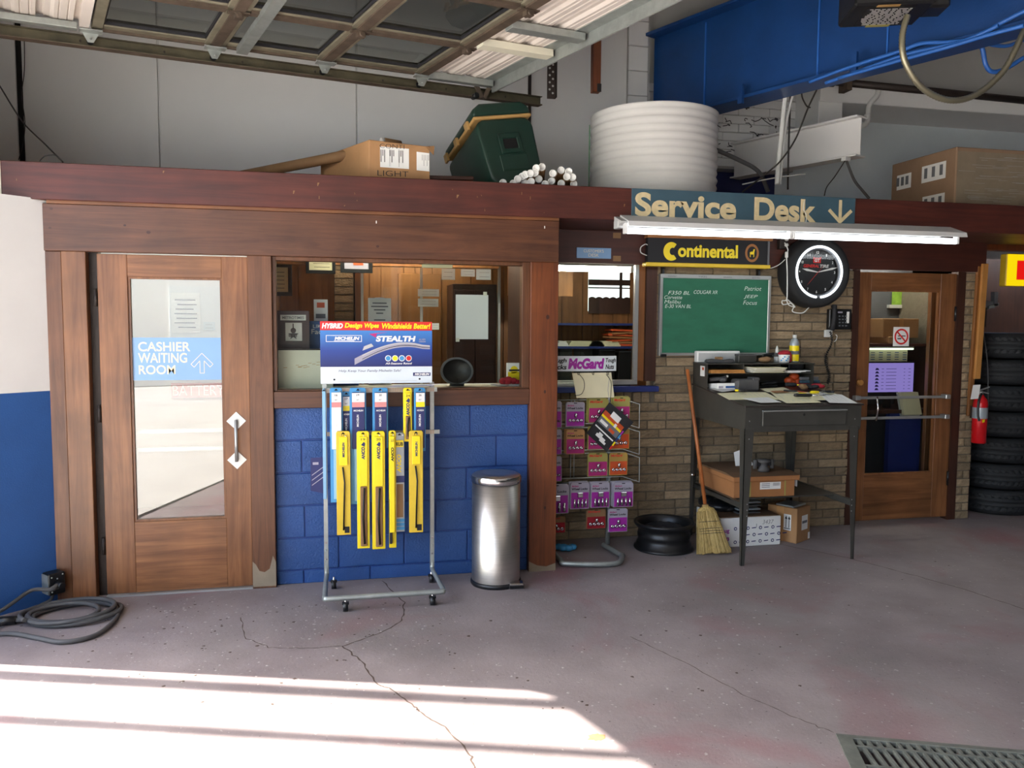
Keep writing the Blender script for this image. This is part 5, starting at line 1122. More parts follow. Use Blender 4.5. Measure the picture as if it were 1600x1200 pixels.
# below: orange flat box, white carton, brown carton, dark bags
a = onY(1098, 770, .62); bf = onY(1155, 775, .12)
ox0, ox1, oy0, oy1, oz1 = 2.70, 3.17, .06, .61, zr+.185
t = thing('flat_carton', 'flat orange-brown carton with overhanging lid on the desk lower shelf', 'carton', ((ox0+ox1)/2, .3, zr)); lx0, lx1 = ox0-.012, ox1+.03
MB().box(ox0, ox1, oy0, oy1, zr, zr+.115).build('tray', 'card_or', t, .003); MB().box(lx0, lx1, oy0-.015, oy1+.01, zr+.115, oz1-.035).build('lid', 'card_or', t, .004); MB().prism([(oy0-.015, oz1-.035), (oy1+.01, oz1-.035), (oy1, oz1-.025), (oy0+.1, oz1-.022)], (lx0, 0, 0), Y_, Z, X*(lx1-lx0)).build('lid_top', 'card_dk', t)
p = (ox0+.20, ox0+.36); MB().box(p[0], p[1], oy0-.0012, oy0, zr+.055, zr+.105).build('label', 'paper', t); mb = MB()
for k in range(12): x = p[0]+.10+k*.0045; mb.quad((x, oy0-.002, zr+.078), (x+.002, oy0-.002, zr+.078), (x+.002, oy0-.002, zr+.1), (x, oy0-.002, zr+.1))
for k in range(3): mb.quad((p[0]+.012, oy0-.002, zr+.068+k*.012), (p[0]+.075, oy0-.002, zr+.068+k*.012), (p[0]+.075, oy0-.002, zr+.072+k*.012), (p[0]+.012, oy0-.002, zr+.072+k*.012))
mb.build('print', 'greyink', t)
for x in (ox0+.12, ox0+.39): MB().box(x, x+.010, oy0-.0015, oy0, zr+.004, zr+.112).build('strap', 'olive', t)
MB().box(lx1, lx1+.0015, oy0+.02, oy0+.06, zr+.06, zr+.13).build('side_tag', 'paper', t)
c = Vector((2.98, .16, oz1-.022)); t = thing('gear_part', 'dark cast metal part standing on the flat carton', 'metal part', c)
MB().lathe([(0, 0), (.04, 0), (.045, .02), (.03, .035), (.028, .06), (.05, .07), (.05, .085), (.02, .09), (0, .09)], c, 18).build('body', 'cable', t); MB().box(c.x-.07, c.x+.07, c.y-.012, c.y+.012, c.z+.04, c.z+.075).build('arms', 'ink', t, .005)
for s in (-1, 1): MB().cyl((c.x+s*.065, c.y, c.z+.02), (c.x+s*.065, c.y, c.z+.085), .016, .016, 10).build('lug', 'cable', t)
t = thing('red_printed_card', 'white card with red print leaning behind the cast part', 'card', (2.92, .45, oz1-.03)); p = Vector((2.95, .40, oz1-.026)); MB().add([p+Vector((-.06, 0, 0)), p+Vector((.09, .0, 0)), p+Vector((.03, .03, .13)), p+Vector((-.06, .03, .10))], [(0, 1, 2, 3)]).build('card', 'paper', t); MB().quad(p+Vector((.0, -.003, .004)), p+Vector((.07, -.003, .004)), p+Vector((.05, .009, .045)), p+Vector((.0, .009, .045))).build('print', 'red', t)
w0, w1 = onZ(1135, 856, 0), onZ(1218, 850, 0); zc = .215
t = thing('white_carton', 'dirty white carton with purple lettering and stamps under the desk', 'carton', ((w0.x+w1.x)/2, w0.y+.15, 0)); yf = (w0.y+w1.y)/2; wl_, wr_ = 2.72, w1.x
MB().box(wl_, wr_, yf, yf+.40, 0, zc).build('body', 'paper', t, .004); MB().box(wl_+.01, wr_-.01, yf+.01, yf+.39, zc, zc+.006).build('top_flaps', 'card_dk', t)
mb = MB(); rr = random.Random(44)
for j in range(3):
    for i in range(4):
        x = wl_+.12+i*.10+.05*(j % 2); z = .035+j*.05; mb.disc((x, yf-.0015, z), .013, (0, -1, 0), 12); mb.disc((x, yf-.0022, z), .007, (0, -1, 0), 10, 1); mb.quad((x+.03, yf-.0015, z-.004), (x+.065, yf-.0015, z-.001), (x+.065, yf-.0015, z+.006), (x+.03, yf-.0015, z+.003))
mb.text('3437', (wr_-.15, yf-.002, zc-.055), X, Z, .09, .03, 2, -.01, .2); mb.text('I', (wr_-.20, yf-.002, zc-.075), X, Z, .004, .025, 2)
mb.build('stamps', ['navy', 'paper', 'greyink'], t)
MB().text('Lug', (wl_-.0015, yf+.16, .10), -Y_, Z, .12, .06, 0, .03).text('Nuts', (wl_-.0015, yf+.16, .04), -Y_, Z, .13, .05, 0, .03).build('lettering', 'purple', t)
mb = MB(); mb.text('Lug', (wl_+.012, yf-.002, .10), X, Z, .06, .04, 0, .03).text('Nuts', (wl_+.012, yf-.002, .05), X, Z, .06, .034, 0, .03); mb.build('front_lettering', 'purple', t)
c0 = onZ(1244, 850, 0); c1 = onZ(1275, 838, 0); c2 = onZ(1206, 846, 0); hh = .262
t = thing('brown_carton', 'brown carton with two-arrows label and shipping labels under the desk', 'carton', c0); u1 = (c1-c0); u1 = u1.normalized()*max(.22, u1.length); u2 = Vector((-.50, .866, 0))*.24
u1 = Vector((.866, .50, 0))*.20
MB().prism([(0, 0), (1, 0), (1, 1), (0, 1)], c0, u1, u2, Z*hh).build('body', 'card', t, .004)
n2 = Vector((-.866, -.50, 0)); n1 = Vector((.50, -.866, 0))
def onface(o, ux, L, a, b, z0, z1, nrm, m, nm, off=.0015): return MB().quad(o+ux*a+nrm*off+Z*z0, o+ux*b+nrm*off+Z*z0, o+ux*b+nrm*off+Z*z1, o+ux*a+nrm*off+Z*z1).build(nm, m, t)
e2 = u2.normalized(); e1 = u1.normalized()
onface(c0, e2, .2, .045, .105, .09, .21, n2, 'paper', 'arrow_label'); mb = MB()
for s in (.06, .085): mb.quad(*[c0+e2*(s+d)+n2*.003+Z*z for d, z in ((-.003, .11), (.003, .11), (.003, .18), (-.003, .18))]); mb.add([c0+e2*(s+d)+n2*.003+Z*z for d, z in ((-.010, .175), (.010, .175), (0, .2))], [(0, 1, 2)])
mb.quad(*[c0+e2*d+n2*.003+Z*z for d, z in ((.05, .10), (.1, .10), (.1, .106), (.05, .106))]); mb.build('arrows', 'ink', t)
onface(c0, e2, .2, .105, .165, .0, hh-.002, n2, 'card_lt', 'tape', .001); onface(c0, e1, .2, .07, .16, .09, .20, n1, 'paper', 'shipping_label'); onface(c0, e1, .2, .075, .15, .14, .16, n1, 'greyink', 'barcode', .003); onface(c0, e1, .2, .17, .20, .01, .06, n1, 'paper', 'small_label')
MB().prism([(.08, .15), (.98, .15), (.98, .75), (.08, .75)], c0+Z*hh, u1, u2, Z*.012).build('grey_sheet', 'silverp', t)
t = thing('plastic_trays', 'stack of clear dark plastic trays on the white carton', 'trays', (3.0, .3, zc)); p = Vector((2.98, yf+.15, zc+.008))
for k in range(4): MB().box(p.x-.09, p.x+.10, p.y-.08, p.y+.12, p.z+k*.026, p.z+k*.026+.012).build('tray', 'silverp' if k % 2 else 'cable', t, .004)
t = thing('dark_bag', 'black plastic bag slumped on the left end of the white carton', 'bag', (2.77, yf+.2, zc)); mb = MB(); mb.ball((2.80, yf+.22, zc+.05), .09, .13, .045, 12).ball((2.86, yf+.2, zc+.035), .08, .1, .03, 12).ball((2.76, yf+.3, zc+.06), .07, .08, .05, 10); mb.build('bag', 'black', t)
# wheel rim on the floor
rc = Vector((2.318, .365, 0)); rx = .212; t = thing('steel_wheel', 'black steel wheel rim lying on the floor beside the broom', 'wheel', rc)
MB().lathe([(.195, .0), (rx, .0), (rx+.004, .008), (rx, .018), (.197, .024), (.194, .05), (.187, .056), (.185, .085), (.190, .092), (.190, .115), (.184, .122), (.186, .15), (.197, .16), (rx, .176), (rx+.006, .186), (rx+.003, .198), (.200, .198), (.192, .185), (.182, .17), (.178, .12), (.175, .09), (.182, .05), (.188, .02)], rc, 56, 0, closed=True).build('barrel', 'black', t)
MB().lathe([(.172, .12), (.155, .145), (.13, .16), (.10, .165), (.085, .15), (.06, .145), (.033, .145), (.033, .12), (.06, .12), (.1, .13), (.15, .12)], rc, 48, 0, closed=True).build('disc', 'ink', t)
mb = MB()
for k in range(14): u = k*2*math.pi/14; mb.disc(rc+Vector((math.cos(u)*.138, math.sin(u)*.138, .1595)), .014, (math.cos(u)*.5, math.sin(u)*.5, 1), 12)
for k in range(5): u = k*2*math.pi/5; mb.disc(rc+Vector((math.cos(u)*.07, math.sin(u)*.07, .1500)), .008, (0, 0, 1), 10)
mb.build('vent_hole', 'dark', t)
# broom
bt, bm, bb = onY(1074, 577, .63), None, onZ(1112, 864, 0); jn = onY(1096, 782, .40)
bb = Vector((onZ(1112, 866, 0).x, onZ(1112, 866, 0).y, 0)); ax = (bt-bb).normalized(); jn = bb+ax*((jn.z)/ax.z)
t = thing('broom', 'straw corn broom with brown wooden handle leaning against the desk', 'broom', bb); MB().tube([jn-ax*.03, bt-ax*.005, bt], [.0135, .0135, .009], 12).build('handle', 'handle', t)
side = Vector((1, -.2, 0)); side = (side-ax*side.dot(ax)).normalized(); dep = ax.cross(side); L = (jn-bb).length
mb = MB(); NN = 40; rings = [(0, .020, .020), (.04, .026, .024), (.08, .058, .030), (.14, .066, .034), (.5, .085, .036), (.8, .105, .036), (1.0, .122, .034)]
dn = -ax; vs = []
for f, a, b in rings:
    c = jn+dn*(f*L*.985)+side*(.018*f); 
    for k in range(NN):
        u = 2*math.pi*k/NN; j = 1+.05*math.sin(k*7.3)*f; q = c+side*(math.cos(u)*a*j)+dep*(math.sin(u)*b*j)
        if f == 1.0: q = q+dn*(.014*math.sin(k*5.1)-.006); q.z = max(.001, q.z)
        vs.append(q)
fs = [(i*NN+k, i*NN+(k+1) % NN, (i+1)*NN+(k+1) % NN, (i+1)*NN+k) for i in range(len(rings)-1) for k in range(NN)]; mb.add(vs, fs+[list(range((len(rings)-1)*NN, len(rings)*NN))], 0, False)
mb.build('straw_head', 'broom', t)
mb = MB(); rr = random.Random(77)
for k in range(620):
    u = rr.uniform(0, 6.283); f0, f1 = rr.choice(((.14, .5), (.3, .8), (.45, 1.0), (.55, 1.01), (.5, 1.0))); P = []
    for f in (f0, f1):
        a = .066+(.122-.066)*(f-.14)/.86; c = jn+dn*(f*L*.985)+side*(.018*f); P.append(c+side*(math.cos(u)*(a+.003))+dep*(math.sin(u)*.038))
    for q in P: q.z = max(.001, q.z)
    d = (P[1]-P[0]).cross(Vector((0, 1, 0))).normalized()*.0018; mb.quad(P[0]-d, P[1]-d*.5, P[1]+d*.5, P[0]+d, k % 3)
o = mb.build('loose_straws', ['broom_lt', 'broom_dk', 'broom'], t); o['kind'] = 'stuff'
for f in (.36, .50, .55, .60): 
    a = .066+(.122-.066)*(f-.14)/.86+.002; c = jn+dn*(f*L*.985)+side*(.018*f)
    MB().tube([c+side*(math.cos(k*.314)*a)+dep*(math.sin(k*.314)*.0375) for k in range(20)], .0022, 5, closed=True).build('stitching', 'ink', t)
mb = MB()
for k in range(5): c = jn+dn*(.002+.012*k); mb.tube([c+side*(math.cos(j*.4)*.023)+dep*(math.sin(j*.4)*.022) for j in range(16)], .003, 5, closed=True)
mb.build('wire_binding', 'tan_brown', t)
# stainless pedal bin
bc = Vector((.970, -.165, 0)); R = .150; t = thing('pedal_bin', 'tall round stainless steel pedal bin against the blue blocks', 'bin', bc)
MB().lathe([(R+.004, 0), (R+.008, .006), (R+.008, .022), (R, .03), (0, .03)], bc, 48).build('base_ring', 'black', t)
MB().lathe([(R, .028), (R, .645), (0, .645)], bc, 64).build('body', 'brushed', t)
MB().lathe([(R+.003, .640), (R+.006, .645), (R+.006, .672), (R+.001, .682)], bc, 48).build('rim', 'chrome', t)
MB().lathe([(R+.002, .680), (R-.012, .692), (R*.6, .700), (0, .704)], bc, 48).build('lid', 'brushed', t)
pd_ = bc+Vector((.10, -.145, 0)); MB().obox(pd_+Z*.035, Vector((.042, -.006, 0)), Vector((.006, .035, 0)), Z*.007).build('pedal', 'chrome', t, .005); MB().obox(pd_+Vector((0, .01, .012)), Vector((.045, 0, 0)), Y_*.02, Z*.011).build('pedal_bracket', 'black', t, .003)
# ------------------------------------------------------------------ wiper blade rack
rk = thing('wiper_rack', 'grey metal rolling rack of wiper blades with printed header sign', 'display rack', (.25, -.3, 0))
XL, XR, YP, YF = -.062, .575, -.13, -.50
def sq(p0, p1, w=.012, d=.012):
    a, b = Vector(p0), Vector(p1); dd = (b-a).normalized(); s = dd.cross(Y_ if abs(dd.y) < .9 else Z).normalized(); q = dd.cross(s); return MB().obox((a+b)/2, (b-a)/2, s*w, q*d)
for x in (XL, XR):
    sq((x, YP, .10), (x, YP, 1.26)).build('post', 'galv', rk)
    MB().tube(smooth_path([(x, YP, .26), (x, YP, .14), (x+(0), YP-.02, .10), (x+(.012 if x > .2 else -.004), YP-.12, .085), (x+(.025 if x > .2 else -.006), YF+.03, .078)], 6), .014, 8).build('base_arm', 'galv', rk)
    for z in (.20, .30): MB().disc((x, YP-.013, z), .006, (0, -1, 0), 8).build('bolt', 'chrome', rk)
MB().tube(smooth_path([(XL-.006, YF+.05, .078), (XL+.0, YF+.01, .078), (XL+.03, YF, .078), (.3, YF, .078), (XR-.01, YF, .078), (XR+.02, YF+.01, .078), (XR+.025, YF+.05, .078)], 6), .016, 8).build('front_bar', 'galv', rk)
for x, y in ((.045, YF+.005), (.535, YF+.01), (-.02, YP+.04), (.575, YP+.04)):
    cs = MB().cyl((x-.014, y, .026), (x+.014, y, .026), .026, .026, 20).build('caster', 'black', rk); MB().cyl((x, y, .03), (x, y, .075), .007, .007, 8).build('caster_stem', 'chrome', cs); MB().obox((x, y, .046), X*.019, Y_*.012, Z*.006).build('caster_fork', 'ink', cs)
zu, zl = onY(590, 609, YP).z, onY(590, 676, YP).z
MB().box(XL-.005, XR+.03, YP-.02, YP-.008, zu-.014, zu+.014).build('cross_bar', 'galv', rk); MB().box(XL-.01, XR+.045, YP-.02, YP-.008, zl-.012, zl+.012).build('cross_bar', 'galv', rk)
mb = MB()
for z in (zu, zl):
    for k in range(62):
        for j in (-1, 0, 1): x = XL+.01+k*.0104; mb.quad(*[(x+a*.003, YP-.0212, z+j*.008+b*.0027) for a, b in ((-1, -1), (1, -1), (1, 1), (-1, 1))])
o = mb.build('perforations', 'card_lt', rk); o['kind'] = 'stuff'
# header sign
YH = -.165; s0, s1 = onY(501, 597, YH), onY(675, 503, YH); sx0, sx1, sz0, sz1 = s0.x, s1.x, s0.z-.01, s1.z
hs = MB().box(sx0, sx1, YH, YH+.012, sz0, sz1).build('header_sign', 'blue', rk); hs['label'] = 'wiper advertising header in red, blue and white'
W, H = sx1-sx0, sz1-sz0; y1 = YH-.001
def R_(m, x0, x1, z0, z1, mi, y=y1): m.quad((sx0+W*x0, y, sz0+H*z0), (sx0+W*x1, y, sz0+H*z0), (sx0+W*x1, y, sz0+H*z1), (sx0+W*x0, y, sz0+H*z1), mi)
M['hdr'] = None
def grad_mat():
    m, n, b = _new('header_print_gradient'); tc = n.nodes.new('ShaderNodeTexCoord'); sp = n.nodes.new('ShaderNodeSeparateXYZ'); n.links.new(tc.outputs['Generated'], sp.inputs[0])
    r = n.nodes.new('ShaderNodeValToRGB'); e = r.color_ramp.elements; e[0].position = 0; e[0].color = (*lin('1b2560'), 1); e[1].position = 1; e[1].color = (*lin('3f7fc4'), 1); k = e.new(.45); k.color = (*lin('24408c'), 1)
    n.links.new(sp.outputs['Z'], r.inputs[0]); n.links.new(r.outputs[0], b.inputs['Base Color']); b.inputs['Roughness'].default_value = .35; return m
M['hdr'] = grad_mat()
mb = MB(); R_(mb, 0, 1, .27, .855, 0); mb.build('blue_print', 'hdr', hs)
mb = MB(); R_(mb, 0, 1, .858, 1, 0); R_(mb, 0, 1, 0, .27, 1); mb.build('print_bands', ['red', 'wallpale'], hs)
y2 = y1-.001
def T(m, s, x0, x1, z0, h, mi, bo=.0, sh=0.): m.text(s, (sx0+W*x0, y2, sz0+H*z0), X, Z, W*(x1-x0), H*h, mi, bo, sh)
mb = MB()
T(mb, 'HYBRID', .015, .20, .885, .085, 0, .05, .2); T(mb, 'Design', .215, .37, .875, .10, 1, .04, .2); T(mb, 'Wipes', .39, .52, .875, .10, 1, .04, .2); T(mb, 'Windshields', .545, .815, .885, .09, 1, .04, .2); T(mb, 'Better!', .83, .985, .885, .09, 1, .04, .2)
T(mb, 'MICHELIN', .125, .345, .70, .055, 0, .05, .2); T(mb, 'STEALTH', .49, .85, .675, .095, 0, .05, .15)
T(mb, 'All-Seasons Rated', .575, .815, .305, .033, 0, .02, .2); T(mb, 'Help Keep Your Family Michelin Safe!', .16, .715, .175, .05, 2, -.002, .15); T(mb, 'MICHELIN', .84, .975, .125, .036, 0, .05, .2)
T(mb, 'ALL NEW', .88, .94, .70, .025, 3, .02, 0); T(mb, 'DESIGN', .88, .94, .665, .025, 3, .02, 0)
mb.build('lettering', ['paper', 'yellow', 'navy', 'lilac'], hs)
mb = MB(); y15 = y1-.0005
def R2(x0, x1, z0, z1, mi): R_(mb, x0, x1, z0, z1, mi, y15)
# logo bars, arrow, round season badges, grommets
for q in ((.05, .365, .77, .778), (.05, .365, .672, .68), (.05, .055, .68, .77), (.36, .365, .68, .77)): R2(*q, 0)
R2(.825, .985, .115, .17, 1); R2(.12, .30, .683, .691, 0)
mb.add([(sx0+W*a, y15, sz0+H*b) for a, b in ((.43, .80), (.60, .83), (.50, .80), (.49, .74))], [(0, 1, 2, 3)], 2); mb.add([(sx0+W*a, y15-.0002, sz0+H*b) for a, b in ((.44, .805), (.60, .832), (.49, .815))], [(0, 1, 2)], 0)
for k, m in enumerate((3, 4, 3, 5)): c = Vector((sx0+W*(.60+.062*k), y15, sz0+H*.405)); mb.disc(c, W*.028, (0, -1, 0), 18, 0); mb.disc(c-Y_*.0004, W*.022, (0, -1, 0), 16, m)
for x in (.12, .885): mb.disc((sx0+W*x, y15, sz0+H*.065), W*.009, (0, -1, 0), 12, 6)
R2(.15, .86, .035, .040, 7)
mb.build('emblems', ['paper', 'navy', 'magenta', 'packblue', 'yellow', 'red', 'ink', 'lightgrey'], hs)
# the pictured wiper blade
mb = MB(); up, lo = [], []
for k in range(21):
    u = k/20; x = .30+.68*u; z = .345+.30*math.sin(min(1, u*1.12)*math.pi*.62)-.04*u*u; up.append((x, z+.045*(1-.55*u)+.012)); lo.append((x, z-.045*(1-.3*u)))
P = [(sx0+W*a, y15-.0003, sz0+H*b) for a, b in lo]+[(sx0+W*a, y15-.0003, sz0+H*b) for a, b in up[::-1]]
n = 21
mb.add(P, [(k, k+1, 2*n-2-k, 2*n-1-k) for k in range(n-1)], 0)
for k in range(2, n-1):
    a, b = lo[k], lo[k+1]; mb.quad(*[(sx0+W*x, y15-.0008, sz0+H*z) for x, z in ((a[0], a[1]+.022), (b[0], b[1]+.022), (b[0], b[1]+.032), (a[0], a[1]+.032))], 1)
    a, b = up[k], up[k+1]; mb.quad(*[(sx0+W*x, y15-.0008, sz0+H*z) for x, z in ((a[0], a[1]-.022), (b[0], b[1]-.022), (b[0], b[1]-.004), (a[0], a[1]-.004))], 2)
mb.quad(*[(sx0+W*x, y15-.001, sz0+H*z) for x, z in ((.37, .53), (.47, .60), (.45, .645), (.385, .60))], 2); mb.build('blade_picture', ['lilac', 'ink', 'lightgrey'], hs)
MB().add([(.27, -.23, 1.238), (.565, -.20, 1.24), (.62, -.17, 1.252), (.50, -.17, 1.247), (.36, -.18, 1.247)], [(0, 1, 2, 3, 4)]).build('loose_leaflet', 'lilac', rk)
# hooks
for x in (.03, .14, .265, .43, .50): MB().cyl((x, YP-.02, zu), (x, YP-.13, zu+.004), .003, .003, 6).build('hook', 'chrome', rk)
for x in (.055, .16, .25, .33, .385, .47): MB().cyl((x, YP-.02, zl), (x, YP-.15, zl+.004), .003, .003, 6).build('hook', 'chrome', rk)
# wiper packs
def pack(px, top, bot, w, Y, body, label, kind, size='', th=.022, tilt=0., lm='navy', group='wiper blade packs on the rolling rack'):
    c = onY(px, top, Y); b = onY(px, bot, Y); h = c.z-b.z; x = c.x
    t = thing('wiper_pack', label, 'wiper pack', (x, Y, b.z), group)
    hw = w/2
    MB().prism([(-hw, 0), (hw, 0), (hw, h-.01), (hw-.008, h), (-hw+.008, h), (-hw, h-.01)], (x, Y, b.z), X, Z, Y_*th).build('backing', body, t, .002)
    y = Y-.0015
    MB().box(x-.009, x+.009, Y-.002, Y, c.z-.016, c.z-.011).box(x-.004, x+.004, Y-.002, Y, c.z-.014, c.z-.006).build('hang_hole', 'dark', t)
    if kind == 'blue':
        hh = min(h, .36)
        MB().box(x-hw*.72, x+hw*.8, Y-.012, Y, c.z-hh, c.z-.026).build('insert', lm, t, .002); yy = Y-.013
        mb = MB(); a = c.z-.028
        mb.quad((x-hw*.72, yy, a-.055), (x+hw*.8, yy, a-.055), (x+hw*.8, yy, a-.001), (x-hw*.72, yy, a-.001), 0); mb.quad((x-hw*.72, yy, a-.085), (x+hw*.8, yy, a-.085), (x+hw*.8, yy, a-.055), (x-hw*.72, yy, a-.055), 1)
        mb.text(size, (x-.008, yy-.0006, a-.02), X, Z, .016, .012, 2, .02); mb.text('BEST', (x-.008, yy-.0006, a-.045), X, Z, .016, .007, 2); mb.text('MICHELIN', (x-hw*.55, yy-.0006, a-.11), X, Z, hw*1.2, .010, 3, .03, .2); mb.text('MICHELIN', (x+.004, yy-.0006, a-.20), Z, -X, .07, .012, 3, .03)
        mb.build('print', ['paper', 'yellow' if 'yellow' in label else 'pink', 'ink', 'paper'], t)
        if h > .37: MB().box(x-hw*.5, x+hw*.6, Y-.008, Y, b.z+.02, c.z-hh).build('blister', 'packlt', t, .003)
    elif kind == 'yellow':
        k = .42*h; MB().box(x-hw*.62, x+hw*.68, Y-.013, Y, c.z-.03-k, c.z-.03).build('card_insert', body, t, .002); yy = Y-.0145
        mb = MB(); mb.text(size, (x-.012, yy, c.z-.052), X, Z, .024, .013, 1); nm = 'ANCO' if 'anco' not in label else 'ANCO'
        mb.text('ANCO', (x+.010, yy, c.z-.165), Z, -X, .075, .020, 0, .05, .2); mb.add([(x-.012, yy, c.z-.078), (x+.004, yy, c.z-.060), (x+.012, yy, c.z-.07), (x+.008, yy, c.z-.09)], [(0, 1, 2, 3)], 0); mb.build('print', ['navy', 'ink'], t)
        if h > .3:
            MB().box(x-hw*.5, x+hw*.6, Y-.010, Y, b.z+.015, c.z-.032-k).build('blister', 'tubebr', t, .004); MB().tube([(x+.006, Y-.014, c.z-.04-k), (x-.003, Y-.016, (b.z+c.z-k)/2), (x+.005, Y-.014, b.z+.03)], .006, 6).build('wiper_arm', 'black', t)
    elif kind == 'refill':
        MB().box(x-hw*.55, x+hw*.6, Y-.010, Y, c.z-.20, c.z-.03).build('card_insert', 'yellow', t, .002); mb = MB(); mb.text(size, (x-.010, Y-.0015, c.z-.026), X, Z, .02, .012, 1); mb.text('MICHELIN', (x+.008, Y-.0115, c.z-.15), Z, -X, .085, .014, 0, .04)
        mb.quad(*[(x+hw*a, Y-.0015, b.z+z) for a, z in ((.1, .012), (.8, .012), (.8, .05), (.1, .05))], 1); mb.build('print', ['navy', 'ink'], t)
        MB().tube([(x-.004, Y-.006, c.z-.21), (x+.006, Y-.008, c.z-.3), (x-.002, Y-.006, b.z+.03)], .005, 6).build('wiper_arm', 'black', t)
    elif kind == 'side':
        MB().box(x-hw*.9, x+hw*.5, Y-.03, Y, b.z+.1, c.z-.03).build('card_insert', body, t, .002); mb = MB(); mb.text('ANCO', (x+.006, Y-.0315, c.z-.18), Z, -X, .085, .016, 0, .05, .2); mb.text(size, (x-.012, Y-.0315, c.z-.06), X, Z, .018, .013, 0); mb.build('print', ['ink'], t); MB().box(x-hw*.95, x-hw*.2, Y-.026, Y, b.z+.03, b.z+.30).build('blade', 'black', t, .004)
    elif kind == 'silver':
        MB().box(x-hw*.8, x+hw*.8, Y-.008, Y, c.z-.085, c.z-.045).build('size_tag', 'yellow', t); mb = MB(); yy = Y-.0095; mb.text('RUB', (x-.02, yy, c.z-.078), X, Z, .04, .022, 1, .03); mb.text('ANCO', (x+.010, Y-.0015, c.z-.24), Z, -X, .11, .026, 2, .05, .2); mb.quad((x-hw, Y-.0015, c.z-.30), (x+hw, Y-.0015, c.z-.30), (x+hw, Y-.0015, c.z-.26), (x-hw, Y-.0015, c.z-.26), 0)
        for k in range(3): mb.quad((x-hw, Y-.0015, b.z+.012+k*.024), (x+hw, Y-.0015, b.z+.012+k*.024), (x+hw, Y-.0015, b.z+.032+k*.024), (x-hw, Y-.0015, b.z+.032+k*.024), 3)
        mb.build('print', ['navy', 'ink', 'yellow', 'packblue'], t); MB().box(x-hw*.6, x+hw*.7, Y-.006, Y, b.z+.09, c.z-.31).build('blister', 'tubebr', t)
    return t
B_ = YP-.06
pack(506, 607, 780, .020, YP-.05, 'packlt', 'thin light blue wiper pack seen edge-on at the left post of the rack', 'none')
pack(541, 612, 700, .055, YP-.035, 'packblue', 'dark yellow-and-navy wiper pack half hidden, size 17, top row of the rack', 'blue', '17')
pack(525, 606, 785, .072, B_-.03, 'packblue', 'faded white wiper pack in blue tray, leftmost in the top row of the rack', 'blue', '16', lm='paper')
pack(559, 606, 788, .095, B_-.02, 'packblue', 'blue wiper pack with pink band, size 19, top row of the rack', 'blue', '19')
pack(594, 606, 700, .090, B_-.02, 'packblue', 'blue wiper pack with pink band, size 20, middle of the top row', 'blue', '20')
pack(637, 606, 690, .052, B_-.02, 'yellow', 'yellow wiper pack size 24, only yellow one in the top row', 'yellow', '24')
pack(656, 606, 705, .068, B_-.03, 'packblue', 'blue wiper pack with yellow band, size 26, right end of the top row', 'blue', '26')
pack(536, 674, 836, .080, B_-.06, 'yellow_dk', 'dull yellow wiper pack size 17, leftmost in the bottom row', 'refill', '17')
pack(567, 674, 857, .072, B_-.06, 'yellow', 'yellow wiper pack size 19 beside the dull one, bottom row', 'yellow', '19')
pack(591, 674, 858, .076, B_-.06, 'yellow', 'yellow wiper pack size 20, middle of the bottom row', 'yellow', '20')
pack(613, 673, 856, .042, B_-.05, 'yellow', 'narrow yellow wiper pack turned sideways, bottom row', 'side', '22')
pack(624, 676, 831, .058, B_-.03, 'silverp', 'silver and blue wiper pack with yellow size tag, bottom row', 'silver')
pack(650, 673, 832, .082, B_-.06, 'yellow_dk', 'dull yellow wiper pack size 17, right end of the bottom row', 'refill', '17')
a, b = onY(486, 772, -.135), onY(507, 714, -.135); t = thing('leaflet', 'purple-blue wiper leaflet hanging at the left post of the rack', 'leaflet', (a.x, -.135, a.z)); MB().add([(a.x-.002, -.135, a.z+.02), (b.x, -.135, a.z-.0), (b.x, -.135, b.z), (a.x, -.135, b.z-.004)], [(0, 1, 2, 3)]).build('sheet', 'navy', t); mb = MB(); mb.quad((a.x+.012, -.1365, b.z-.045), (a.x+.045, -.1365, b.z-.045), (a.x+.045, -.1365, b.z-.03), (a.x+.012, -.1365, b.z-.03))
for k in range(3): mb.quad((a.x+.006, -.1365, a.z+.05+.03*k), (b.x-.004, -.1365, a.z+.10+.03*k), (b.x-.004, -.1365, a.z+.106+.03*k), (a.x+.006, -.1365, a.z+.055+.03*k))
mb.build('print', 'lilac', t)
# ------------------------------------------------------------------ wheel lock rack in the recess
mr = thing('wheel_lock_rack', 'grey tube and wire rack of wheel lock packs with a curved white header', 'display rack', (1.72, .35, 0))
b1, b2, b3, b4 = onZ(948, 852, .03), onZ(972, 868, .025), onZ(960, 880, .025), onZ(885, 880, .025)
xl = 1.47
base = [(b1.x-.02, b1.y+.02, .03), (b2.x-.0, b2.y+.03, .022), (b2.x+.0, b2.y-.0, .022), (b3.x, b3.y, .022), (b4.x, b4.y, .022), (xl+.01, b4.y+.1, .022), (xl, .52, .03)]
MB().tube(smooth_path(base, 8), .017, 10).build('base_tube', 'galv', mr)
px_ = onY(950, 800, .44).x
MB().tube([(px_, .44, .03), (px_, .44, .60)], .017, 10).build('upright', 'galv', mr)
c = onY(885, 607, .40)
MB().tube(smooth_path([(xl, .44, .03), (xl, .44, 1.0), (xl+.0, .43, 1.13), (xl+.04, .42, 1.185), (xl+.12, .42, 1.19), (xl+.36, .42, 1.19)], 8), .016, 10).build('upright', 'galv', mr)
MB().tube([(px_, .44, .6), (px_, .44, 1.19)], .013, 8).build('upright', 'galv', mr)
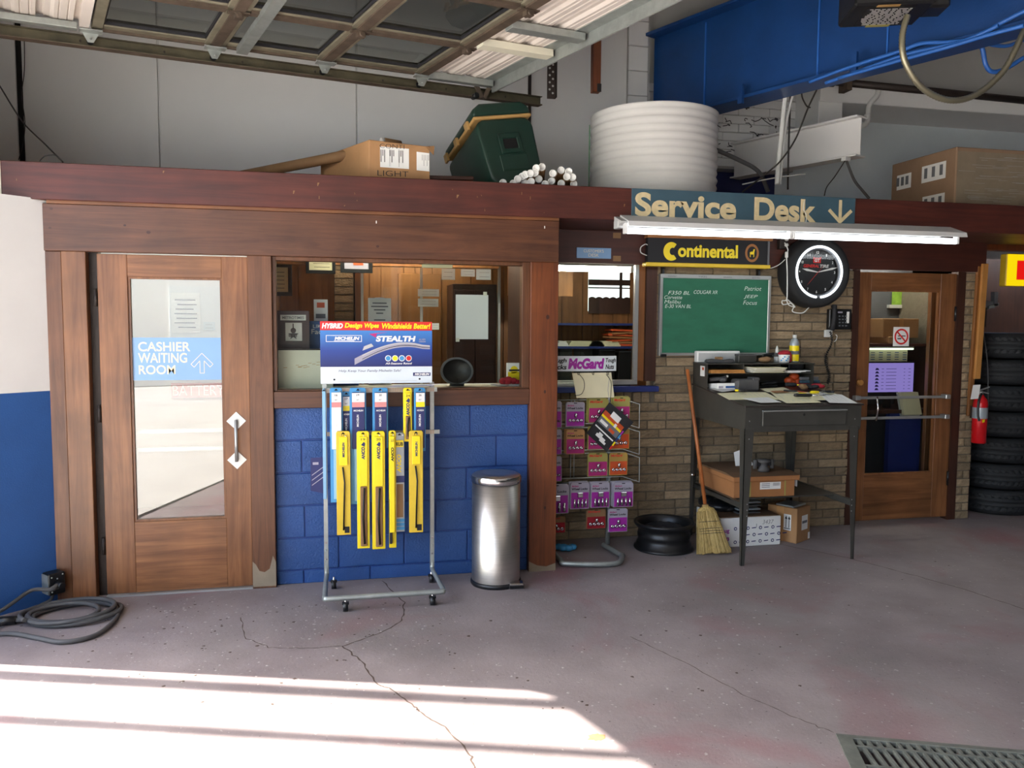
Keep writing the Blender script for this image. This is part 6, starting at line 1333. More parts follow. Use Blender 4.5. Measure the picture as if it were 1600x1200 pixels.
# wire panels: three at the right edge, with bent front wires
for k, (ya, yb) in enumerate(((631, 668), (674, 709), (714, 752))):
    za, zb = onY(990, ya, .36).z, onY(990, yb, .36).z; xr = onY(997, ya, .36).x
    P = [(xl, .40, za+.03), (xr-.10, .40, za+.03), (xr, .33, za), (xr, .33, zb), (xr-.10, .40, zb+.03), (xl, .40, zb+.03)]
    MB().tube(P, .0035, 6).build('wire', 'galv', mr)
    for x in (1.62, 1.645): MB().tube([(x, .405, za+.03), (x, .405, zb+.03)], .0028, 5).build('wire', 'galv', mr)
za = onY(920, 755, .36).z; MB().tube([(xl, .40, za), (px_+.2, .40, za)], .004, 6).build('wire', 'galv', mr)
# curved header
Yh = .36; a, b = onY(871, 580, Yh), onY(963, 556, Yh); hx1 = b.x; hx0 = 1.425; cz0, cz1 = a.z, b.z
def hy(x): u = (x-hx0)/(hx1-hx0)*2-1; return Yh+.03*u*u-.03
N = 16; mb = MB(); vs = []
for i in range(N+1): x = hx0+(hx1-hx0)*i/N; vs += [(x, hy(x), cz0), (x, hy(x), cz1), (x, hy(x)+.003, cz0), (x, hy(x)+.003, cz1)]
fs = []
for i in range(N): o = 4*i; fs += [(o, o+4, o+5, o+1), (o+3, o+7, o+6, o+2), (o+1, o+5, o+7, o+3), (o, o+2, o+6, o+4)]
mb.add(vs, fs); hh = mb.build('header_sign', 'wallpale', mr); hh['label'] = 'curved white header lettered McGard Tough Nuts'
mb = MB(); ht = cz1-cz0
def ctext(s, px0, px1, f0, f1, mi, bo, sh):
    x0, x1 = onY(px0, 560, Yh).x, onY(px1, 560, Yh).x; n0 = len(mb.v); mb.text(s, (x0, 0, cz0+ht*f0), X, Z, x1-x0, ht*(f1-f0), mi, bo, sh)
    for i in range(n0, len(mb.v)): v = mb.v[i]; mb.v[i] = (v[0], hy(v[0])-.0015, v[2])
ctext('McGard', 886, 943, .14, .86, 0, .055, .15); ctext('Tough', 945, 962, .50, .86, 1, .03, .15); ctext('Nuts', 945, 959, .12, .44, 1, .03, .15); ctext('Tough', 856, 884, .50, .86, 1, .03, .15); ctext('Locks', 858, 884, .12, .44, 1, .03, .15)
mb.build('lettering', ['purple', 'ink'], hh)
# flip chart card under the header, with rings
p = [onY(*q, .35) for q in ((901, 622), (960, 621), (955, 582), (894, 583))]
t = thing('flip_chart_card', 'blank off-white card hanging from three rings under the curved header', 'card', p[0]); mb = MB(); Q = [v+Vector((0, .003, 0)) for v in p]; mb.add(p+Q, [(0, 1, 2, 3), (7, 6, 5, 4), (0, 4, 5, 1), (2, 6, 7, 3), (1, 5, 6, 2), (3, 7, 4, 0)]); mb.build('card', 'manila', t)
for px in (903, 926, 949): q = onY(px, 582, .345); MB().tube([(q.x+.006*math.sin(k*.63), q.y-.004+.01*math.cos(k*.63), q.z+.016*math.cos(k*.63)) for k in range(10)], .0022, 5, closed=True).build('ring', 'ink', t)
MB().tube(smooth_path([onY(*q, .345) for q in ((905, 585), (912, 594), (913, 606), (908, 616), (898, 618))], 5), .002, 5).build('loop_string', 'ink', t)
MB().tube(smooth_path([onY(*q, .342) for q in ((947, 585), (954, 595), (955, 608), (953, 630))], 5), .002, 5).build('loop_string', 'ink', t)
# packs: px box, variant
def lock_pack(x0, y0, x1, y1, Y, kind, label, deep=1):
    a, b = onY(x0, y1, Y), onY(x1, y0, Y); w, h = b.x-a.x, b.z-a.z; t = thing('wheel_lock_pack', label, 'wheel lock pack', ((a.x+b.x)/2, Y, a.z), 'wheel lock packs on the wire rack')
    top, low = {'p': ('lilac', 'purple'), 'm': ('card_lt', 'magenta'), 'y': ('olive', 'magenta'), 'o': ('ochre', 'orange'), 'b': ('tubebr', 'rag')}[kind]
    for k in range(deep-1): MB().box(a.x-.006*(k+1), b.x-.006*(k+1), Y+.02*(k+1), Y+.02*(k+1)+.012, a.z+.003, b.z+.003).build('pack_behind', top, t, .003)
    MB().prism([(0, 0), (w, 0), (w, h*.93), (w*.92, h), (w*.08, h), (0, h*.93)], (a.x, Y, a.z), X, Z, Y_*.014).build('backing', top, t, .002)
    MB().quad((a.x+w*.04, Y-.001, a.z+h*.03), (b.x-w*.04, Y-.001, a.z+h*.03), (b.x-w*.04, Y-.001, a.z+h*.62), (a.x+w*.04, Y-.001, a.z+h*.62)).build('colour_field', low, t)
    MB().box(a.x+w*.42, a.x+w*.58, Y-.0015, Y, b.z-h*.06, b.z-h*.03).build('hang_hole', 'dark', t)
    mb = MB(); mb.text('McGard', (a.x+w*.08, Y-.0016, a.z+h*.83), X, Z, w*.34 if kind in 'pm' else w*.62, h*.06 if kind in 'pm' else h*.1, 0, .04, .1)
    if kind in 'pm': mb.text('Wheel Locks', (a.x+w*.06, Y-.0016, a.z+h*.71), X, Z, w*.84, h*.085, 1, .03, .1)
    mb.build('print', ['magenta' if kind in 'pm' else 'red', 'ink'], t)
    mb = MB(); R = w*.085
    if (y1-y0) > 38 and kind == 'p' and y0 > 740:
        MB().box(a.x+w*.36, b.x-w*.36, Y-.016, Y, a.z+h*.44, a.z+h*.62).build('key_socket', 'chrome', t, .003)
        for k in range(4): mb.cyl((a.x+w*(.2+.2*k), Y-.012, a.z+h*.08), (a.x+w*(.2+.2*k), Y-.012, a.z+h*.38), R*.8, R*.6, 10)
    else:
        mb.cyl((a.x+w*.5, Y-.012, a.z+h*.38), (a.x+w*.5, Y-.012, a.z+h*.55), R*.9, R*.9, 10)
        for k in range(4): mb.lathe([(R*.5, -.01), (R, -.008), (R, 0), (R*.5, 0)], (a.x+w*(.2+.2*k), Y-.002, a.z+h*.26), 12, 0, (0, 1, 0))
    mb.build('lock_nuts', 'chrome', t); return t
L_ = 'left part hidden by the post'
for q in [(855, 627, 878, 669, .37, 'p', 'purple wheel lock pack in the top row, '+L_, 1), (855, 671, 878, 711, .37, 'p', 'purple wheel lock pack in the second row, '+L_, 1), (855, 713, 878, 753, .37, 'p', 'purple wheel lock pack in the third row, '+L_, 1), (850, 756, 889, 804, .33, 'p', 'purple pack with tall key in the fourth row, '+L_, 1),
          (884, 628, 914, 667, .37, 'p', 'purple wheel lock pack with grey top, second from the post in the top row', 1), (884, 671, 914, 710, .37, 'm', 'magenta wheel lock pack below the purple one, second row', 2),
          (919, 623, 951, 661, .37, 'y', 'yellow-backed magenta pack left of the tilted magazine', 2), (957, 620, 985, 660, .37, 'y', 'yellow-green pack behind the magazine, top right of the rack', 2), (918, 666, 948, 703, .38, 'y', 'magenta pack mostly hidden under the magazine', 1), (950, 664, 984, 702, .38, 'o', 'orange pack at the right behind the magazine', 2),
          (918, 707, 950, 745, .37, 'y', 'yellow and magenta pack below the magazine', 1), (952, 707, 981, 743, .37, 'o', 'orange pack with old tape, third row right', 1),
          (891, 753, 921, 796, .33, 'p', 'purple lock set with four long nuts, left of the three alike', 2), (923, 753, 953, 794, .33, 'p', 'purple lock set with four long nuts, middle of the three alike', 2), (958, 753, 990, 793, .33, 'p', 'purple lock set with four long nuts, right of the three alike', 3),
          (916, 795, 947, 827, .38, 'b', 'empty brown blister pack in the lowest row', 1), (950, 794, 981, 832, .33, 'p', 'purple pack hanging alone in the lowest row', 1), (853, 806, 884, 834, .38, 'b', 'brown pack in the lowest row, '+L_, 1)]: lock_pack(*q)
# catalogue magazine hanging askew
p = [onY(*q, .30) for q in ((917, 677), (948, 706), (990, 660), (953, 629))]
t = thing('catalogue', 'black and orange car catalogue hanging tilted from the rack', 'magazine', p[0]); mb = MB(); Q = [v+Vector((0, .012, 0)) for v in p]; mb.add(p+Q, [(0, 1, 2, 3), (7, 6, 5, 4), (0, 4, 5, 1), (1, 5, 6, 2), (2, 6, 7, 3), (3, 7, 4, 0)]); mb.build('cover', 'ink', t)
U, V_ = p[1]-p[0], p[3]-p[0]
def M_(m, u0, v0, u1, v1, mi, o=.0012): m.quad(*[p[0]+U*u+V_*v-Y_*o for u, v in ((u0, v0), (u1, v0), (u1, v1), (u0, v1))], mi)
mb = MB(); M_(mb, .03, .42, .97, .60, 5); M_(mb, .03, .60, .97, .66, 1); M_(mb, .03, .66, .97, .78, 0); M_(mb, .1, .46, .45, .54, 3, .002); M_(mb, .55, .44, .8, .52, 0, .002); M_(mb, .3, .74, .7, .9, 3, .002); M_(mb, .62, .60, .72, .70, 3, .002)
for k, m in enumerate((2, 1, 6, 4, 7)): M_(mb, 1.0, .1+.12*k, 1.06, .22+.12*k, m, .001)
M_(mb, .06, .30, .94, .335, 3, .002); M_(mb, .28, .12, .70, .20, 3, .002); M_(mb, .34, .18, .52, .26, 3, .0022); M_(mb, .5, .08, .78, .14, 3, .0022)
mb.build('print', ['orange', 'yellow', 'red', 'paper', 'packblue', 'greyink', 'navy', 'purple'], t)
mb = MB(); mb.tube(smooth_path([onY(*q, .31) for q in ((953, 629), (950, 610), (952, 592))], 4), .0015, 5); mb.build('hanging_string', 'lilac', t)
q = onZ(884, 856, .02); t = thing('blue_rag', 'crumpled light blue shop rag on the base of the lock rack', 'rag', (q.x, q.y, 0)); mb = MB(); rr = random.Random(3)
for k in range(6): mb.ball(q+Vector((rr.uniform(-.05, .05), rr.uniform(-.03, .03), .005)), .035, .03, .024, 8)
mb.build('cloth', 'packblue', t)

# ------------------------------------------------------------------ left corner: outlet box, cable coil
jd = (jp[0]-jp[1]).normalized(); jn_ = Vector((jd.y, -jd.x, 0))
def on_jamb(px, py, off=0):
    d = _ray(px, py); o = jp[0]+jn_*off; t = (o-CAM).dot(jn_)/d.dot(jn_); return CAM+d*t
c = on_jamb(79, 908); t = thing('outlet_box', 'black industrial outlet box low on the blue wall', 'outlet', c); 
MB().obox(c+jn_*.04, jd*.045, jn_*.04, Z*.062).build('box', 'black', t, .005); mb = MB()
for a, b in ((-.03, .042), (.03, .05), (0, .03), (-.03, -.042), (.03, -.03), (0, -.026)): mb.ball(c+jn_*.082+jd*a+Z*b, .005, n=8)
mb.build('screw', 'galv', t)
MB().obox(c+jn_*.04-jd*.047, jd*.003, jn_*.036, Z*.055).build('side_plate', 'galv', t)
P = [c+jn_*.10, c+jn_*.12-jd*.06-Z*.01, onY(50, 922, -.13), onY(20, 942, -.22), onY(0, 955, -.28), onY(-30, 968, -.36)]
t = thing('power_cable', 'thick grey cable plugged into the low outlet box and running left', 'cable', c+jn_*.1); MB().tube(smooth_path(P, 6), [.016]*6+[.011]*25, 8).build('cable', 'cable', t); MB().cyl(c+jn_*.08, c+jn_*.14, .02, .017, 12).build('plug', 'black', t)
t = thing('cable_coil', 'loosely coiled thick grey cable lying on the floor by the cashier door', 'cable', (-1.45, -.3, 0)); P = []
cx, cy = -1.42, -.285
for k in range(150):
    u = k/149*2*math.pi*4.6; r1 = .205+.022*math.sin(k*.05)+.035*(k/149)*math.sin(u*.5+1); P.append((cx+.03*math.sin(u*.22)+r1*1.0*math.cos(u), cy-.03*(k/149)+r1*.78*math.sin(u), .014+.017*(k/149)*1.8+.006*math.sin(u*1.3)))
MB().tube(P, .0125, 8).build('coil', 'cable', t)
P = smooth_path([onZ(*q, .014) for q in ((-30, 992), (20, 990), (60, 997), (100, 1003), (150, 992), (180, 968), (184, 952), (172, 940), (150, 936))], 6)
MB().tube(P, .0125, 8).build('outer_loop', 'cable', t)
P = smooth_path([c-Z*.06+jn_*.03, c-Z*.10+jn_*.03-jd*.02, onY(58, 948, -.07), onZ(40, 962, .02), onZ(10, 972, .02), onZ(-20, 985, .02)], 6)
MB().tube(P, .009, 8).build('feed', 'cable', t)
t = thing('connector', 'dark cable connector lying at the left edge of the floor', 'connector', onZ(8, 970, 0)); q = onZ(9, 970, .025); MB().cyl(q-X*.06, q+X*.05, .025, .022, 12).build('body', 'black', t); MB().cyl(q+X*.05, q+X*.09, .014, .012, 10).build('sleeve', 'cable', t)

# ------------------------------------------------------------------ storage on the office roof
ZR = 2.45
e = [onY(390, 272, .9), onY(565, 238, .35)]
t = thing('cardboard_tube', 'long brown cardboard tube leaning behind the carton', 'tube', (e[0].x, e[0].y, ZR)); d = (e[1]-e[0]).normalized(); a = e[0]-d*.12; a.z = max(a.z, ZR+.03); bq = e[1]+d*.06
MB().lathe([(.034, 0), (.034, (bq-a).length), (.030, (bq-a).length), (.030, 0)], a, 20, 0, d, closed=True).build('tube', 'tubebr', t); MB().disc(bq-d*.003, .032, d, 16).build('end_cap', 'paper', t)
f0, f1, f2 = onY(577, 278, .10), onY(672, 281, .10), onY(578, 218, .10)
t = thing('carton', 'brown carton marked CONTI LIGHT in pen with two labels on the office roof', 'carton', ((f0.x+f1.x)/2, .3, ZR)); bx0, bx1, bz1 = f0.x, f1.x, f2.z
dpt = Vector((-.30, .62, 0)); bz = ZR
MB().prism([(0, bz), (bx1-bx0, bz), (bx1-bx0, onY(671, 229, .1).z), (0, bz1)], (bx0, .10, 0), X, Z, dpt).build('body', 'card', t, .004)
mb = MB(); mb.text('CONTI', (bx0+.065, .0985, onY(594, 231, .0985).z), X, Z, .15, .026, 0, -.012); mb.text('LIGHT', (bx0+.05, .0985, onY(600, 275, .1).z), X, Z, .19, .034, 0, -.012); mb.build('handwriting', 'ink', t)
for (a_, b_, c_, d_) in ((594, 261, 639, 231), (651, 266, 671, 238)):
    q0, q1 = onY(a_, b_, .0985), onY(c_, d_, .0985); MB().quad((q0.x, .0988, q0.z), (q1.x, .0988, q0.z-.004), (q1.x, .0988, q1.z-.006), (q0.x, .0988, q1.z)).build('label', 'paper', t); mb = MB(); w = q1.x-q0.x; h = q1.z-q0.z
    for k in range(16 if w > .1 else 8):
        f = (k+.5)/(16 if w > .1 else 8)
        if w > .1 and (k % 5 > 2 or k > 13): continue
        if w <= .1 and k < 3: continue
        mb.quad(*[(q0.x+w*(f+s*.012), .0975, q0.z+h*z) for s, z in ((-1, .25+.3*(k % 2)), (1, .25+.3*(k % 2)), (1, .85), (-1, .85))])
    if w > .1:
        for f in (.33, .65): mb.quad(*[(q0.x+w*(f+s*.004), .0975, q0.z+h*z) for s, z in ((-1, .05), (1, .05), (1, .95), (-1, .95))])
    mb.build('barcode', 'ink', t)
MB().add([(bx1-.03, .10, onY(671, 229, .1).z), (bx1+.022, .09, onY(671, 229, .1).z-.055), (bx1+.03, .12, onY(671, 229, .1).z+.01), (bx1-.02, .2, onY(671, 229, .1).z+.01)], [(0, 1, 2, 3)]).build('torn_flap', 'card', t)
q = onY(618, 218, .35); t = thing('tape_roll', 'short roll of brown tape lying on top of the carton', 'roll', q); MB().cyl((q.x-.075, .30, bz1+.034), (q.x+.03, .34, bz1+.030), .026, .026, 16).build('roll', 'tubebr', t); MB().cyl((q.x-.10, .295, bz1+.035), (q.x-.075, .30, bz1+.034), .024, .024, 14).build('label', 'paper', t)
p0, p1 = onY(668, 290, .14), onY(748, 267, .14); t = thing('folded_tarp', 'dark brown folded tarp lying between carton and cooler', 'tarp', (p0.x, .3, ZR))
for k in range(3): MB().obox(((p0.x+p1.x)/2-.01*k, .36, ZR+.02+k*.032), Vector(((p1.x-p0.x)/2+.03-.02*k, 0, .004*(k-1))), Y_*.22, Z*.015).build('fold', 'panel_dark', t, .008)
# cooler: box rolled and tipped back
t = thing('cooler', 'dark green picnic cooler with a tan band tipped on the office roof', 'cooler', (1.15, .5, ZR))
R3 = Matrix.Rotation(math.radians(-10), 3, 'Y'); R3 = Matrix.Rotation(math.radians(9), 3, 'Z') @ Matrix.Rotation(math.radians(-14), 3, 'X') @ R3
cw_, ch_, cl_ = .41, .56, .64
org = onY(849, 262, .30)+Vector((0, 0, .02))
ex_, ey_, ez_ = R3 @ X, R3 @ Y_, R3 @ Z
org = org-ex_*cw_-ez_*.10     # front lower-left corner of the end face
def rrect(w, h, r, n=5, taper=0.):
    P = []
    for (cx, cz, a0) in ((w-r-taper, r, -90), (w-r, h-r, 0), (r, h-r, 90), (r+taper, r, 180)):
        for k in range(n+1): u = math.radians(a0+90*k/n); P.append((cx+r*math.cos(u), cz+r*math.sin(u)))
    return P
MB().prism(rrect(cw_, ch_*.80, .07, 5, .015), org, ex_, ez_, ey_*cl_, 0, True).build('body', 'green', t, .02, 3)
lid = []
MB().prism([(-.006, ch_*.80), (cw_+.006, ch_*.80), (cw_+.006, ch_*.84), (-.006, ch_*.84)], org-ey_*.006, ex_, ez_, ey_*(cl_+.012)).build('band', 'tan', t, .01, 2)
lp = [(-.004, ch_*.84), (cw_+.004, ch_*.84), (cw_+.002, ch_*.93), (cw_-.05, ch_), (.06, ch_), (.0, ch_*.93)]
MB().prism(lp, org-ey_*.004, ex_, ez_, ey_*(cl_+.008)).build('lid', 'green', t, .02, 3)
hm = MB(); h0 = org-ey_*.012
for a, b, c_, d_ in ((.13, .29, .30, .34), (.13, .16, .22, .34), (.26, .29, .22, .34), (.13, .29, .20, .23)): hm.prism([(a, c_), (b, c_), (b, d_), (a, d_)], h0, ex_, ez_, ey_*.02)
hm.build('handle', 'green', t, .004); MB().prism([(.16, .23), (.26, .23), (.26, .30), (.16, .30)], org-ey_*.003, ex_, ez_, ey_*.004).build('handle_recess', 'dark', t)
MB().prism([(.11, .08), (.31, .08), (.31, .19), (.11, .19)], org-ey_*.006, ex_, ez_, ey_*.008).build('lower_panel', 'green', t, .006)
for k in (.12, .36, .60): MB().obox(org-ex_*.012+ez_*(ch_*.815)+ey_*k, ex_*.010, ey_*.03, ez_*.03).build('latch', 'tan', t, .003)
# bundle of capped tubes
caps = [(838, 263), (847, 261), (877, 266), (889, 268), (829, 271), (836, 270), (864, 271), (886, 276), (895, 277), (816, 276), (821, 273), (809, 280), (842, 280), (862, 283), (877, 287), (897, 288), (830, 284), (820, 286), (786, 286), (802, 287), (852, 288)]
rr = random.Random(8)
def cap_tube(px, py, k):
    Yq = .06+rr.uniform(0, .05); c = onY(px, py, Yq); c.z = max(c.z, ZR+.0265); r = .0245; d = Vector((rr.uniform(.22, .34), .95, rr.uniform(-.03, .0))); L = 1.15
    if c.z < ZR+.06: d.z = 0
    d.normalize()
    rows = [[q for q in caps if q[1] < 269], [q for q in caps if 269 <= q[1] < 279], [q for q in caps if q[1] >= 279]]
    r_i = 0 if py < 269 else (1 if py < 279 else 2); n_ = sorted(rows[r_i]).index((px, py)); O_ = ['first', 'second', 'third', 'fourth', 'fifth', 'sixth', 'seventh', 'eighth', 'ninth', 'tenth', 'eleventh']
    t = thing('capped_tube', 'brown white-capped tube, %s from left in the %s row of the bundle' % (O_[n_], ['top', 'middle', 'bottom'][r_i]), 'tube', c, 'capped brown tubes bundled on the office roof')
    b = c+d*L
    if b.z < ZR+.03: b.z = ZR+.03
    MB().cyl(c, b, r*.93, r*.93, 14).build('tube', 'tubebr', t)
    dd = (b-c).normalized(); MB().lathe([(0, -.003), (r*.70, -.003), (r*.74, -.007), (r*.98, -.007), (r, -.003), (r, .018), (r*.95, .018)], c-dd*.001, 16, 0, dd).build('end_cap', 'paper', t)
for k, (px, py) in enumerate(caps): cap_tube(px, py, k)
# foam roll
fc = Vector((2.325, .72, ZR)); r = .462; zt = 3.14; t = thing('foam_roll', 'big roll of white foam sheet standing on the office roof', 'roll', fc)
prof = []; rr = random.Random(15)
n = 13
for k in range(n*4+1):
    z = ZR+(zt-ZR)*k/(n*4); prof.append((r+.0055*math.cos(k*math.pi/2)+.002*math.sin(k*.9), z-ZR))
prof += [(r*.97, zt-ZR+.006), (r*.5, zt-ZR+.006), (.06, zt-ZR+.004), (.06, 0)]
MB().lathe([(0.06, 0)]+prof, fc, 72).build('roll', 'foam', t)
mb = MB(); sp = []
for k in range(140): u = k*.32; rad = .07+(r-.09)*k/139; sp.append((fc.x+rad*math.cos(u), fc.y+rad*math.sin(u), zt+.007))
MB().tube(sp, .003, 4).build('spiral_edge', 'lightgrey', t)
u = math.radians(168); MB().prism([(-.002, 0), (.003, 0), (.003, .55), (-.002, .58)], fc+Vector((math.cos(u)*(r+.012), math.sin(u)*(r+.012), .06)), Vector((-math.sin(u), math.cos(u), 0))*3, Z, Vector((math.cos(u), math.sin(u), 0))*.004).build('green_edge', 'greentape', t)
# right carton
k0 = onY(1495, 229, .30); zb_ = k0.z; xk = k0.x
t = thing('carton', 'large brown carton with grey dusty front at the right on the office roof', 'carton', (xk+.6, .6, ZR)); yb_ = 1.02
MB().box(xk, xk+1.5, .30, yb_, ZR, zb_).build('body', 'carton_grey', t, .006); MB().box(xk+.012, xk+1.49, .2985, .30, ZR, zb_-.03).build('front_panel', 'cement', t)
mb = MB(); rr = random.Random(23)
for k in range(90): z = ZR+.01+rr.random()*(zb_-ZR-.06); x = xk+.02+rr.random()*1.1; l = rr.uniform(.05, .3); mb.quad((x, .2975, z), (x+l, .2975, z+.001), (x+l, .2975, z+.0025), (x, .2975, z+.002))
mb.build('scuff', 'wallgrey', t)
for (ya, yb2, za, zb2) in ((.40, .66, .30, .43), (.40, .64, .06, .19), (.78, .95, .29, .41), (.80, .98, .02, .10)):
    MB().quad((xk-.0015, ya, ZR+za), (xk-.0015, yb2, ZR+za), (xk-.0015, yb2, ZR+zb2), (xk-.0015, ya, ZR+zb2)).build('label', 'paper', t); mb = MB()
    for j in range(3):
        y = ya+.03+j*(yb2-ya)*.32; mb.quad((xk-.003, y, ZR+za+.03), (xk-.003, y+.035, ZR+za+.03), (xk-.003, y+.035, ZR+zb2-.02), (xk-.003, y, ZR+zb2-.02))
    mb.build('barcode', 'greyink', t)
q = onY(236, 256, .12); t = thing('rubber_wedge', 'small black rubber wedge standing on the fascia at the left', 'wedge', (q.x, .12, 2.491)); MB().prism([(-.035, 0), (.035, 0), (.015, .042), (-.005, .048), (-.022, .035)], (q.x, .05, 2.45), X, Z, Y_*.05).build('wedge', 'black', t, .006)
MB().box(q.x-.035, q.x+.035, .05, .1, 2.45, 2.5).build('base', 'black', t)
# ------------------------------------------------------------------ girders, pipes, conduits
gd = Vector((.413, -.911, 0)).normalized(); gp = Vector((gd.y*-1, gd.x, 0)); gp = gp if gp.x > 0 else -gp
def ibeam(name, label, p0, L, z0, z1, fw, ft, m, cat):
    t = thing(name, label, cat, (p0.x, p0.y, z0)); 
    MB().prism([(0, 0), (fw, 0), (fw, ft), (0, ft)], p0+Z*z0, gp, Z, gd*L).build('bottom_flange', m, t, .003); MB().prism([(0, 0), (fw, 0), (fw, ft), (0, ft)], p0+Z*(z1-ft), gp, Z, gd*L).build('top_flange', m, t, .003)
    MB().prism([(fw/2-.01, ft), (fw/2+.01, ft), (fw/2+.01, z1-z0-ft), (fw/2-.01, z1-z0-ft)], p0+Z*z0, gp, Z, gd*L).build('web', m, t); return t
gz0, gz1 = 3.30, 4.05
p0 = Vector((2.568, 1.538, 0)); g1 = ibeam('blue_girder', 'deep blue painted steel girder crossing the upper right', p0, 7.0, gz0, gz1, .24, .025, 'bluebeam', 'girder')
for s in (.55, 1.55, 2.05, 3.1):
    q = p0+gd*s+gp*.10; MB().prism([(0, .03), (.012, .03), (.012, .70), (0, .70)], q+Z*gz0, gd, Z, gp*.012).build('weld_line', 'bluepipe', g1)
wp = Vector((3.40, 1.60, 0)); w2 = onZ(1337, 243, 2.90); wd = (Vector((w2.x, w2.y, 0))-wp); Lw = wd.length; wd.normalize()
t = thing('white_steel_beam', 'white painted steel beam end sticking out under the blue girder', 'beam', (wp.x, wp.y, 2.9)); wn = Vector((-wd.y, wd.x, 0)); wn = wn if wn.x > 0 else -wn
for z0, z1, a, b in ((2.90, 2.912, 0, .13), (3.19, 3.205, 0, .13), (2.912, 3.19, .055, .067)):
    MB().prism([(a, z0), (b, z0), (b, z1), (a, z1)], wp, wn, Z, wd*Lw).build('flange' if b > .1 else 'web', 'white', t, .002)
pc = wp+wd*(Lw-.08)+Z*2.885; MB().obox(pc, wd*.02, wn*.03, Z*.015).build('clamp', 'pvc', t)
def pipe(name, label, pts, r, m, cat='pipe', k=6, n=10, sm=True):
    t = thing(name, label, cat, pts[0]); MB().tube(smooth_path(pts, k) if sm else pts, r, n).build('pipe', m, t); return t
q0, q1, q2 = onY(1290, -60, 1.0), onY(1289, 124, 1.0), onY(1640, 161, 1.0)
t = pipe('gas_pipe', 'dark iron pipe dropping along the girder and turning right', [q0, q1+Z*.06], .033, 'pipe', sm=False); MB().tube(smooth_path([q1+Z*.07, q1+Z*.02, q1+Vector((.02, 0, -.01)), q1+Vector((.08, 0, -.013))], 5), .043, 12).build('elbow', 'rust', t); MB().cyl(q1+Vector((.07, 0, -.012)), q2, .03, .03, 12).build('run', 'pipe', t)
q = onY(1324, 130, .98); MB().box(q.x-.025, q.x+.025, .95, 1.06, q.z-.06, q.z+.10).build('pipe_clamp', 'rust', t)
MB().obox(onY(1322, 100, .99), X*.012, Y_*.03, Z*.12).build('clamp_strap', 'bluebeam', t)
P = [onY(*u, .55) for u in ((1330, 108), (1300, 124), (1268, 131), (1240, 132), (1228, 148), (1222, 200), (1217, 250), (1214, 288))]
t = pipe('white_conduit', 'white painted conduit bending down behind the Service Desk sign', P, .017, 'pvc', 'conduit'); 
P = [onY(*u, .57) for u in ((1290, 128), (1262, 133), (1244, 140), (1236, 158), (1226, 210), (1219, 288))]; MB().tube(smooth_path(P, 6), .010, 8).build('second_pipe', 'pvc', t)
P = [onY(*u, 1.27) for u in ((1372, 140), (1370, 150), (1358, 165), (1356, 188), (1350, 196), (1341, 200))]; t = pipe('drain_pipe', 'short white plastic elbow pipe beside the white steel beam', P, .022, 'pvc'); MB().cyl(onY(1356, 186, 1.27), onY(1355, 178, 1.27), .027, .027, 12).build('coupling', 'pvc', t)
for i, (pts, Yw, r, m, lb) in enumerate([([(1236, 130), (1234, 180), (1232, 240), (1231, 296)], .62, .007, 'wire', 'brown cable bundle hanging beside the white conduit'), ([(1281, 130), (1262, 170), (1244, 215), (1224, 246), (1205, 265), (1160, 300)], .50, .006, 'wire', 'dark cable slanting down left across the white beam'), ([(1322, 246), (1334, 280), (1346, 296), (1358, 310)], .45, .010, 'cable', 'thick dark cable hanging from the white beam end'), ([(1320, 260), (1305, 275), (1292, 292), (1288, 306)], .45, .004, 'wire', 'thin dark wire hanging from the white beam end'),
        ([(1100, 226), (1150, 248), (1185, 268), (1200, 300)], .75, .016, 'cable', 'thick dark cable behind the foam roll'), ([(1225, 2), (1231, 70), (1234, 130)], .8, .004, 'wire', 'thin dark wire hanging down over the blue girder'), ([(1160, 288), (1210, 278), (1258, 272)], .6, .005, 'pvc', 'thin white wire in the dark gap under the beam'),
        ([(1238, 145), (1262, 140), (1281, 130)], .9, .006, 'wire', 'short dark cable looped under the girder'), ([(1254, 133), (1253, 150), (1260, 165), (1266, 168)], .9, .006, 'wire', 'small dark cable end hanging below the girder')]):
    P = [onY(*u, Yw) for u in pts]
    if i in (2, 3): P[0] = pc.copy()
    pipe('hanging_cable', lb, P, r, m, 'cable')
# blue conduits along the girder's lower flange
for i, (pts, lb) in enumerate([([(1265, 128), (1330, 104), (1400, 82), (1440, 68), (1480, 66), (1520, 60), (1560, 38), (1600, 18), (1640, 0)], 'upper blue conduit running along the girder flange'), ([(1290, 130), (1345, 110), (1420, 84), (1500, 66), (1560, 40)], 'lower blue conduit under the girder flange'), ([(1310, 122), (1400, 96), (1480, 74), (1540, 56), (1600, 40)], 'thin blue conduit between the other two')]):
    P = []
    for k, u in enumerate(pts):
        d = _ray(*u); o = p0-gp*(.03+.02*i); tt = (o-CAM).dot(gp)/d.dot(gp); P.append(CAM+d*tt)
    pipe('blue_conduit', lb, P, .012, 'bluepipe', 'conduit')
P = [onY(*u, -.6) for u in ((1520, 66), (1534, 74), (1540, 100), (1550, 112), (1570, 108), (1600, 90))]; pipe('blue_cable', 'blue painted cable loop hanging at the upper right', P, .014, 'bluepipe', 'cable')
P = [onY(*u, -.6) for u in ((1500, 62), (1530, 66), (1570, 72), (1600, 62), (1640, 50))]; pipe('blue_cable', 'blue painted cable running right above the hanging loop', P, .012, 'bluepipe', 'cable')
for s in (1.0, 1.9): q = p0+gd*s-gp*.012; MB().obox(q+Z*(gz0+.03), gd*.02, gp*.012, Z*.07).build('flange_clamp', 'bluebeam', g1)
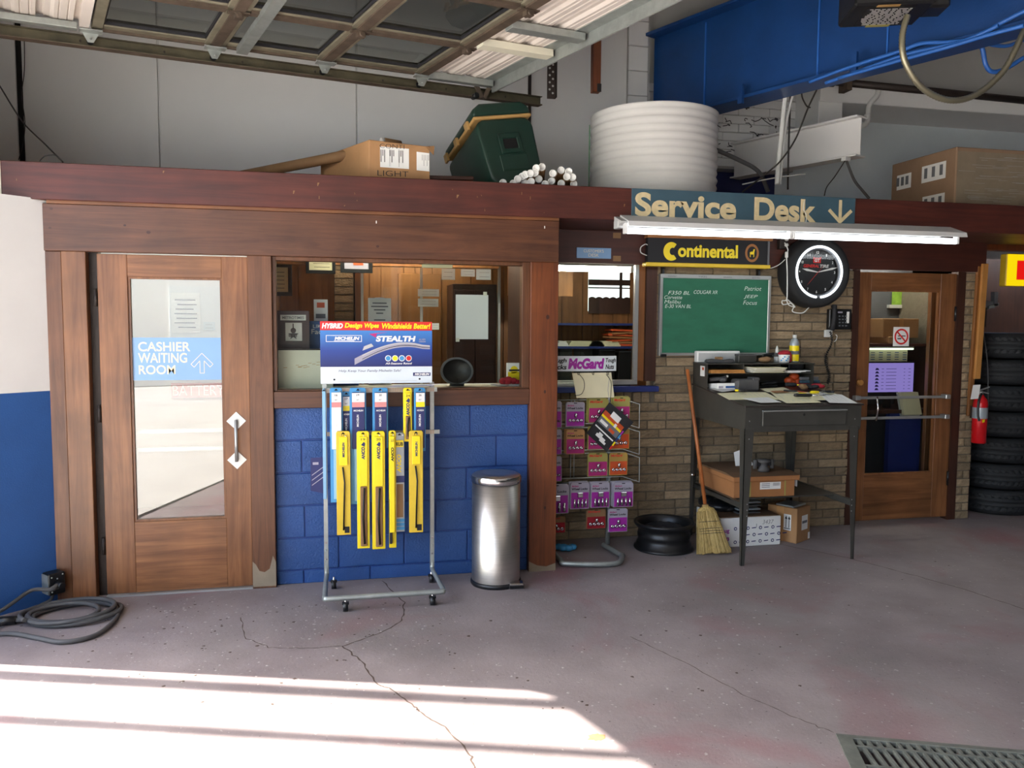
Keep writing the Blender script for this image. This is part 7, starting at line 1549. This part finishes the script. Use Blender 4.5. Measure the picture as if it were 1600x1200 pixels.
# door opener and its flexible conduit
Yo = -1.0; t = thing('door_opener', 'black door opener motor with a white instruction label hanging at the top right', 'motor', onY(1390, 10, Yo)); o1, o2 = onY(1318, 12, Yo), onY(1470, 12, Yo)
bx_ = [Vector((1318, 12)), ]
def oq(px, py, Y): return onY(px, py, Y)
cz = oq(1395, 28, Yo).z; A = Vector((o1.x+.07, Yo, cz+.045)); ux = Vector((.94, -.33, 0)); uy = Vector((.33, .94, 0)); OW = .42
MB().prism([(0, 0), (OW, 0), (OW, .34), (0, .34)], A, ux, uy, Z*.22).build('housing', 'black', t, .012)
MB().prism([(.08, .05), (.33, .05), (.33, .31), (.08, .31)], A-Z*.0015, ux, uy, Z*.001).build('label', 'ink', t)
mb = MB(); rr = random.Random(4)
for k in range(13):
    v = .06+k*.019; u1_ = rr.uniform(.09, .12)
    while u1_ < .31: w = rr.uniform(.015, .05); mb.quad(*[A+ux*a+uy*b-Z*.003 for a, b in ((u1_, v), (min(.32, u1_+w), v), (min(.32, u1_+w), v+.008), (u1_, v+.008))]); u1_ += w+.008
mb.build('label_print', 'paper', t)
MB().prism([(.12, -.0), (.24, -.0), (.24, .03), (.12, .03)], A-Z*.003, ux, uy, Z*.001).build('orange_sticker', 'tan', t); MB().prism([(.15, .30), (.28, .30), (.28, .335), (.15, .335)], A-Z*.003, ux, uy, Z*.001).build('yellow_label', 'olive', t)
MB().prism([(OW, .12), (OW+.12, .12), (OW+.12, .28), (OW, .28)], A+Z*.02, ux, uy, Z*.16).build('gear_case', 'black', t, .012)
for a, b in ((.03, .05), (.39, .05), (.03, .3), (.39, .3)): MB().prism([(a-.012, b-.003), (a+.012, b-.003), (a+.012, b+.003), (a-.012, b+.003)], A+Z*.2, ux, uy, Z*(4.9-A.z-.2)).build('hanger_strap', 'galv', t)
P = [onY(*u, Yo-.05) for u in ((1418, 24), (1410, 55), (1412, 90), (1428, 122), (1450, 144), (1480, 156), (1510, 154), (1540, 138), (1570, 108), (1590, 70), (1605, 35), (1612, 10))]; S = smooth_path(P, 14)
t = thing('flexible_conduit', 'ribbed metal flexible conduit looping below the door opener', 'conduit', P[0]); MB().tube(S, [.016+.0025*(k % 2) for k in range(len(S))], 10).build('conduit', 'flex', t)
# hangers left of the girder
q0, q1 = onY(866, 95, .75), onY(861, 150, .75); t = thing('perforated_hanger', 'dark perforated angle iron holding the end of the door track', 'hanger', (q1.x, .75, q1.z)); MB().box(q1.x-.03, q1.x+.03, .748, .752, q1.z-.02, 4.9).build('flange', 'pipe', t); MB().box(q1.x+.027, q1.x+.031, .70, .752, q1.z-.02, 4.9).build('flange', 'pipe', t); mb = MB()
for k in range(28): mb.disc((q1.x+.012, .7465, q1.z+.02+k*.05), .008, (0, -1, 0), 8); mb.disc((q1.x-.012, .7465, q1.z+.045+k*.05), .008, (0, -1, 0), 8)
mb.build('holes', 'wallgrey', t)
q1 = onY(931, 145, 1.0); t = thing('wood_hanger', 'rough brown wooden batten hanging beside the girder pilaster', 'batten', (q1.x, 1.0, q1.z)); MB().box(q1.x-.035, q1.x+.03, .97, 1.03, q1.z, 4.9).build('batten', 'wood_red', t, .004); MB().box(q1.x+.0, q1.x+.032, .965, .97, q1.z, q1.z+.06).build('end_block', 'black', t)
# thin wires at the far left
pipe('hanging_cable', 'thin grey cable slanting across the upper left wall', [onY(*u, 1.2) for u in ((-20, 105), (0, 135), (35, 190), (70, 225), (99, 254))], .005, 'cable', 'cable')
pipe('hanging_cable', 'thin wavy wire hanging at the upper left wall joint', [onY(*u, 1.5) for u in ((38, 60), (38, 110), (34, 150), (39, 190), (36, 225), (29, 250))], .003, 'wire', 'cable')
pipe('hanging_cable', 'small wire loop lying on the fascia at the upper left', [onY(*u, .06) for u in ((62, 252), (70, 244), (84, 242), (92, 247), (98, 254))], .003, 'wire', 'cable')
# ------------------------------------------------------------------ raised sectional door
DA = Vector((math.sin(math.radians(78.3)), math.cos(math.radians(78.3)), 0)); DB = Vector((.317, -.948, 0)); DP = Vector((-1.36, .20, 0)); ZD = 3.30
def dpt_(s, b, z=0): return DP+DA*s+DB*b+Z*(ZD+z)
gd_ = thing('sectional_door', 'raised sectional garage door with glazed frames and a white ribbed end panel', 'garage door', tuple(dpt_(.8, 1.2)))
def dbox(s0, s1, b0, b1, z0, z1, m, nm, bev=0.):
    mb = MB(); P = [dpt_(s, b, z) for z in (z0, z1) for s, b in ((s0, b0), (s1, b0), (s1, b1), (s0, b1))]
    fs = [(0,1,2,3), (7,6,5,4), (0,4,5,1), (1,5,6,2), (2,6,7,3), (3,7,4,0)]
    mb.add(P, fs); return mb.build(nm, m, gd_, bev)
SJ = [0, .675, 1.345, 2.0]; BJ = [0, .655, 1.36, 2.06, 2.76, 3.46, 4.16]
for i in range(3):
    s0, s1 = SJ[i], SJ[i+1]
    dbox(s0+.004, s0+.062, -.0, 4.2, 0, .05, 'rustgrey', 'stile', .003); dbox(s1-.062, s1-.004, 0, 4.2, 0, .05, 'rustgrey', 'stile', .003)
    dbox(s1-.03, s1+.03, 0, 4.2, -.012, .0, 'rust', 'joint_strip')
    for j, b in enumerate(BJ):
        dbox(s0+.062, s1-.062, b-.0 if j == 0 else b-.05, b+.075 if j == 0 else b+.05, .004, .048, 'rustgrey', 'rail', .003)
        dbox(s0+.062, s1-.062, b-.0 if j == 0 else b-.03, b+.02 if j == 0 else b+.03, -.010, .004, 'rust', 'rail_flange')
    for j in range(len(BJ)-1):
        b0, b1 = BJ[j]+(.075 if j == 0 else .05), BJ[j+1]-.05
        mb = MB(); mb.quad(*[dpt_(s, b, .03) for s, b in ((s0+.062, b0), (s1-.062, b0), (s1-.062, b1), (s0+.062, b1))]); mb.build('pane', 'glass_gar', gd_)
        for q in ((s0+.062, s0+.070, b0, b1), (s1-.070, s1-.062, b0, b1), (s0+.07, s1-.07, b0, b0+.008), (s0+.07, s1-.07, b1-.008, b1)): dbox(*q, .012, .03, 'ink', 'gasket')
for s in SJ:
    for j, b in enumerate(BJ[1:5]):
        q = dpt_(s, b, -.014); mb = MB(); mb.obox(q, DA*.055, DB*.022, Z*.004).obox(q-Z*.016, DA*.022, DB*.02, Z*.014).cyl(q-Z*.016-DB*.03, q-Z*.016+DB*.03, .014, .014, 10); mb.build('hinge', 'rust', gd_)
    q = dpt_(s, -.01, -.02); mb = MB(); mb.obox(q+DB*.03, DA*.06, DB*.03, Z*.004); mb.prism([(-.045, 0), (.045, 0), (.015, -.055), (-.015, -.055)], q, DA, Z, DB*.006); mb.cyl(q-Z*.035+DB*.03, q-Z*.035-DB*.07, .006, .006, 8); h_ = mb.build('roller_bracket', 'galv', gd_); MB().cyl(q-Z*.035-DB*.045, q-Z*.035-DB*.07, .02, .02, 14).build('roller', 'black', h_)
def ribbed(s0, s1, nm):
    n = max(1, round((s1-s0)/.19)); w = (s1-s0)/n; up, P = [], []
    for k in range(n):
        a = s0+k*w
        for f, z in ((0, .035), (.10, .02), (.2, .02), (.23, .026), (.26, .02), (.44, .02), (.47, .026), (.50, .02), (.62, .02), (.66, .045), (.80, .045), (.86, .035)): P.append((a+f*w, z))
    P.append((s1, .035)); mb = MB(); N = len(P)
    vs = [dpt_(s, b, z) for b in (0, 4.2) for s, z in P]+[dpt_(s, b, z+.006) for b in (0, 4.2) for s, z in P]
    fs = [(k, k+1, N+k+1, N+k) for k in range(N-1)]+[(3*N+k, 3*N+k+1, 2*N+k+1, 2*N+k) for k in range(N-1)]; mb.add(vs, fs); return mb.build(nm, 'doorpanel', gd_)
r1 = ribbed(2.0, 2.52, 'ribbed_panel'); r1['label'] = 'white ribbed solid bottom section'
r2 = ribbed(-.95, -.02, 'ribbed_panel'); r2['label'] = 'white ribbed solid section at the left end'
dbox(-.06, -.01, 0, 4.2, -.01, .05, 'doorpanel', 'stile'); dbox(-.95, -.07, 0, .055, -.025, .012, 'galv', 'end_stile', .003)
dbox(2.03, 2.50, 0, .05, -.03, .015, 'galv', 'end_stile', .003); dbox(2.03, 2.50, .72, .80, -.03, .012, 'cream', 'cross_brace'); dbox(2.03, 2.50, 1.06, 1.14, -.03, .012, 'galv', 'cross_brace', .003); dbox(2.03, 2.50, 2.3, 2.38, -.03, .012, 'galv', 'cross_brace', .003)
dbox(2.52, 2.535, -.02, 4.2, -.055, .05, 'galv', 'bottom_strut', .002); dbox(2.44, 2.52, -.02, 4.2, .015, .022, 'galv', 'bottom_strut')
a_, b_ = onZ(378, 84, ZD-.035), onZ(437, 0, ZD-.035); d_ = (b_-a_).normalized(); sd = Vector((d_.y, -d_.x, 0))
st_ = MB().obox(a_+d_*1.2, d_*1.2, sd*.032, Z*.003).obox(a_+d_*1.2+sd*.03+Z*.015, d_*1.2, sd*.003, Z*.018).build('angle_strut', 'galv', gd_); st_['label'] = 'galvanised angle strut lying across the glazed frames'
q = dpt_(2.40, .0, -.03); MB().obox(q-Z*.03-DB*.01+DA*.02, (DA*.02-Z*.04), DB*.006, (DA+Z*.5).normalized()*.016).obox(q-Z*.03-DB*.01+DA*.08, (DA*-.02-Z*.04), DB*.006, (DA-Z*.5).normalized()*.014).build('end_bracket', 'rust', gd_); MB().cyl(q-Z*.06, q-Z*.06-DB*.06, .02, .02, 12).build('roller', 'black', gd_)
t = thing('door_track', 'rusty steel roller track of the raised door along the white wall', 'door track', tuple(dpt_(1, -.06, -.05)))
e0, e1 = dpt_(-.80, -.062, -.058), dpt_(2.93, -.062, -.058); td = (e1-e0).normalized()
prof = [(0.0, .030), (.03, .030), (.03, .026), (.004, .026), (.004, -.026), (.03, -.026), (.03, -.03), (0, -.03)]
MB().prism([(a, b) for a, b in prof], e0, DB, Z, td*(e1-e0).length).build('channel', 'track', t)
MB().prism([(-.03, -.034), (.03, -.034), (.03, -.030), (-.03, -.030)], e0, DB, Z, td*(e1-e0).length).build('angle_lip', 'rust', t)
for k in range(8): MB().disc(e0+td*(.3+k*.45)+DB*.0045, .008, DB, 8).build('bolt', 'pipe', t)
